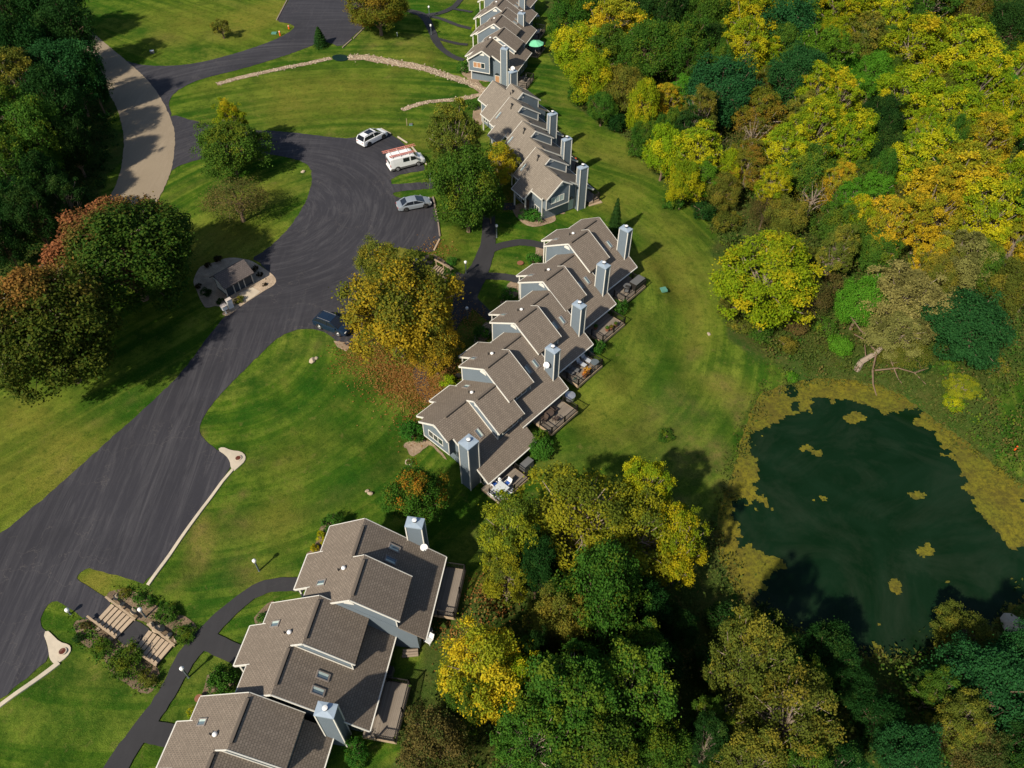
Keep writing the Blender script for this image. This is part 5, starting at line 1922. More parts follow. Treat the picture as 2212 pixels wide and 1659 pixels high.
    (1245, 1500, 100, 15, 'lacy', 'green', 'great broad green tree at the bottom of the lower wood', GB),
    (1380, 1500, 84, 14, 'lacy', 'green', 'broad green tree right of the great broad green one', GB),
    (1140, 1610, 72, 12, 'lacy', 'green', 'leafy green tree at the bottom edge, left of centre', GB),
    (1290, 1630, 80, 12, 'lacy', 'green', 'green tree at the bottom edge, centre', GB),
    (1420, 1610, 60, 10, 'broad', 'green', 'dull green tree at the bottom edge, right of centre', GB),
    (1620, 1430, 70, 15, 'lacy', 'olive', 'tall olive yellow tree with a white limb below the pond', GB),
    (1570, 1560, 52, 9, 'bare', 'olive', 'bare twiggy tree at the bottom left of the olive tree', GB),
    (1690, 1545, 76, 12, 'airy', 'olive', 'open olive tree at the bottom below the pond', GB),
    (1630, 1650, 60, 10, 'lacy', 'olive', 'olive green tree cut by the bottom edge', GB),
    (1780, 1420, 58, 7, 'broad', 'dark', 'dark green tree over the pond\'s near shore', GB),
    (1840, 1490, 44, 5, 'broad', 'dark', 'low dark tree below the pond', GB),
    (2078, 1370, 52, 5, 'lacy', 'olive', 'low olive tree at the pond\'s lower right shore', GB),
    (2120, 1480, 84, 10, 'broad', 'teal', 'blue green tree in the lower right corner', GB),
    (2195, 1440, 60, 10, 'broad', 'teal', 'blue green tree at the right edge below the pond', GB),
    (1960, 1640, 60, 8, 'broad', 'teal', 'dark blue green tree at the bottom right', GB),
    (2100, 1620, 60, 7, 'broad', 'brown', 'dark brownish tree in the bottom right corner', GB),
    (1900, 1560, 50, 6, 'broad', 'dark', 'shaded tree at the bottom, right of the open olive tree', GB),
    (2200, 1600, 60, 8, 'broad', 'dark', 'dark tree in the very bottom right corner', GB),
    # dark wood on the left
    (10, 20, 62, 13, 'broad', 'dark', 'dark tree in the top left corner', GL),
    (92, 10, 60, 13, 'broad', 'dark', 'dark tree at the top edge beside the tan road', GL),
    (40, 110, 64, 14, 'broad', 'dark', 'dark tree high on the left edge', GL),
    (150, 70, 52, 13, 'broad', 'dark', 'dark tree shading the far end of the tan road', GL),
    (150, 160, 62, 13, 'broad', 'teal', 'dark blue green tree leaning over the tan road', GL),
    (195, 170, 30, 11, 'broad', 'dark', 'small dark crown reaching farthest over the tan road', GL),
    (45, 190, 56, 14, 'lacy', 'olive', 'olive tipped tree at the left edge', GL),
    (110, 230, 60, 13, 'broad', 'dark', 'dark tree in the middle of the left wood', GL),
    (20, 270, 60, 14, 'lacy', 'green', 'green tree at the left edge, above the maples', GL),
    (85, 300, 62, 13, 'broad', 'green', 'green crown in the lower left wood', GL),
    (150, 310, 44, 10, 'broad', 'dark', 'dark tree beside the bend of the tan road', GL),
    (25, 370, 54, 13, 'lacy', 'green', 'bright edged green tree above the orange topped maple', GL),
    (95, 395, 44, 10, 'broad', 'dark', 'dark tree behind the two maples', GL),
    (15, 450, 46, 10, 'broad', 'dark', 'dark tree at the left edge behind the orange topped maple', GL),
    (70, 468, 46, 10, 'broad', 'dark', 'dark tree squeezed between the two maples and the wood', GL),
    (140, 440, 40, 9, 'lacy', 'dark', 'dark tree behind the red sided maple', GL),
    (5, 520, 44, 9, 'broad', 'dark', 'lowest dark tree at the left edge', GL),
    (-60, 200, 70, 14, 'broad', 'dark', 'dark tree beyond the left edge of the wood', GL),
    (-60, 60, 70, 14, 'broad', 'dark', 'dark tree beyond the top left corner', GL),
    (-60, 340, 70, 14, 'broad', 'dark', 'dark tree left of the green edged one', GL),
]
# fillers: the other crowns of the closed canopy, each named after the tree it crowds against
NAMES_ = {'green': 'green', 'dark': 'dark green', 'olive': 'olive', 'yellowgreen': 'yellow green', 'bright': 'bright green', 'yellow': 'yellow', 'brown': 'brownish', 'gold': 'golden', 'teal': 'blue green'}
for cx, cy, r, h, kd, mt, lb, g in TREES:
    plant(cx, cy, r, h, kd, mt, lb, group=g, rot=0.0 if kd == 'maple' else None, var=(1 if mt == 'maple' else 0) if kd == 'maple' else None)

FR = random.Random(21)
placed = [(cx, cy, r, lb) for cx, cy, r, h, kd, mt, lb, g in TREES]
AREAS = [([(1215, -30), (1225, 100), (1270, 215), (1390, 300), (1500, 410), (1600, 450), (1760, 560), (1880, 600), (2120, 620), (2250, 640), (2250, -30)], GW, ['green', 'olive', 'yellowgreen', 'dark', 'green', 'yellowgreen', 'bright'], 62, 34),
         ([(1050, 1170), (1400, 1130), (1480, 1240), (1540, 1400), (1700, 1430), (1900, 1480), (2250, 1420), (2250, 1680), (880, 1680), (980, 1440), (1060, 1330)], GB, ['green', 'dark', 'olive', 'green', 'dark'], 40, 44),
         ([(-40, -20), (140, -20), (170, 100), (200, 210), (170, 350), (90, 480), (-40, 500)], GL, ['dark', 'green', 'dark'], 16, 40)]
used_ = set()
for poly, g, cols, cnt, r0 in AREAS:
    got = 0
    for _ in range(4000):
        if got >= cnt:
            break
        x, y = FR.uniform(min(p[0] for p in poly), max(p[0] for p in poly)), FR.uniform(min(p[1] for p in poly), max(p[1] for p in poly))
        if seg_dist(np.array([x]), np.array([y]), poly)[0] > -4:
            continue
        near = sorted(placed, key=lambda q: (q[0] - x) ** 2 + (q[1] - y) ** 2)
        if any(math.hypot(q[0] - x, q[1] - y) < (q[2] + r0) * .46 for q in near[:8]):
            continue
        nb_ = next((q for q in near if q[3] and q[3] not in used_ and len(q[3].split()) <= 9), None)
        if nb_ is None:
            continue
        used_.add(nb_[3])
        mt = FR.choice(cols)
        side = ('above' if y < nb_[1] else 'below') if abs(y - nb_[1]) > abs(x - nb_[0]) else ('left of' if x < nb_[0] else 'right of')
        far_ = 'lower ' if g != GL else 'shaded '
        words_ = nb_[3].split()
        lb = '%s crown just %s the %s' % (NAMES_[mt], side, nb_[3])
        rr_ = r0 * FR.uniform(.8, 1.15)
        plant(x, y, rr_, 9 * FR.uniform(.8, 1.2), FR.choice(['broad', 'lacy', 'lacy']), mt, lb, group=g)
        placed.append((x, y, rr_, None))
        got += 1

plant(1331, 466, 17, 6.2, 'conifer', 'dark', 'narrow dark conifer beside the far end chimney of the middle row', 'conifer', sq=1.0)
plant(689, 77, 17, 3.6, 'conifer', 'dark', 'small dark conifer on the verge beside the upper road', 'conifer')

SHRUBS = [
    (1575, 665, 24, 2.0, 'bigbush', 'olive', 'scrub bush under the left side of the round lime tree'),
    (1640, 712, 26, 2.0, 'bigbush', 'green', 'scrub bush under the round lime tree, pond side'),
    (1600, 700, 22, 1.8, 'bigbush', 'olive', 'smaller scrub bush under the round lime tree'),
    (1725, 700, 24, 2.4, 'bigbush', 'brown', 'brown brush between the round lime tree and the willow'),
    (1780, 700, 24, 2.4, 'bigbush', 'green', 'green brush left of the willow, above the bank'),
    (889, 932, 26, 2.4, 'bigbush', 'shrub', 'leafy green shrub at the near front corner of the middle row'),
    (1170, 968, 23, 2.2, 'bigbush', 'shrub', 'round clipped shrub behind the middle row, near the first deck'),
    (1168, 945, 18, 2.2, 'bush', 'green', 'darker shrub top just above the round clipped shrub'),
    (1293, 748, 14, 1.7, 'bush', 'shrub', 'green shrub between the second and third decks of the middle row'),
    (1338, 662, 15, 1.9, 'bush', 'shrub', 'green shrub between the third and fourth decks of the middle row'),
    (1041, 720, 19, 1.6, 'bush', 'shrub', 'green shrub in front of the second townhouse of the middle row'),
    (1099, 634, 18, 1.6, 'bush', 'shrub', 'green shrub in front of the third townhouse of the middle row'),
    (1152, 559, 16, 1.5, 'bush', 'shrub', 'green shrub in front of the fourth townhouse of the middle row'),
    (968, 822, 17, 1.4, 'bush', 'yellowgreen', 'yellow green shrub by the leaf strewn walk'),
    (1136, 462, 15, 1.5, 'bush', 'shrub', 'left shrub in the curved bed by the blue end house'),
    (1157, 464, 18, 1.5, 'bush', 'shrub', 'right shrub in the curved bed by the blue end house'),
    (1019, 225, 12, 1.6, 'bush', 'shrub', 'green shrub at the far front corner of the third row'),
    (1026, 285, 12, 1.4, 'bush', 'shrub', 'shrub against the porch of the third row'),
    (1000, 143, 12, 2.0, 'bush', 'shrub', 'round shrub at the corner of the house with tan blinds'),
    (1023, 115, 7, 1.4, 'bush', 'yellowgreen', 'small lime shrub left of the house with tan blinds'),
    (1028, 62, 8, 1.5, 'bush', 'yellowgreen', 'lime shrub in front of the second far townhouse'),
    (1035, 25, 9, 1.6, 'bush', 'shrub', 'green shrub in front of the third far townhouse'),
    (478, 1468, 34, 2.0, 'bigbush', 'shrub', 'bright green shrub between the path and the lowest house'),
    (720, 1132, 26, 1.4, 'bigbush', 'shrub', 'green shrub at the far front corner of the nearest row'),
    (694, 1160, 13, 1.0, 'bush', 'yellow', 'yellow shrub at the far front corner of the nearest row'),
    (680, 1183, 10, .8, 'bush', 'yellowgreen', 'low lime plant in the mulch of the nearest row'),
    (568, 1338, 14, .9, 'bush', 'shrub', 'flowering green plant beside the second entrance of the nearest row'),
    (592, 1312, 12, .9, 'bush', 'yellow', 'yellow plant beside the second entrance of the nearest row'),
    (415, 1540, 12, .7, 'bush', 'yellowgreen', 'row of lime plants under the lowest skylight'),
    (768, 1625, 26, 2.0, 'bigbush', 'shrub', 'green shrub at the foot of the lowest chimney'),
    (360, 1325, 24, .8, 'bigbush', 'green', 'spreading juniper above the lower stair flight'),
    (398, 1370, 24, .8, 'bigbush', 'green', 'spreading juniper between the lower stair flight and the path'),
    (272, 1425, 36, 1.2, 'bigbush', 'green', 'large dark juniper left of the lower stair flight'),
    (216, 1396, 20, .8, 'bigbush', 'green', 'flat juniper left of the stair landing'),
    (168, 1377, 12, .7, 'bush', 'dark', 'small juniper above the drain kerb'),
    (318, 1462, 18, .9, 'bush', 'olive', 'olive shrub at the foot of the lower stair flight'),
    (298, 1290, 11, .7, 'bush', 'shrub', 'green plant beside the upper stair lamp'),
    (322, 1300, 10, .6, 'bush', 'shrub', 'smaller green plant right of the upper stair lamp'),
    (270, 1280, 12, .6, 'bush', 'olive', 'brownish plant at the top of the upper stair'),
    (185, 1352, 12, .6, 'bush', 'brown', 'brown grass clump left of the upper stair'),
    (*K(690, 250), 9, .9, 'bush', 'redbush', 'dark red barberry behind the mail kiosk'),
    (*K(460, 390), 7, .7, 'bush', 'redbush', 'small brown bush behind the left of the kiosk'),
    (*K(1500, 470), 8, .7, 'bush', 'redbush', 'dark barberry right of the kiosk roof'),
    (*K(1610, 600), 7, .6, 'bush', 'redbush', 'second dark barberry right of the kiosk'),
    (*K(1720, 830), 5, .4, 'bush', 'redbush', 'tiny red bush near the pad\'s right tip'),
    (*K(420, 1000), 12, .9, 'bush', 'dark', 'dark bush at the pad\'s lower left'),
    (*K(250, 860), 7, .6, 'bush', 'redbush', 'small dark bush at the pad\'s left edge'),
    (*K(745, 1195), 8, .6, 'bush', 'dark', 'green bush left of the white cabinet'),
    (*K(1165, 1165), 11, .8, 'bush', 'olive', 'brownish bush between the kiosk and the road'),
    (971, 590, 15, .8, 'bush', 'shrub', 'green plants at the foot of the timber stair by the golden tree'),
    (930, 556, 10, .6, 'bush', 'olive', 'low plants above the timber stair by the golden tree'),
    (975, 563, 12, .8, 'bush', 'shrub', 'green plants right of the timber stair by the golden tree'),
    (1205, 838, 9, .7, 'bush', 'blue', 'blue spiky plant at the near corner of the lounger deck'),
    (*D3(660, 735), 11, .8, 'bush', 'blue', 'pale blue plant against the railing of the lounger deck'),
    (*D3(850, 270), 10, 1.1, 'bush', 'blue', 'blue grey plant behind the loungers by the house wall'),
    (1400, 232, 26, 3, 'bigbush', 'green', 'green bush on the edge of the wood above the back lawn'),
    (1245, 205, 20, 3, 'bigbush', 'green', 'rounded green bush on the edge of the wood opposite the third row'),
    (1330, 262, 22, 3, 'bigbush', 'dark', 'blue green bush on the wood\'s fringe'),
    (1375, 318, 22, 2.8, 'bigbush', 'green', 'bush at the wood\'s fringe, upper back lawn'),
    (1420, 350, 24, 3, 'bigbush', 'olive', 'olive bush at the wood\'s fringe'),
    (1455, 432, 20, 2.4, 'bigbush', 'green', 'green bush at the wood\'s fringe, lower end'),
    (1520, 455, 24, 2.6, 'bigbush', 'dark', 'dark bush beneath the proud golden trees'),
    (1570, 480, 28, 2.4, 'bigbush', 'olive', 'olive brown scrub bush above the round lime tree'),
    (1760, 560, 26, 2.6, 'bigbush', 'olive', 'olive bush right of the round lime tree\'s top'),
    (1800, 615, 26, 2.6, 'bigbush', 'brown', 'brown twiggy bush right of the round lime tree'),
    (1700, 745, 22, 1.8, 'bigbush', 'olive', 'scrubby bush on the bank above the pond'),
    (1815, 745, 24, 2.2, 'bigbush', 'bright', 'light green bush on the bank left of the willow trunk'),
    (1712, 815, 14, 1.0, 'bush', 'bright', 'green reeds at the pond\'s upper left'),
    (2150, 790, 26, 1.6, 'bigbush', 'olive', 'olive bush on the far right bank'),
    (1990, 790, 20, 1.4, 'bigbush', 'dark', 'dark bush behind the willow\'s lower limbs'),
    (2050, 790, 20, 1.4, 'bigbush', 'green', 'green bush right of the willow\'s lower limbs'),
    (2060, 870, 20, 1.4, 'bigbush', 'yellow', 'yellow bush on the bank at the pond\'s far right'),
    (1650, 1345, 36, 2.5, 'bigbush', 'dark', 'dark scrub on the shaded shore left of the pond'),
    (1560, 1340, 34, 2.5, 'bigbush', 'dark', 'dark scrub between the lower wood and the pond'),
    (1530, 1450, 40, 3, 'bigbush', 'dark', 'dark scrub left of the tall olive tree'),
    (2000, 1490, 40, 2.5, 'bigbush', 'dark', 'dark scrub left of the lower right blue green tree'),
    (1440, 940, 18, .8, 'bush', 'green', 'green weed patch in the rough meadow left of the pond'),
    (1075, 1385, 20, 2.2, 'bigbush', 'olive', 'olive bush between the golden tree and the wood'),
]
for cx, cy, r, h, kd, mt, lb in SHRUBS:
    plant(cx, cy, r, h, kd, mt, lb, 'shrub')


# bushes and weeds nobody could count, under the woods and on the banks
def scatter_clumps(name, poly, n, hmin, hmax, mat, leaf=.26, per=18, cut=None, seed=0, thin=0.0):
    r = np.random.default_rng(seed)
    arr = np.array([p[:2] for p in poly])
    lo, hi = arr.min(0), arr.max(0)
    lo = np.maximum(lo, (-112, 14))
    hi = np.minimum(hi, (112, 190))
    x = r.uniform(lo[0], hi[0], n * 2)
    y = r.uniform(lo[1], hi[1], n * 2)
    k = seg_dist(x, y, [tuple(p) for p in arr]) < (-.2 if cut else -1.2)
    k &= seg_dist(x, y, POND) > .6
    if cut:
        k &= seg_dist(x, y, [tuple(p) for p in cut]) > .2
    if thin:
        k &= vnoise(x, y, 5, seed) > thin
    x, y = x[k][:n], y[k][:n]
    z = terrain(x, y)
    h = r.uniform(hmin, hmax, len(x)) * (.4 + 1.2 * vnoise(x, y, 6, seed + 9))
    cx, cy, cz, ch = (np.repeat(a, per) for a in (x, y, z, h))
    m = len(cx)
    off = r.normal(size=(m, 3)) * .5
    pos = np.stack([cx + off[:, 0] * (.4 + ch * .5), cy + off[:, 1] * (.4 + ch * .5), cz + ch * r.random(m)], 1)
    nrm = r.normal(size=(m, 3)) * .8 + (0, 0, .8)
    g = np.repeat(r.random(len(x)), per)
    v, t = leaf_quads(pos, nrm, leaf * r.uniform(.6, 1.3, m), np.stack([r.random(m), g, pos[:, 2] * 0 + .5], 1))
    o = bpy.data.objects.new(name, mesh_from_quads(name, v, t, M['leaf_' + mat]))
    col.objects.link(o)
    return tag(o, kind='stuff')


leafmat('leaf_scrub', (.045, .080, .014), (.080, .100, .018), (.14, .105, .03), .25)
leafmat('leaf_weeds', (.050, .095, .014), (.095, .105, .022), (.12, .10, .03), .2)
UNDER = [(p[0], p[1]) for p in WILD]
scatter_clumps('undergrowth', UNDER, 11000, .5, 2.6, 'scrub', .22, 24, seed=3)
scatter_clumps('undergrowth', UNDER, 4000, .3, 1.6, 'green', .22, 20, seed=8, thin=.5)
scatter_clumps('undergrowth', [(p[0], p[1]) for p in WILD2], 4500, .3, 1.6, 'dark', .24, 16, seed=5)
BANK = [G(x, y, -4)[:2] for x, y in [(1590, 690), (1790, 700), (1900, 780), (2000, 830), (2080, 870), (2230, 970), (2230, 1060), (2130, 985), (2000, 895), (1900, 830), (1760, 815), (1650, 845), (1600, 950), (1550, 1120), (1560, 1250), (1510, 1250), (1530, 1100), (1570, 980), (1610, 860), (1640, 780)]]
scatter_clumps('bank_weeds', BANK, 3200, .08, .5, 'weeds', .10, 16, seed=12, thin=.45)
scatter_clumps('bank_weeds', BANK, 900, .10, .5, 'green', .11, 14, seed=14, thin=.6)
# reeds along the pond's rim
rp = densify(POND, .35)
r_ = np.random.default_rng(2)
rx = np.array([p.x for p in rp]) + r_.normal(size=len(rp)) * .5
ry = np.array([p.y for p in rp]) + r_.normal(size=len(rp)) * .5
cx, cy = np.repeat(rx, 14) + r_.normal(size=len(rx) * 14) * .35, np.repeat(ry, 14) + r_.normal(size=len(rx) * 14) * .35
pos = np.stack([cx, cy, POND_Z + r_.uniform(0, .45, len(cx))], 1)
v, t = leaf_quads(pos, r_.normal(size=(len(cx), 3)) + (0, 0, .3), r_.uniform(.10, .24, len(cx)), np.stack([r_.random(len(cx)), np.repeat(r_.random(len(rx)), 14), np.full(len(cx), .5)], 1), 2.0)
o = bpy.data.objects.new('reeds', mesh_from_quads('reeds', v, t, M['leaf_weeds']))
col.objects.link(o)
tag(o, kind='stuff')


BEDP = [G(x, y, -.8)[:2] for x, y in [(155, 1338), (230, 1282), (300, 1272), (360, 1300), (425, 1352), (395, 1400), (345, 1440), (345, 1480), (310, 1500), (240, 1460), (160, 1400)]]
_keep = [G(x, y, -.8)[:2] for x, y in [(140, 1325), (185, 1255), (232, 1278), (335, 1345), (385, 1395), (335, 1450), (270, 1400), (200, 1352)]]
scatter_clumps('bed_plants', BEDP, 260, .12, .45, 'green', .13, 22, seed=31, cut=_keep)


# fallen leaves round the golden tree
def fallen(lst, seed, size=.13, mat='leaf_litter'):
    r = np.random.default_rng(seed)
    P_ = []
    for px, py, rad, n in lst:
        c = GT(px, py)
        R_ = rad * depth_of(c) / FOC
        P_.append(np.stack([c.x + r.normal(size=n) * R_ * .6, c.y + r.normal(size=n) * R_ * .6], 1))
    P_ = np.concatenate(P_)
    z = terrain(P_[:, 0], P_[:, 1]) + .11
    m = len(P_)
    v, t = leaf_quads(np.stack([P_[:, 0], P_[:, 1], z], 1), r.normal(size=(m, 3)) * .25 + (0, 0, 1), size * r.uniform(.6, 1.4, m), r.random((m, 3)))
    o = bpy.data.objects.new('fallen_leaves', mesh_from_quads('fallen_leaves', v, t, M[mat]))
    col.objects.link(o)
    return tag(o, kind='stuff')


fallen([(880, 820, 70, 2600), (840, 790, 70, 1300), (930, 850, 35, 900), (960, 800, 50, 1200), (1010, 690, 40, 500), (770, 770, 40, 500), (900, 900, 50, 500), (945, 540, 30, 300), (1060, 1290, 50, 500), (1090, 440, 30, 200), (1040, 1420, 60, 500), (980, 1370, 40, 250), (900, 620, 60, 400)], 4)

# the willow's bare leaning limbs over the pond
w0 = GT(1848, 798)
e = empty('leaning_willow', w0, 0, 'fallen looking willow trunk with bare limbs leaning out from the pond\'s far shore', 'tree')


def wl(px, py, up):
    p = GT(px, py, up)
    return Vector((p.x - w0.x, p.y - w0.y, p.z + up - w0.z))


b = MB()
tr = [wl(1848, 802, -.2), wl(1860, 782, .6), wl(1893, 762, 1.8), wl(1910, 745, 2.4), wl(1925, 738, 2.8)]
for i in range(4):
    b.tube(tr[i], tr[i + 1], .42 - .06 * i, .36 - .06 * i, 7)
b.build('trunk', M['pale_bark'], e)
LIMBS = [[(1910, 748, 2.3), (1860, 715, 3.0), (1835, 680, 3.4)], [(1893, 760, 1.9), (1870, 735, 2.2), (1845, 722, 2.6)], [(1925, 738, 2.8), (1960, 742, 3.0), (1985, 760, 2.6)], [(1910, 748, 2.3), (1925, 780, 2.0), (1940, 818, .8), (1948, 828, .5)],
         [(1925, 785, 1.9), (1955, 780, 1.8), (1970, 770, 2.0)], [(1890, 800, 1.2), (1940, 795, 1.6), (1975, 805, 1.4), (2000, 830, .7)], [(1885, 800, 1.2), (1886, 830, .8), (1892, 850, .5), (1900, 876, .2)], [(1893, 762, 1.9), (1885, 800, 1.2)], [(1975, 805, 1.4), (2005, 795, 1.3)],
         [(1848, 800, .3), (1870, 770, .9), (1868, 745, 1.3)]]
for ln in LIMBS:
    b = MB()
    for i in range(len(ln) - 1):
        f0, f1 = .09 * (1 - i / len(ln)), .09 * (1 - (i + 1) / len(ln))
        b.tube(wl(*ln[i]), wl(*ln[i + 1]), f0 + .02, f1 + .02, 5)
    b.build('limb', M['bark'], e)


# ------------------------------------------------------------------ lamps, stairs, kerb logs
def lamp(px, py, h, label, head='lantern'):
    p = GT(px, py)
    e = empty('path_lamp', (p.x, p.y, p.z), .4, label, 'lamp post', 'path lamps')
    b = MB()
    b.lathe((0, 0, -.3), [(.11, 0), (.11, .32), (.085, .36), (.075, h - .1)], 10)
    b.build('post', M['lamp_grey'], e)
    b = MB()
    b.lathe((0, 0, h - .32), [(.10, 0), (.17, .06), (.19, .24), (.19, .30), (.10, .40), (.03, .43)], 12)
    b.build('lamp_head', M['white_plastic'], e, smooth=False)
    b = MB()
    b.lathe((0, 0, h - .38), [(.12, 0), (.12, .07)], 10)
    b.build('collar', M['dark_metal'], e)
    return e


lamp(560, 1233, 2.0, 'grey path lamp alone on the lawn above the nearest row')
lamp(408, 1463, 2.0, 'path lamp at the fork of the path beside the nearest row')
lamp(*A1(905, 728), 1.7, 'lamp beside the upper timber stair at the lower left')
lamp(*A1(438, 706), .9, 'low lamp on the grass tip left of the upper stair')
lamp(902, 588, 2.1, 'lamp beside the timber stair near the golden tree')
lamp(1007, 592, 2.1, 'lamp on the grass between the timber stair and the main path')
lamp(1073, 513, 2.1, 'lamp on the lawn between the middle and third rows')
lamp(1010, 690, 2.0, 'lamp by the walk in front of the second townhouse of the middle row')
lamp(928, 38, 2.2, 'lamp at the far path junction by the farthest row')
lamp(932, 76, 2.0, 'lamp on the path edge below the far junction')
lamp(930, 396, 1.5, 'lamp at the end of the grass finger left of the big green tree')


def stair(label, TL, TR, BL, BR, z0, z1, n, rails, name='timber_stairs', tread='tread_wood'):
    """flight between four survey corners; z0 top, z1 bottom heights"""
    tl, tr_, bl, br = G(*TL, z0), G(*TR, z0), G(*BL, z1), G(*BR, z1)
    c = (tl + tr_ + bl + br) / 4
    e = empty(name, (c.x, c.y, z1), 0, label, 'stairs')
    o = Vector((c.x, c.y, z1))
    for i in range(n):
        f0, f1 = i / n, (i + .93) / n
        z = z0 + (z1 - z0) * (i + .6) / n + .14
        q = [tl.lerp(bl, f0), tr_.lerp(br, f0), tr_.lerp(br, f1), tl.lerp(bl, f1)]
        q = [Vector((p.x, p.y, z)) - o for p in q]
        b = MB()
        b.add([p - Vector((0, 0, .10)) for p in q] + q, [(3, 2, 1, 0), (4, 5, 6, 7), (0, 1, 5, 4), (1, 2, 6, 5), (2, 3, 7, 6), (3, 0, 4, 7)])
        b.build('tread', M[tread], e, fix=True)
        # riser board
        b = MB()
        a, d = q[3], q[2]
        b.beam(a - Vector((0, 0, .12)), d - Vector((0, 0, .12)), .05, .16)
        b.build('riser', M['riser_dark'], e)
    for (ax_, ay_), (bx_, by_), h in rails:
        a, d = G(ax_, ay_, z0 + h) - o, G(bx_, by_, z1 + h) - o
        b = MB()
        b.beam(a, d, .16, .14)
        b.build('handrail', M['timber'], e)
        for f in (.08, .5, .92):
            p = a.lerp(d, f)
            b = MB()
            b.box((p.x - .06, p.y - .06, p.z - h - .3), (p.x + .06, p.y + .06, p.z - .06))
            b.build('rail_post', M['timber'], e)
    return e


stair('upper flight of six timber steps at the lower left', (241, 1305), (206, 1343), (291, 1341), (253, 1381), -.02, -.68, 6, [((228, 1289), (292, 1338), .55), ((188, 1331), (250, 1378), .5)])
stair('lower flight of six timber steps ending at the path', (322, 1362), (294, 1400), (376, 1396), (338, 1440), -.74, -1.32, 6, [((318, 1348), (377, 1394), .5), ((275, 1394), (338, 1438), .5)])
stair('short weathered timber stair beside the golden tree', zs(A6, [(985, 1455)])[0], zs(A6, [(935, 1500)])[0], zs(A6, [(1120, 1520)])[0], zs(A6, [(1075, 1590)])[0], -.05, -1.0, 7,
      [(A6(968, 1398), A6(1136, 1490), .9), (A6(885, 1488), A6(1085, 1580), .8)], tread='timber')


def log(name, a, b_, w, h, mat, label, cat, group=None):
    p, q = GT(*a), GT(*b_)
    c = (p + q) / 2
    e = MB()
    e.beam(p - c + Vector((0, 0, h / 2)), q - c + Vector((0, 0, h / 2)), w, h)
    o = e.build(name, M[mat], None, loc=c, bevel=.02)
    return tag(o, label, cat, group)


log('wheel_stop', C6(790, 148), C6(955, 238), .22, .16, 'concrete', 'concrete kerb stop directly in front of the white SUV', 'kerb stop')
log('wheel_stop', C6(1070, 285), C6(1228, 388), .22, .16, 'concrete', 'concrete kerb stop between the white SUV and the van', 'kerb stop')
log('wheel_stop', C6(1305, 452), C6(1385, 548), .22, .16, 'concrete', 'concrete kerb stop behind the van\'s ladder', 'kerb stop')
log('wheel_stop', C6(1488, 690), C6(1548, 748), .22, .16, 'concrete', 'short kerb stop off the van\'s front bumper', 'kerb stop')
log('kerb_log', A6(955, 808), A6(1000, 1028), .22, .22, 'old_timber', 'longest kerb timber, at the nose of the silver sedan', 'timber')
log('kerb_log', A6(1004, 1048), A6(1020, 1178), .2, .2, 'old_timber', 'middle kerb timber along the car park below the silver sedan', 'timber')
log('kerb_log', A6(1018, 1210), A6(966, 1315), .24, .2, 'timber', 'angled kerb timber at the lower corner of the car park', 'timber')
log('kerb_log', (621, 0), (598, 44), .2, .18, 'old_timber', 'kerb timber along the upper car park, left side', 'timber')
log('kerb_log', (788, 60), (764, 84), .2, .18, 'old_timber', 'upper kerb timber on the car park\'s right side at the top', 'timber')
log('kerb_log', (760, 86), (740, 104), .2, .18, 'old_timber', 'lower kerb timber on the car park\'s right side at the top', 'timber')


# ------------------------------------------------------------------ vehicles
def sect(x, hw_, z0, z1, rnd=.12, tuck=.06, n=4):
    """closed ring of a car body at station x"""
    pts = []
    zm = z0 + (z1 - z0) * .55
    side = [(hw_ - tuck, z0), (hw_, z0 + .12 * (z1 - z0)), (hw_, zm), (hw_ - .02, z1 - rnd), (hw_ - rnd * .45, z1 - rnd * .3), (hw_ - rnd * 1.3, z1)]
    for y, z in side:
        pts.append((x, y, z))
    for y, z in reversed(side):
        pts.append((x, -y, z))
    return pts


def wheels(e, xs, hw_, r, rim, w=.22):
    for x in xs:
        for sy in (1, -1):
            y = sy * (hw_ - w / 2 + .01)
            b = MB()
            rr = []
            n = 18
            for yy, q in ((-w / 2, r * .9), (-w / 2 + .03, r), (w / 2 - .03, r), (w / 2, r * .9)):
                rr.append([(x + q * math.cos(2 * math.pi * i / n), y + yy, r + q * math.sin(2 * math.pi * i / n)) for i in range(n)])
            b.rings(rr)
            wh = b.build('wheel', M['tyre_rubber'], e, fix=True)
            b = MB()
            f = y + sy * (w / 2 + .004)
            n = 12
            b.rings([[(x + q * math.cos(2 * math.pi * i / n), f + sy * k, r + q * math.sin(2 * math.pi * i / n)) for i in range(n)] for q, k in ((r * .66, 0), (r * .62, .015), (r * .2, .005))])
            b.build('rim', M[rim], wh, fix=True)


def arches(e, xs, hw_, r, z=0):
    for x in xs:
        for sy in (1, -1):
            b = MB()
            n = 12
            pts = [(x + (r + .09) * math.cos(math.pi * i / n), r + (r + .09) * math.sin(math.pi * i / n)) for i in range(n + 1)]
            pts = [(p[0], max(.22, p[1])) for p in pts]
            y0, y1 = sy * (hw_ - .12), sy * (hw_ + .006)
            b.add([(px_, y0, pz) for px_, pz in pts] + [(px_, y1, pz) for px_, pz in pts], [tuple(range(len(pts))), tuple(range(2 * len(pts) - 1, len(pts) - 1, -1))] + [(i, i + 1, len(pts) + i + 1, len(pts) + i) for i in range(len(pts) - 1)])
            b.build('wheel_arch', M['dark_metal'], e, fix=True)


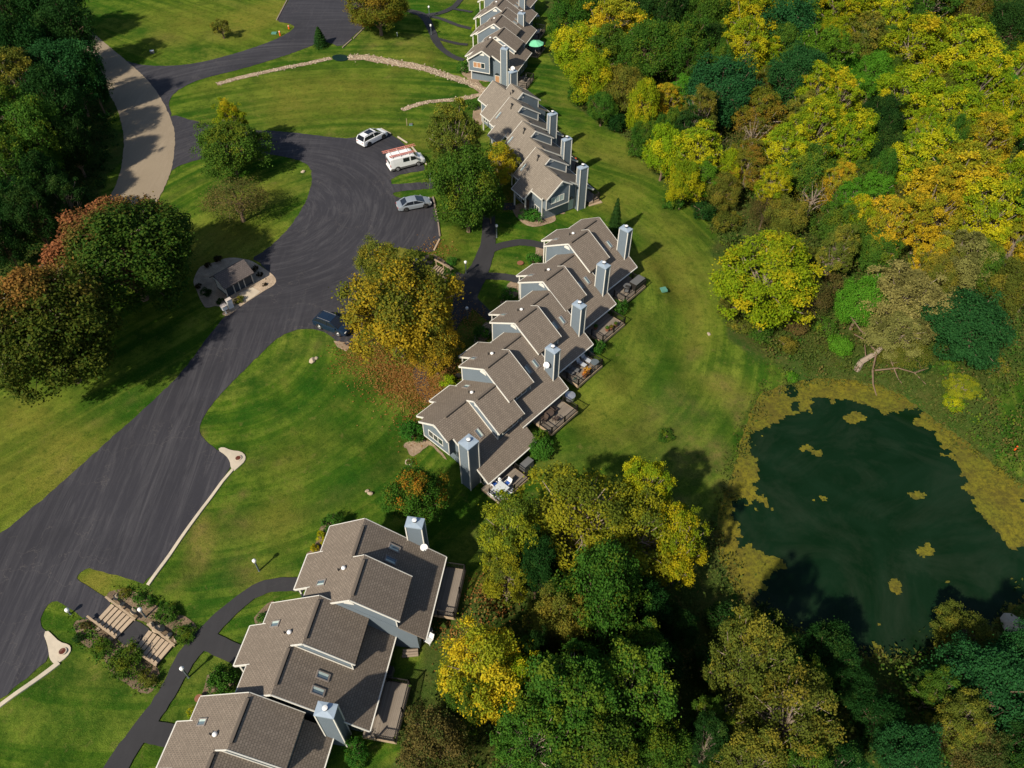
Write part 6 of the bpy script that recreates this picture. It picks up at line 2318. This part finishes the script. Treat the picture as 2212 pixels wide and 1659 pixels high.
def quad_panel(e, name, pts, mat, off=.0, parent=None):
    b = MB()
    pts = [Vector(p) for p in pts]
    n = (pts[1] - pts[0]).cross(pts[2] - pts[0]).normalized() * .012
    b.add([p + n for p in pts] + [p - n for p in pts], [tuple(range(len(pts))), tuple(range(2 * len(pts) - 1, len(pts) - 1, -1))] + [(i, (i + 1) % len(pts), len(pts) + (i + 1) % len(pts), len(pts) + i) for i in range(len(pts))])
    return b.build(name, M[mat], e, fix=True)


def car(kind_, label, cat, wx, wy, heading, paint, rim='black_alloy'):
    """wx, wy: world point of the right rear tyre contact"""
    S_ = {'suv': dict(L=5.0, W=1.96, H=1.74, belt=1.08, r=.38, wb=2.98, ro=1.02), 'sedan': dict(L=4.85, W=1.86, H=1.44, belt=.90, r=.34, wb=2.82, ro=1.10), 'crossover': dict(L=4.7, W=1.86, H=1.66, belt=1.05, r=.37, wb=2.7, ro=1.0)}[kind_]
    L_, hw_, H_, belt, r, wb, ro = S_['L'], S_['W'] / 2, S_['H'], S_['belt'], S_['r'], S_['wb'], S_['ro']
    th = math.radians(heading)
    # local origin at rear axle centre, on the ground
    ox, oy = wx - math.sin(th) * (hw_ - .1), wy + math.cos(th) * (hw_ - .1)
    e = empty(cat.replace(' ', '_'), (ox, oy, tz(ox, oy) + .04), th, label, cat)
    x0, x1 = -ro, L_ - ro
    zb = .24
    P_ = paint
    b = MB()
    if kind_ == 'sedan':
        prof = [(x0, .80, .42, .74), (x0 + .08, .90, .32, .88), (x0 + .5, .97, zb, .96), (x0 + 1.0, 1, zb, .95), (wb * .5, 1, zb, .93), (wb - .45, 1, zb, .93), (wb + .1, .99, zb, .86), (x1 - .45, .95, zb, .76), (x1 - .14, .86, .26, .64), (x1, .72, .32, .52)]
    else:
        prof = [(x0, .86, .42, 1.0), (x0 + .07, .95, .34, 1.10), (x0 + .4, .99, zb + .05, 1.12), (wb * .3, 1, zb, belt + .03), (wb * .6, 1, zb, belt + .02), (wb - .3, 1, zb, belt + .02), (wb + .25, .99, zb, 1.02), (x1 - .4, .96, zb, .95), (x1 - .12, .88, .28, .84), (x1, .76, .36, .66)]
    b.rings([sect(x, hw_ * k, z0, z1) for x, k, z0, z1 in prof])
    b.build('body', M[P_], e, smooth=False, fix=True)
    # glasshouse
    hw1 = hw_ * .90
    hw2 = hw_ * .72
    if kind_ == 'sedan':
        g = [(x0 + .55, .90, .90), (x0 + 1.35, .90, H_ - .05), (wb * .35, .92, H_), (wb * .58, .92, H_ - .03), (wb - .02, .92, .90)]
    elif kind_ == 'suv':
        g = [(x0 + .10, 1.05, 1.08), (x0 + .50, 1.05, H_ - .04), (wb * .3, 1.05, H_), (wb * .62, 1.05, H_ - .03), (wb + .12, 1.02, 1.03)]
    else:
        g = [(x0 + .12, 1.05, 1.08), (x0 + .70, 1.05, H_ - .08), (wb * .3, 1.05, H_), (wb * .60, 1.05, H_ - .04), (wb + .05, 1.0, 1.02)]
    rr = []
    for x, zl, zt in g:
        f = (zt - zl) / (H_ - zl + 1e-6)
        yb, yt = hw1, hw1 + (hw2 - hw1) * min(1, f)
        rr.append([(x, yb, zl - .03), (x, yt + .03, zt - .07 * f), (x, yt - .10, zt), (x, -yt + .10, zt), (x, -yt - .03, zt - .07 * f), (x, -yb, zl - .03)])
    b = MB()
    b.rings(rr)
    b.build('windows', M['car_glass'], e, fix=True)
    # roof skin
    b = MB()
    R_ = []
    for x, zl, zt in g[1:4]:
        R_.append([(x, hw2 + .04, zt - .045), (x, hw2 - .08, zt + .018), (x, 0, zt + .03), (x, -hw2 + .08, zt + .018), (x, -hw2 - .04, zt - .045), (x, 0, zt - .03)])
    b.rings(R_)
    b.build('roof', M[P_], e, fix=True)
    # pillars
    for sy in (1, -1):
        top = lambda i: Vector((g[i][0], sy * (hw2 + .03), g[i][2] - .05))
        low = lambda x: Vector((x, sy * (hw1 + .012), belt - .02))
        for a, c, w in ((top(3), Vector((g[4][0], sy * (hw1 - .02), g[4][2] + .02)), .07), (Vector((wb * .42, sy * (hw2 + .045), H_ - .07)), low(wb * .42), .05), (top(1), Vector((g[0][0] + (.05 if kind_ == 'sedan' else .02), sy * (hw1 - .01), g[0][2] + .02)), .13 if kind_ == 'sedan' else .10)):
            b = MB()
            b.beam(a, c, w, w, up=(0, 1, 0))
            b.build('pillar', M[P_], e)
        b = MB()
        b.box((wb - .35, sy * (hw_ + .10) - .07, belt - .02), (wb - .2, sy * (hw_ + .10) + .07, belt + .14))
        b.build('mirror', M[P_], e, bevel=.03)
        # lights
        b = MB()
        zl = .72 if kind_ == 'sedan' else .92
        b.box((x0 - .015, sy * hw_ * .62 - .17, zl - .07), (x0 + .10, sy * hw_ * .62 + .17, zl + .06))
        b.build('tail_light', M['red_lens'], e, bevel=.02)
        b = MB()
        zl = .55 if kind_ == 'sedan' else .74
        b.box((x1 - .14, sy * hw_ * .62 - .16, zl - .05), (x1 - .02, sy * hw_ * .62 + .16, zl + .07))
        b.build('headlight', M['lens_clear'], e, bevel=.02)
        if kind_ != 'sedan':
            b = MB()
            b.beam((g[1][0] + .1, sy * (hw2 - .02), H_ + .05), (g[3][0] - .05, sy * (hw2 - .02), H_ + .04), .04, .04)
            b.build('roof_rail', M['alloy'], e)
    if kind_ == 'suv':
        b = MB()
        b.box((.35, -.52, H_ - .0), (1.55, .52, H_ + .045))
        b.build('sunroof', M['car_glass'], e)
    # bumper, plate
    b = MB()
    b.box((x0 - .03, -hw_ * .8, .28), (x0 + .12, hw_ * .8, .42))
    b.build('rear_bumper', M['dark_metal'], e, bevel=.03)
    b = MB()
    b.box((x0 - .02, -.22, .60), (x0 + .02, .22, .74))
    b.build('number_plate', M['white_plastic'], e)
    arches(e, (0, wb), hw_, r)
    wheels(e, (0, wb), hw_, r, rim)
    return e


w = G(798, 317, 0)
car('suv', 'white SUV with a dark sunroof parked at the top of the car park', 'car', w.x, w.y, 48.3, 'car_white')
w = G(878, 457, 0)
car('sedan', 'silver sedan with black wheels parked nose to the kerb timbers', 'car', w.x, w.y, 18.8, 'car_silver')
w, w2 = G(692, 711, 0), G(692 + 55, 711 + 21, 0)
car('crossover', 'dark blue SUV with silver roof rails half hidden by the golden tree', 'car', w.x, w.y, math.degrees(math.atan2(w2.y - w.y, w2.x - w.x)), 'car_navy', 'alloy')


def van(wx, wy, heading):
    th = math.radians(heading)
    hw_, wb = 1.02, 3.3
    ox, oy = wx - math.sin(th) * (hw_ - .1), wy + math.cos(th) * (hw_ - .1)
    e = empty('work_van', (ox, oy, tz(ox, oy) + .04), th, 'white work van with two orange ladders on its roof', 'van')
    x0, x1 = -1.05, 4.5
    b = MB()
    prof = [(x0, .93, .40, 2.15, .3), (x0 + .08, .97, .32, 2.30, .3), (x0 + .5, 1, .3, 2.36, .32), (2.4, 1, .3, 2.36, .32), (2.75, 1, .3, 2.22, .34), (3.25, 1, .3, 1.62, .30), (3.62, 1, .3, 1.30, .22), (4.1, .96, .3, 1.12, .2), (4.38, .86, .32, .92, .18), (x1, .76, .38, .66, .1)]
    b.rings([sect(x, hw_ * k, z0, z1, rd, .05) for x, k, z0, z1, rd in prof])
    b.build('body', M['car_white'], e, fix=True)
    for sy in (-1, 1):
        y = sy * (hw_ + .004)
        quad_panel(e, 'cab_window', [(2.15, y, 1.28), (3.15, y, 1.28), (2.98, y * .985, 1.62), (2.62, y * .96, 1.96), (2.15, y * .97, 1.96)], 'car_glass')
        quad_panel(e, 'side_window', [(.95, y, 1.30), (1.95, y, 1.30), (1.95, y * .97, 1.92), (.95, y * .97, 1.92)], 'car_glass')
        b = MB()
        b.box((x0 + .05, min(y, y - sy * .03) - .0, .34), (3.95, max(y, y - sy * .03) + sy * .0 + .012, .60))
        b.build('side_cladding', M['plastic_grey'], e)
        b = MB()
        b.box((3.0, sy * (hw_ + .16) - .09, 1.30), (3.15, sy * (hw_ + .16) + .09, 1.62))
        b.build('mirror', M['plastic_grey'], e, bevel=.03)
        b = MB()
        b.box((x0 - .02, sy * .93 - .06, .85), (x0 + .06, sy * .93 + .06, 1.25))
        b.build('tail_light', M['red_lens'], e)
        b = MB()
        b.box((4.1, sy * .78 - .14, .78), (4.36, sy * .78 + .14, .98))
        b.build('headlight', M['lens_clear'], e, bevel=.03)
        quad_panel(e, 'rear_window', [(x0 - .012, sy * .08, 1.30), (x0 - .012, sy * .82, 1.30), (x0 + .02, sy * .78, 1.90), (x0 + .02, sy * .08, 1.90)], 'car_glass')
    quad_panel(e, 'windscreen', [(3.28, -.86, 1.64), (3.28, .86, 1.64), (2.80, .78, 2.20), (2.80, -.78, 2.20)], 'car_glass')
    b = MB()
    b.box((x0 - .12, -.98, .34), (x0 + .03, .98, .58))
    b.build('rear_bumper', M['white_plastic'], e, bevel=.03)
    for x in (-.6, .7, 2.0):
        b = MB()
        b.beam((x, -1.0, 2.46), (x, 1.0, 2.46), .06, .05)
        for sy in (-1, 1):
            b.beam((x, sy * .92, 2.2), (x, sy * .92, 2.48), .05, .05)
        b.build('roof_rack_bar', M['white_plastic'], e)
    arches(e, (0, wb), hw_, .37)
    wheels(e, (0, wb), hw_, .36, 'alloy')
    # the ladders are things carried by the van
    for yy, xa, xb, wd, lab, z in ((.82, -1.55, 3.6, .46, 'long orange ladder overhanging the far side of the van\'s roof', 2.56), (-.72, -1.0, 2.9, .34, 'shorter orange ladder on the near side of the van\'s roof', 2.50)):
        c, s_ = math.cos(th), math.sin(th)
        l = empty('ladder', (ox - yy * s_, oy + yy * c, e.location.z + z), th, lab, 'ladder')
        for sy in (-1, 1):
            b = MB()
            b.beam((xa, sy * wd / 2, 0), (xb, sy * wd / 2, 0), .05, .11)
            b.build('rail', M['ladder_orange'], l)
        for i in range(int((xb - xa) / .31)):
            b = MB()
            b.beam((xa + .15 + i * .31, -wd / 2, 0), (xa + .15 + i * .31, wd / 2, 0), .045, .045)
            b.build('rung', M['ladder_orange'], l)
    return e


w = G(860, 370, 0)
van(w.x, w.y, 25.7)

# ------------------------------------------------------------------ mail kiosk and cabinets on the gravel pad
A_, B_ = G(*K(915, 1115), .05), G(*K(1480, 795), .05)
th = math.atan2(B_.y - A_.y, B_.x - A_.x)
W_ = (B_ - A_).length
Dp = 2.5
e = empty('mail_kiosk', (A_.x, A_.y, tz(A_.x, A_.y) + .05), th, 'small slate blue shed with brown roof on the tan gravel pad by the road', 'shed')
ez, rz_ = 2.05, 2.95
b = MB()
b.prism([(.05, -.2), (.05, ez - .08), (Dp / 2, rz_ - .1), (Dp - .05, ez - .08), (Dp - .05, -.2)], .06, W_ - .06)
b.build('wall', M['siding_kiosk'], e, fix=True)


def kslab(y0, z0, y1, z1):
    q = [(-.28, y0, z0), (W_ + .28, y0, z0), (W_ + .28, y1, z1), (-.28, y1, z1)]
    lo = [(x, y, z - .12) for x, y, z in q]
    L_ = math.hypot(y1 - y0, z1 - z0)
    b = MB()
    uv = [(0, 0), (W_, 0), (W_, L_), (0, L_)]
    b.add(q + lo, [(0, 1, 2, 3), (7, 6, 5, 4), (0, 4, 5, 1), (1, 5, 6, 2), (2, 6, 7, 3), (3, 7, 4, 0)], [uv] * 6)
    return b.build('roof', M['shingle_kiosk'], e, fix=True)


kslab(-.42, ez - .30, Dp / 2, rz_)
kslab(Dp + .42, ez - .30, Dp / 2, rz_)
nb = 4
for i, (f0, f1) in enumerate([(.03, .27), (.31, .47), (.51, .67), (.71, .97)]):
    b = MB()
    b.box((W_ * f0, -.015, .1), (W_ * f1, .055, 1.85))
    b.build('door_panel', M['kiosk_door'], e)
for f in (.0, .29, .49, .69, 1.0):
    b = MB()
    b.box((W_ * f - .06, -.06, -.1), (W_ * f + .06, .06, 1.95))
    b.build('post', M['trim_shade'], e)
for i in range(7):
    for j in range(3):
        b = MB()
        y = .35 + i * .27
        b.box((.0, y, .45 + j * .42), (.05, y + .15, .75 + j * .42))
        b.build('louvre_block', M['white_paint_plank'], e)
b = MB()
b.beam((0, .1, 1.75), (0, Dp - .1, 1.75), .08, .08)
b.build('trellis_bar', M['white_paint_plank'], e)
p = GT(*K(985, 1350))
e = empty('cabinet', p, th, 'tall white utility cabinet beside the mail kiosk', 'cabinet')
b = MB()
b.box((-.32, -.22, 0), (.32, .22, 1.35))
b.build('body', M['white_plastic'], e, bevel=.02)
b = MB()
b.box((-.36, -.26, 1.35), (.36, .26, 1.42))
b.build('lid', M['cap_beige'], e, bevel=.02)
p = GT(*K(880, 1490))
e = empty('mail_post', p, th, 'white mailbox on a post at the lower tip of the gravel pad', 'mailbox')
b = MB()
b.box((-.07, -.07, -.2), (.07, .07, .95))
b.build('post', M['white_plastic'], e)
b = MB()
b.box((-.32, -.28, .80), (.32, .28, 1.35))
b.build('box', M['white_plastic'], e, bevel=.04)
b = MB()
b.box((-.36, -.32, 1.352), (.36, .32, 1.42))
b.build('lid', M['cap_beige'], e, bevel=.02)


# ------------------------------------------------------------------ small things
def little(name, pxy, label, cat, fn, rot=0.0, up=0.0, at=None):
    p = Vector(at) if at is not None else GT(*pxy)
    e = empty(name, (p.x, p.y, p.z + up), rot, label, cat)
    fn(e)
    return e


def post_fn(h, r, mat, capm=None):
    def f(e):
        b = MB()
        b.lathe((0, 0, -.1), [(r, 0), (r, h), (r * .5, h + .06)], 8)
        b.build('post', M[mat], e)
        if capm:
            b = MB()
            b.lathe((0, 0, h * .75), [(r * 1.15, 0), (r * 1.15, h * .1)], 8)
            b.build('band', M[capm], e)
    return f


little('marker_post', B1(1918, 192), 'orange marker at the tip of the upper lawn by the car park', 'marker', post_fn(.75, .14, 'orange_plastic', 'white_plastic'))
little('marker_post', B1(1860, 236), 'taller orange marker beside the green lid at the upper lawn tip', 'marker', post_fn(.95, .15, 'orange_plastic', 'white_plastic'))
little('stake', B2(490, 834), 'pale wooden stake on the lawn above the white SUV', 'stake', post_fn(1.3, .05, 'timber'))
little('marker_post', (2192, 972), 'small orange marker on the lawn at the right edge', 'marker', post_fn(.8, .10, 'orange_plastic'))
little('stake', B2(425, 240), 'small white stake under the orange and green tree', 'stake', post_fn(.8, .06, 'white_plastic'))


def box_fn(w, d, h, mat, lid=None):
    def f(e):
        b = MB()
        b.box((-w / 2, -d / 2, -.05), (w / 2, d / 2, h), top=.92)
        b.build('body', M[mat], e, bevel=.03)
        if lid:
            b = MB()
            b.box((-w * .48, -d * .48, h + .002), (w * .48, d * .48, h + .05))
            b.build('lid', M[lid], e, bevel=.02)
    return f


little('utility_cover', (1433, 627), 'small green utility lid alone on the back lawn', 'utility cover', box_fn(.9, .8, .18, 'utility_green', 'utility_green'), .3)
little('utility_cover', B1(1820, 222), 'flat green utility lid at the tip of the upper lawn', 'utility cover', box_fn(1.0, .8, .12, 'utility_green', 'utility_green'))
little('utility_box', B1(1012, 351), 'grey utility box on the slope beside the tan road', 'utility box', box_fn(.7, .5, .4, 'plastic_grey', 'white_plastic'), .2)
little('utility_cover', B2(515, 830), 'green lid beside the wooden stake above the white SUV', 'utility cover', box_fn(.6, .5, .16, 'utility_green', 'plastic_grey'))


def pot_fn(r, h, mat, flower=None, leafy=False):
    def f(e):
        b = MB()
        b.lathe((0, 0, 0), [(r * .7, 0), (r, h), (r * 1.06, h), (r * 1.06, h + .04), (r * .88, h + .04)], 12)
        b.build('pot', M[mat], e)
        if flower:
            n = 160
            rr = np.random.default_rng(int(r * 1000 + h * 77))
            d = rr.normal(size=(n, 3))
            d /= np.linalg.norm(d, axis=1, keepdims=True)
            pos = d * rr.uniform(.5, 1.0, (n, 1)) * r * 1.2 + (0, 0, h + r * .6)
            v, t = leaf_quads(pos, d + rr.normal(size=(n, 3)) * .5, rr.uniform(.06, .13, n), rr.random((n, 3)))
            o = bpy.data.objects.new('flowers', mesh_from_quads('flowers', v, t, M[flower]))
            col.objects.link(o)
            o.parent = e
    return f


little('planter', A1(1240, 1240), 'round brown planter in front of the lowest house', 'planter', pot_fn(.32, .45, 'terracotta'))
little('planter', A3(500, 600), 'dark barrel planter beside the second townhouse\'s front wall', 'planter', pot_fn(.32, .5, 'railing_black'))
little('planter', A4(445, 530), 'brown round planter on the lawn before the fourth townhouse', 'planter', pot_fn(.42, .16, 'terracotta'))

# --- deck furniture
def table_fn(w, d, h, mat, legs='railing_black', round_=False):
    def f(e):
        b = MB()
        if round_:
            b.lathe((0, 0, h - .04), [(w / 2, 0), (w / 2, .04)], 20)
        else:
            b.box((-w / 2, -d / 2, h - .04), (w / 2, d / 2, h))
        b.build('table_top', M[mat], e)
        for sx in (-1, 1):
            for sy in (-1, 1):
                b = MB()
                b.beam((sx * w * .34, sy * d * .34, 0), (sx * w * .34, sy * d * .34, h - .045), .05, .05)
                b.build('leg', M[legs], e)
    return f


def chair_fn(frame, cushion, rec=.18, wide=.56, long_=0.0):
    def f(e):
        w = wide / 2
        b = MB()
        b.box((-w, -.26, .38), (w, .26 + long_, .42))
        b.build('seat', M[frame], e)
        b = MB()
        b.box((-w + .04, -.22, .422), (w - .04, .24 + long_, .49))
        b.build('cushion', M[cushion], e, bevel=.02)
        b = MB()
        b.beam((0, -.26, .42), (0, -.26 - rec, .98), wide, .05, up=(0, 1, .2))
        b.build('backrest', M[cushion if long_ else frame], e)
        for sx in (-1, 1):
            for yy in (-.22, .22 + long_):
                b = MB()
                b.beam((sx * (w - .04), yy, 0), (sx * (w - .04), yy, .38), .04, .04)
                b.build('leg', M[frame], e)
            b = MB()
            b.beam((sx * (w + .01), -.28, .62), (sx * (w + .01), .22, .62), .05, .04)
            b.build('armrest', M[frame], e)
    return f


def on_deck(row, k, u, v, h=.4):
    p = hw(row, k, u, v, h)
    return p


def th_of(row, k):
    return HOUSES[(row, k)].e.rotation_euler.z


t2 = th_of(2, 1)
b = MB()
b.box((-1.15, -.95, 0), (1.15, .95, .012))
p = on_deck(2, 1, .35, 12.0, .402)
o = b.build('outdoor_rug', M['rug_pale'], None, loc=p, rot=t2)
tag(o, 'pale patterned rug under the table with blue cushioned chairs', 'rug')
little('patio_table', None, 'square pale table among blue cushioned chairs', 'table', table_fn(1.25, 1.25, .72, 'table_pale', 'white_plastic'), t2, at=on_deck(2, 1, .35, 12.0, .415))
for (u, v, r, lab) in ((.35, 11.0, 0, 'blue cushioned chair on the house side of the pale table'), (.35, 13.0 - .12, math.pi, 'blue cushioned chair on the lawn side of the pale table'), (-.62, 12.0, math.pi / 2, 'blue cushioned chair at the near end of the pale table'), (1.35, 12.0, -math.pi / 2, 'blue cushioned chair at the far end of the pale table')):
    little('patio_chair', None, lab, 'chair', chair_fn('white_plastic', 'cushion_blue'), t2 + r + math.pi, at=on_deck(2, 1, u, v, .415))


def lighthouse(e):
    b = MB()
    b.lathe((0, 0, 0), [(.22, 0), (.15, .75), (.19, .77), (.19, .82), (.11, .83), (.11, 1.0), (.15, 1.02), (.02, 1.16)], 12)
    b.build('tower', M['white_plastic'], e)
    for z in (.2, .5):
        b = MB()
        b.lathe((0, 0, z), [(.225 - z * .095, 0), (.217 - z * .095, .13)], 12)
        b.build('stripe', M['cushion_blue'], e)
    b = MB()
    b.lathe((0, 0, .85), [(.115, 0), (.115, .13)], 10)
    b.build('lantern', M['dark_metal'], e)


little('ornament_lighthouse', None, 'white striped ornamental lighthouse by the pale table', 'ornament', lighthouse, 0, at=on_deck(2, 1, .95, 11.25, .415))
little('covered_grill', None, 'dark covered grill beside the deck with the blue cushions', 'grill', box_fn(1.5, .8, .95, 'fabric_grey', 'plastic_grey'), t2, at=on_deck(2, 1, 4.6, 11.7, .0))

t22 = th_of(2, 2)
little('patio_table', None, 'dark round table on the second deck', 'table', table_fn(1.1, 1.1, .72, 'frame_brown', round_=True), 0, at=on_deck(2, 2, 3.2, 11.2, .4))
for i, (du, dv, lab) in enumerate(((-.95, 0, 'dark chair on the right of the second deck\'s table'), (.95, .1, 'dark chair on the left of the second deck\'s table'), (0, .95, 'dark chair on the lawn side of the second deck\'s table'))):
    little('patio_chair', None, lab, 'chair', chair_fn('frame_brown', 'frame_brown'), t22 + math.atan2(du, dv), at=on_deck(2, 2, 3.2 + du, 11.2 + dv, .4))
t23 = th_of(2, 3)
for i, (u, v, lab) in enumerate(((4.2, 10.95, 'grey lounger nearest the chimney on the crowded deck'), (3.5, 11.1, 'second grey lounger on the crowded deck'), (2.2, 11.2, 'third grey lounger, with its cushion turned to the lawn'), (1.3, 11.2, 'last grey lounger beside the round dark table'))):
    little('lounger', None, lab, 'lounger', chair_fn('plastic_grey', 'rug_pale' if i > 1 else 'fabric_grey', .3, .6, .5), t23 + math.pi + random.uniform(-.3, .3), at=on_deck(2, 3, u, v, .4))
little('patio_table', None, 'round dark slate table at the corner of the crowded deck', 'table', table_fn(1.0, 1.0, .62, 'lamp_grey', round_=True), 0, at=on_deck(2, 3, 1.1, 12.4, .4))
little('flower_pot', None, 'bright yellow flowers at the railing of the crowded deck', 'flower pot', pot_fn(.42, .4, 'terracotta', 'leaf_flower'), 0, at=on_deck(2, 3, 2.7, 12.6, .4))
little('flower_pot', None, 'yellow flowers, the smaller bunch beside the bright ones', 'flower pot', pot_fn(.3, .36, 'terracotta', 'leaf_flower'), 0, at=on_deck(2, 3, 3.25, 12.65, .4))
for u, v, lab, fl in ((2.9, 12.2, 'pot with green leaves on the deck with orange flowers', 'leaf_shrub'), (2.4, 12.45, 'pot with orange flowers on the fourth deck', 'leaf_orange'), (1.6, 12.5, 'leafy pot nearest the lawn on the fourth deck', 'leaf_green'), (3.6, 11.0, 'small leafy pot against the house wall of the fourth deck', 'leaf_shrub')):
    little('flower_pot', None, lab, 'flower pot', pot_fn(.26, .34, 'terracotta', fl), 0, at=on_deck(2, 4, u, v, .4))
t25 = th_of(2, 5)
little('covered_sofa', None, 'large black covered block at the far corner of the fifth deck', 'covered furniture', box_fn(2.0, 1.1, .95, 'railing_black', 'fabric_grey'), t25, at=on_deck(2, 5, 1.2, 12.2, .4))
little('patio_table', None, 'dark round table on the fifth deck', 'table', table_fn(1.0, 1.0, .7, 'fabric_grey', round_=True), 0, at=on_deck(2, 5, 2.7, 11.7, .4))
little('patio_chair', None, 'dark chair beside the fifth deck\'s round table', 'chair', chair_fn('railing_black', 'fabric_grey'), t25 + 2, at=on_deck(2, 5, 3.3, 12.1, .4))
t11 = th_of(1, 1)
little('bench', None, 'dark bench at the near end of the wide grey deck', 'bench', chair_fn('frame_brown', 'frame_brown', .15, 1.5), t11 + math.pi, at=on_deck(1, 1, 4.0, 11.1, .4))
little('garden_chair', A2(1828, 880), 'white garden chair on the ground below the wide grey deck', 'chair', chair_fn('white_plastic', 'table_pale', .25, .7), t11 + 1.2)
little('grill', A2(1840, 830), 'small grill with white knobs beside the white garden chair', 'grill', box_fn(.5, .4, .8, 'dark_metal', 'plastic_grey'), .3)


def logs_fn(e):
    for i, (y, z) in enumerate(((-.25, .14), (0, .14), (.25, .14), (-.12, .36), (.12, .36))):
        b = MB()
        b.tube((-.7 + .04 * i, y, z), (.7, y, z), .13, .12, 9)
        b.build('log', M['pale_bark'], e)


little('log_pile', A2(1715, 950), 'short pile of pale logs at the corner of the nearest row', 'log pile', logs_fn, .1)
little('air_conditioner', A2(1585, 1075), 'dark air conditioner behind the middle house of the nearest row', 'air conditioner', box_fn(.8, .8, .8, 'plastic_grey', 'dark_metal'), t11)
little('barrel', None, 'grey drum shaped cover between the second and third houses of the middle row', 'drum', lambda e: MB().lathe((0, 0, 0), [(.5, 0), (.55, .55), (.6, .6), (.6, .66), (.1, .72)], 18).build('drum', M['flue_metal'], e), 0, at=on_deck(2, 2, -.55, 11.1, .1))
little('plank_step', B2(1735, 1352), 'pale plank step at the foot of the third row\'s near deck', 'step', lambda e: MB().box((-1.1, -.3, -.3), (1.1, .3, .12)).build('plank', M['timber'], e), .45)
little('orange_cushion', None, 'orange cushion on the deck behind the second house of the third row', 'cushion', lambda e: MB().box((-.25, -.25, 0), (.25, .25, .3)).build('cushion', M['orange_plastic'], e, bevel=.06), 0, at=on_deck(3, 2, 1.6, 11.6, 1.1))


def umbrella(e):
    b = MB()
    b.tube((0, 0, 0), (0, 0, 2.6), .035, .03, 8)
    b.build('pole', M['white_plastic'], e)
    n = 8
    R_ = 1.55
    for i in range(n):
        a0, a1 = 2 * math.pi * i / n, 2 * math.pi * (i + 1) / n
        b = MB()
        am = (a0 + a1) / 2
        v = [(0, 0, 2.65), (R_ * math.cos(a0), R_ * math.sin(a0), 2.10), (R_ * .94 * math.cos(am), R_ * .94 * math.sin(am), 2.07), (R_ * math.cos(a1), R_ * math.sin(a1), 2.10)]
        b.add(v + [(x, y, z - .02) for x, y, z in v], [(0, 1, 2), (0, 2, 3), (6, 5, 4), (7, 6, 4), (1, 5, 6, 2), (2, 6, 7, 3)])
        b.build('canopy_panel', M['umbrella_green'], e)


p = G(1158, 97, .3)
little('parasol', None, 'pale green parasol open over a deck of the farthest row', 'parasol', umbrella, .3, at=(p.x - .1, p.y, -1.5))
for (px, py, lab) in ((A8(1835, 450), None, 'white chair on the deck above the green parasol'), (A8(1760, 480), None, 'grey lounger on the deck above the green parasol'), (A8(1830, 240), None, 'white chair on the topmost visible deck')):
    little('patio_chair', None, lab, 'chair', chair_fn('white_plastic' if 'white' in lab else 'plastic_grey', 'rug_pale'), random.uniform(0, 6), at=G(*px, -1.4))
little('patio_chair', None, 'grey chair on the railed deck behind the house with tan blinds', 'chair', chair_fn('plastic_grey', 'fabric_grey'), .6, at=on_deck(4, 1, 1.9, 11.3, .4))
little('patio_chair', None, 'second grey chair nearer the wall behind the house with tan blinds', 'chair', chair_fn('plastic_grey', 'fabric_grey'), 1.6, at=on_deck(4, 1, 2.7, 10.9, .4))


def dish(loc, label, az, r=.34):
    e = empty('satellite_dish', loc, az, label, 'satellite dish')
    b = MB()
    rr = []
    n = 16
    for q, y in ((r, -.14), (r * .75, -.06), (r * .4, -.01), (.03, 0)):
        rr.append([(q * math.cos(2 * math.pi * i / n), y - .28 * q * math.sin(2 * math.pi * i / n) * 0, q * math.sin(2 * math.pi * i / n)) for i in range(n)])
    b.rings(rr + [[(x, y + .02, z) for x, y, z in ring] for ring in rr[::-1]])
    o = b.build('reflector', M['white_plastic'], e, fix=True)
    o.rotation_euler = (math.radians(-38), 0, 0)
    b = MB()
    b.tube((0, .02, 0), (0, .35, -.3), .03, .03, 6)
    b.build('arm', M['lamp_grey'], e)
    b = MB()
    b.tube((0, -.1, -.3), (0, -.45, .12), .015, .015, 5)
    b.box((-.05, -.5, .08), (.05, -.4, .16))
    b.build('feed', M['lamp_grey'], e)


dish(hw(2, 2, .53 + .45, 8.75, 5.15), 'white dish on the second chimney of the middle row', t2 + math.radians(-90) + .3)
dish(hw(1, 1, .2, 9.6, 4.1), 'white dish at the foot of the nearest row\'s far chimney', th_of(1, 1) - 1.2)
dish(hw(3, 4, -.5, 8.2, 7.25), 'white dish on the cap of the third row\'s farthest chimney', .2)
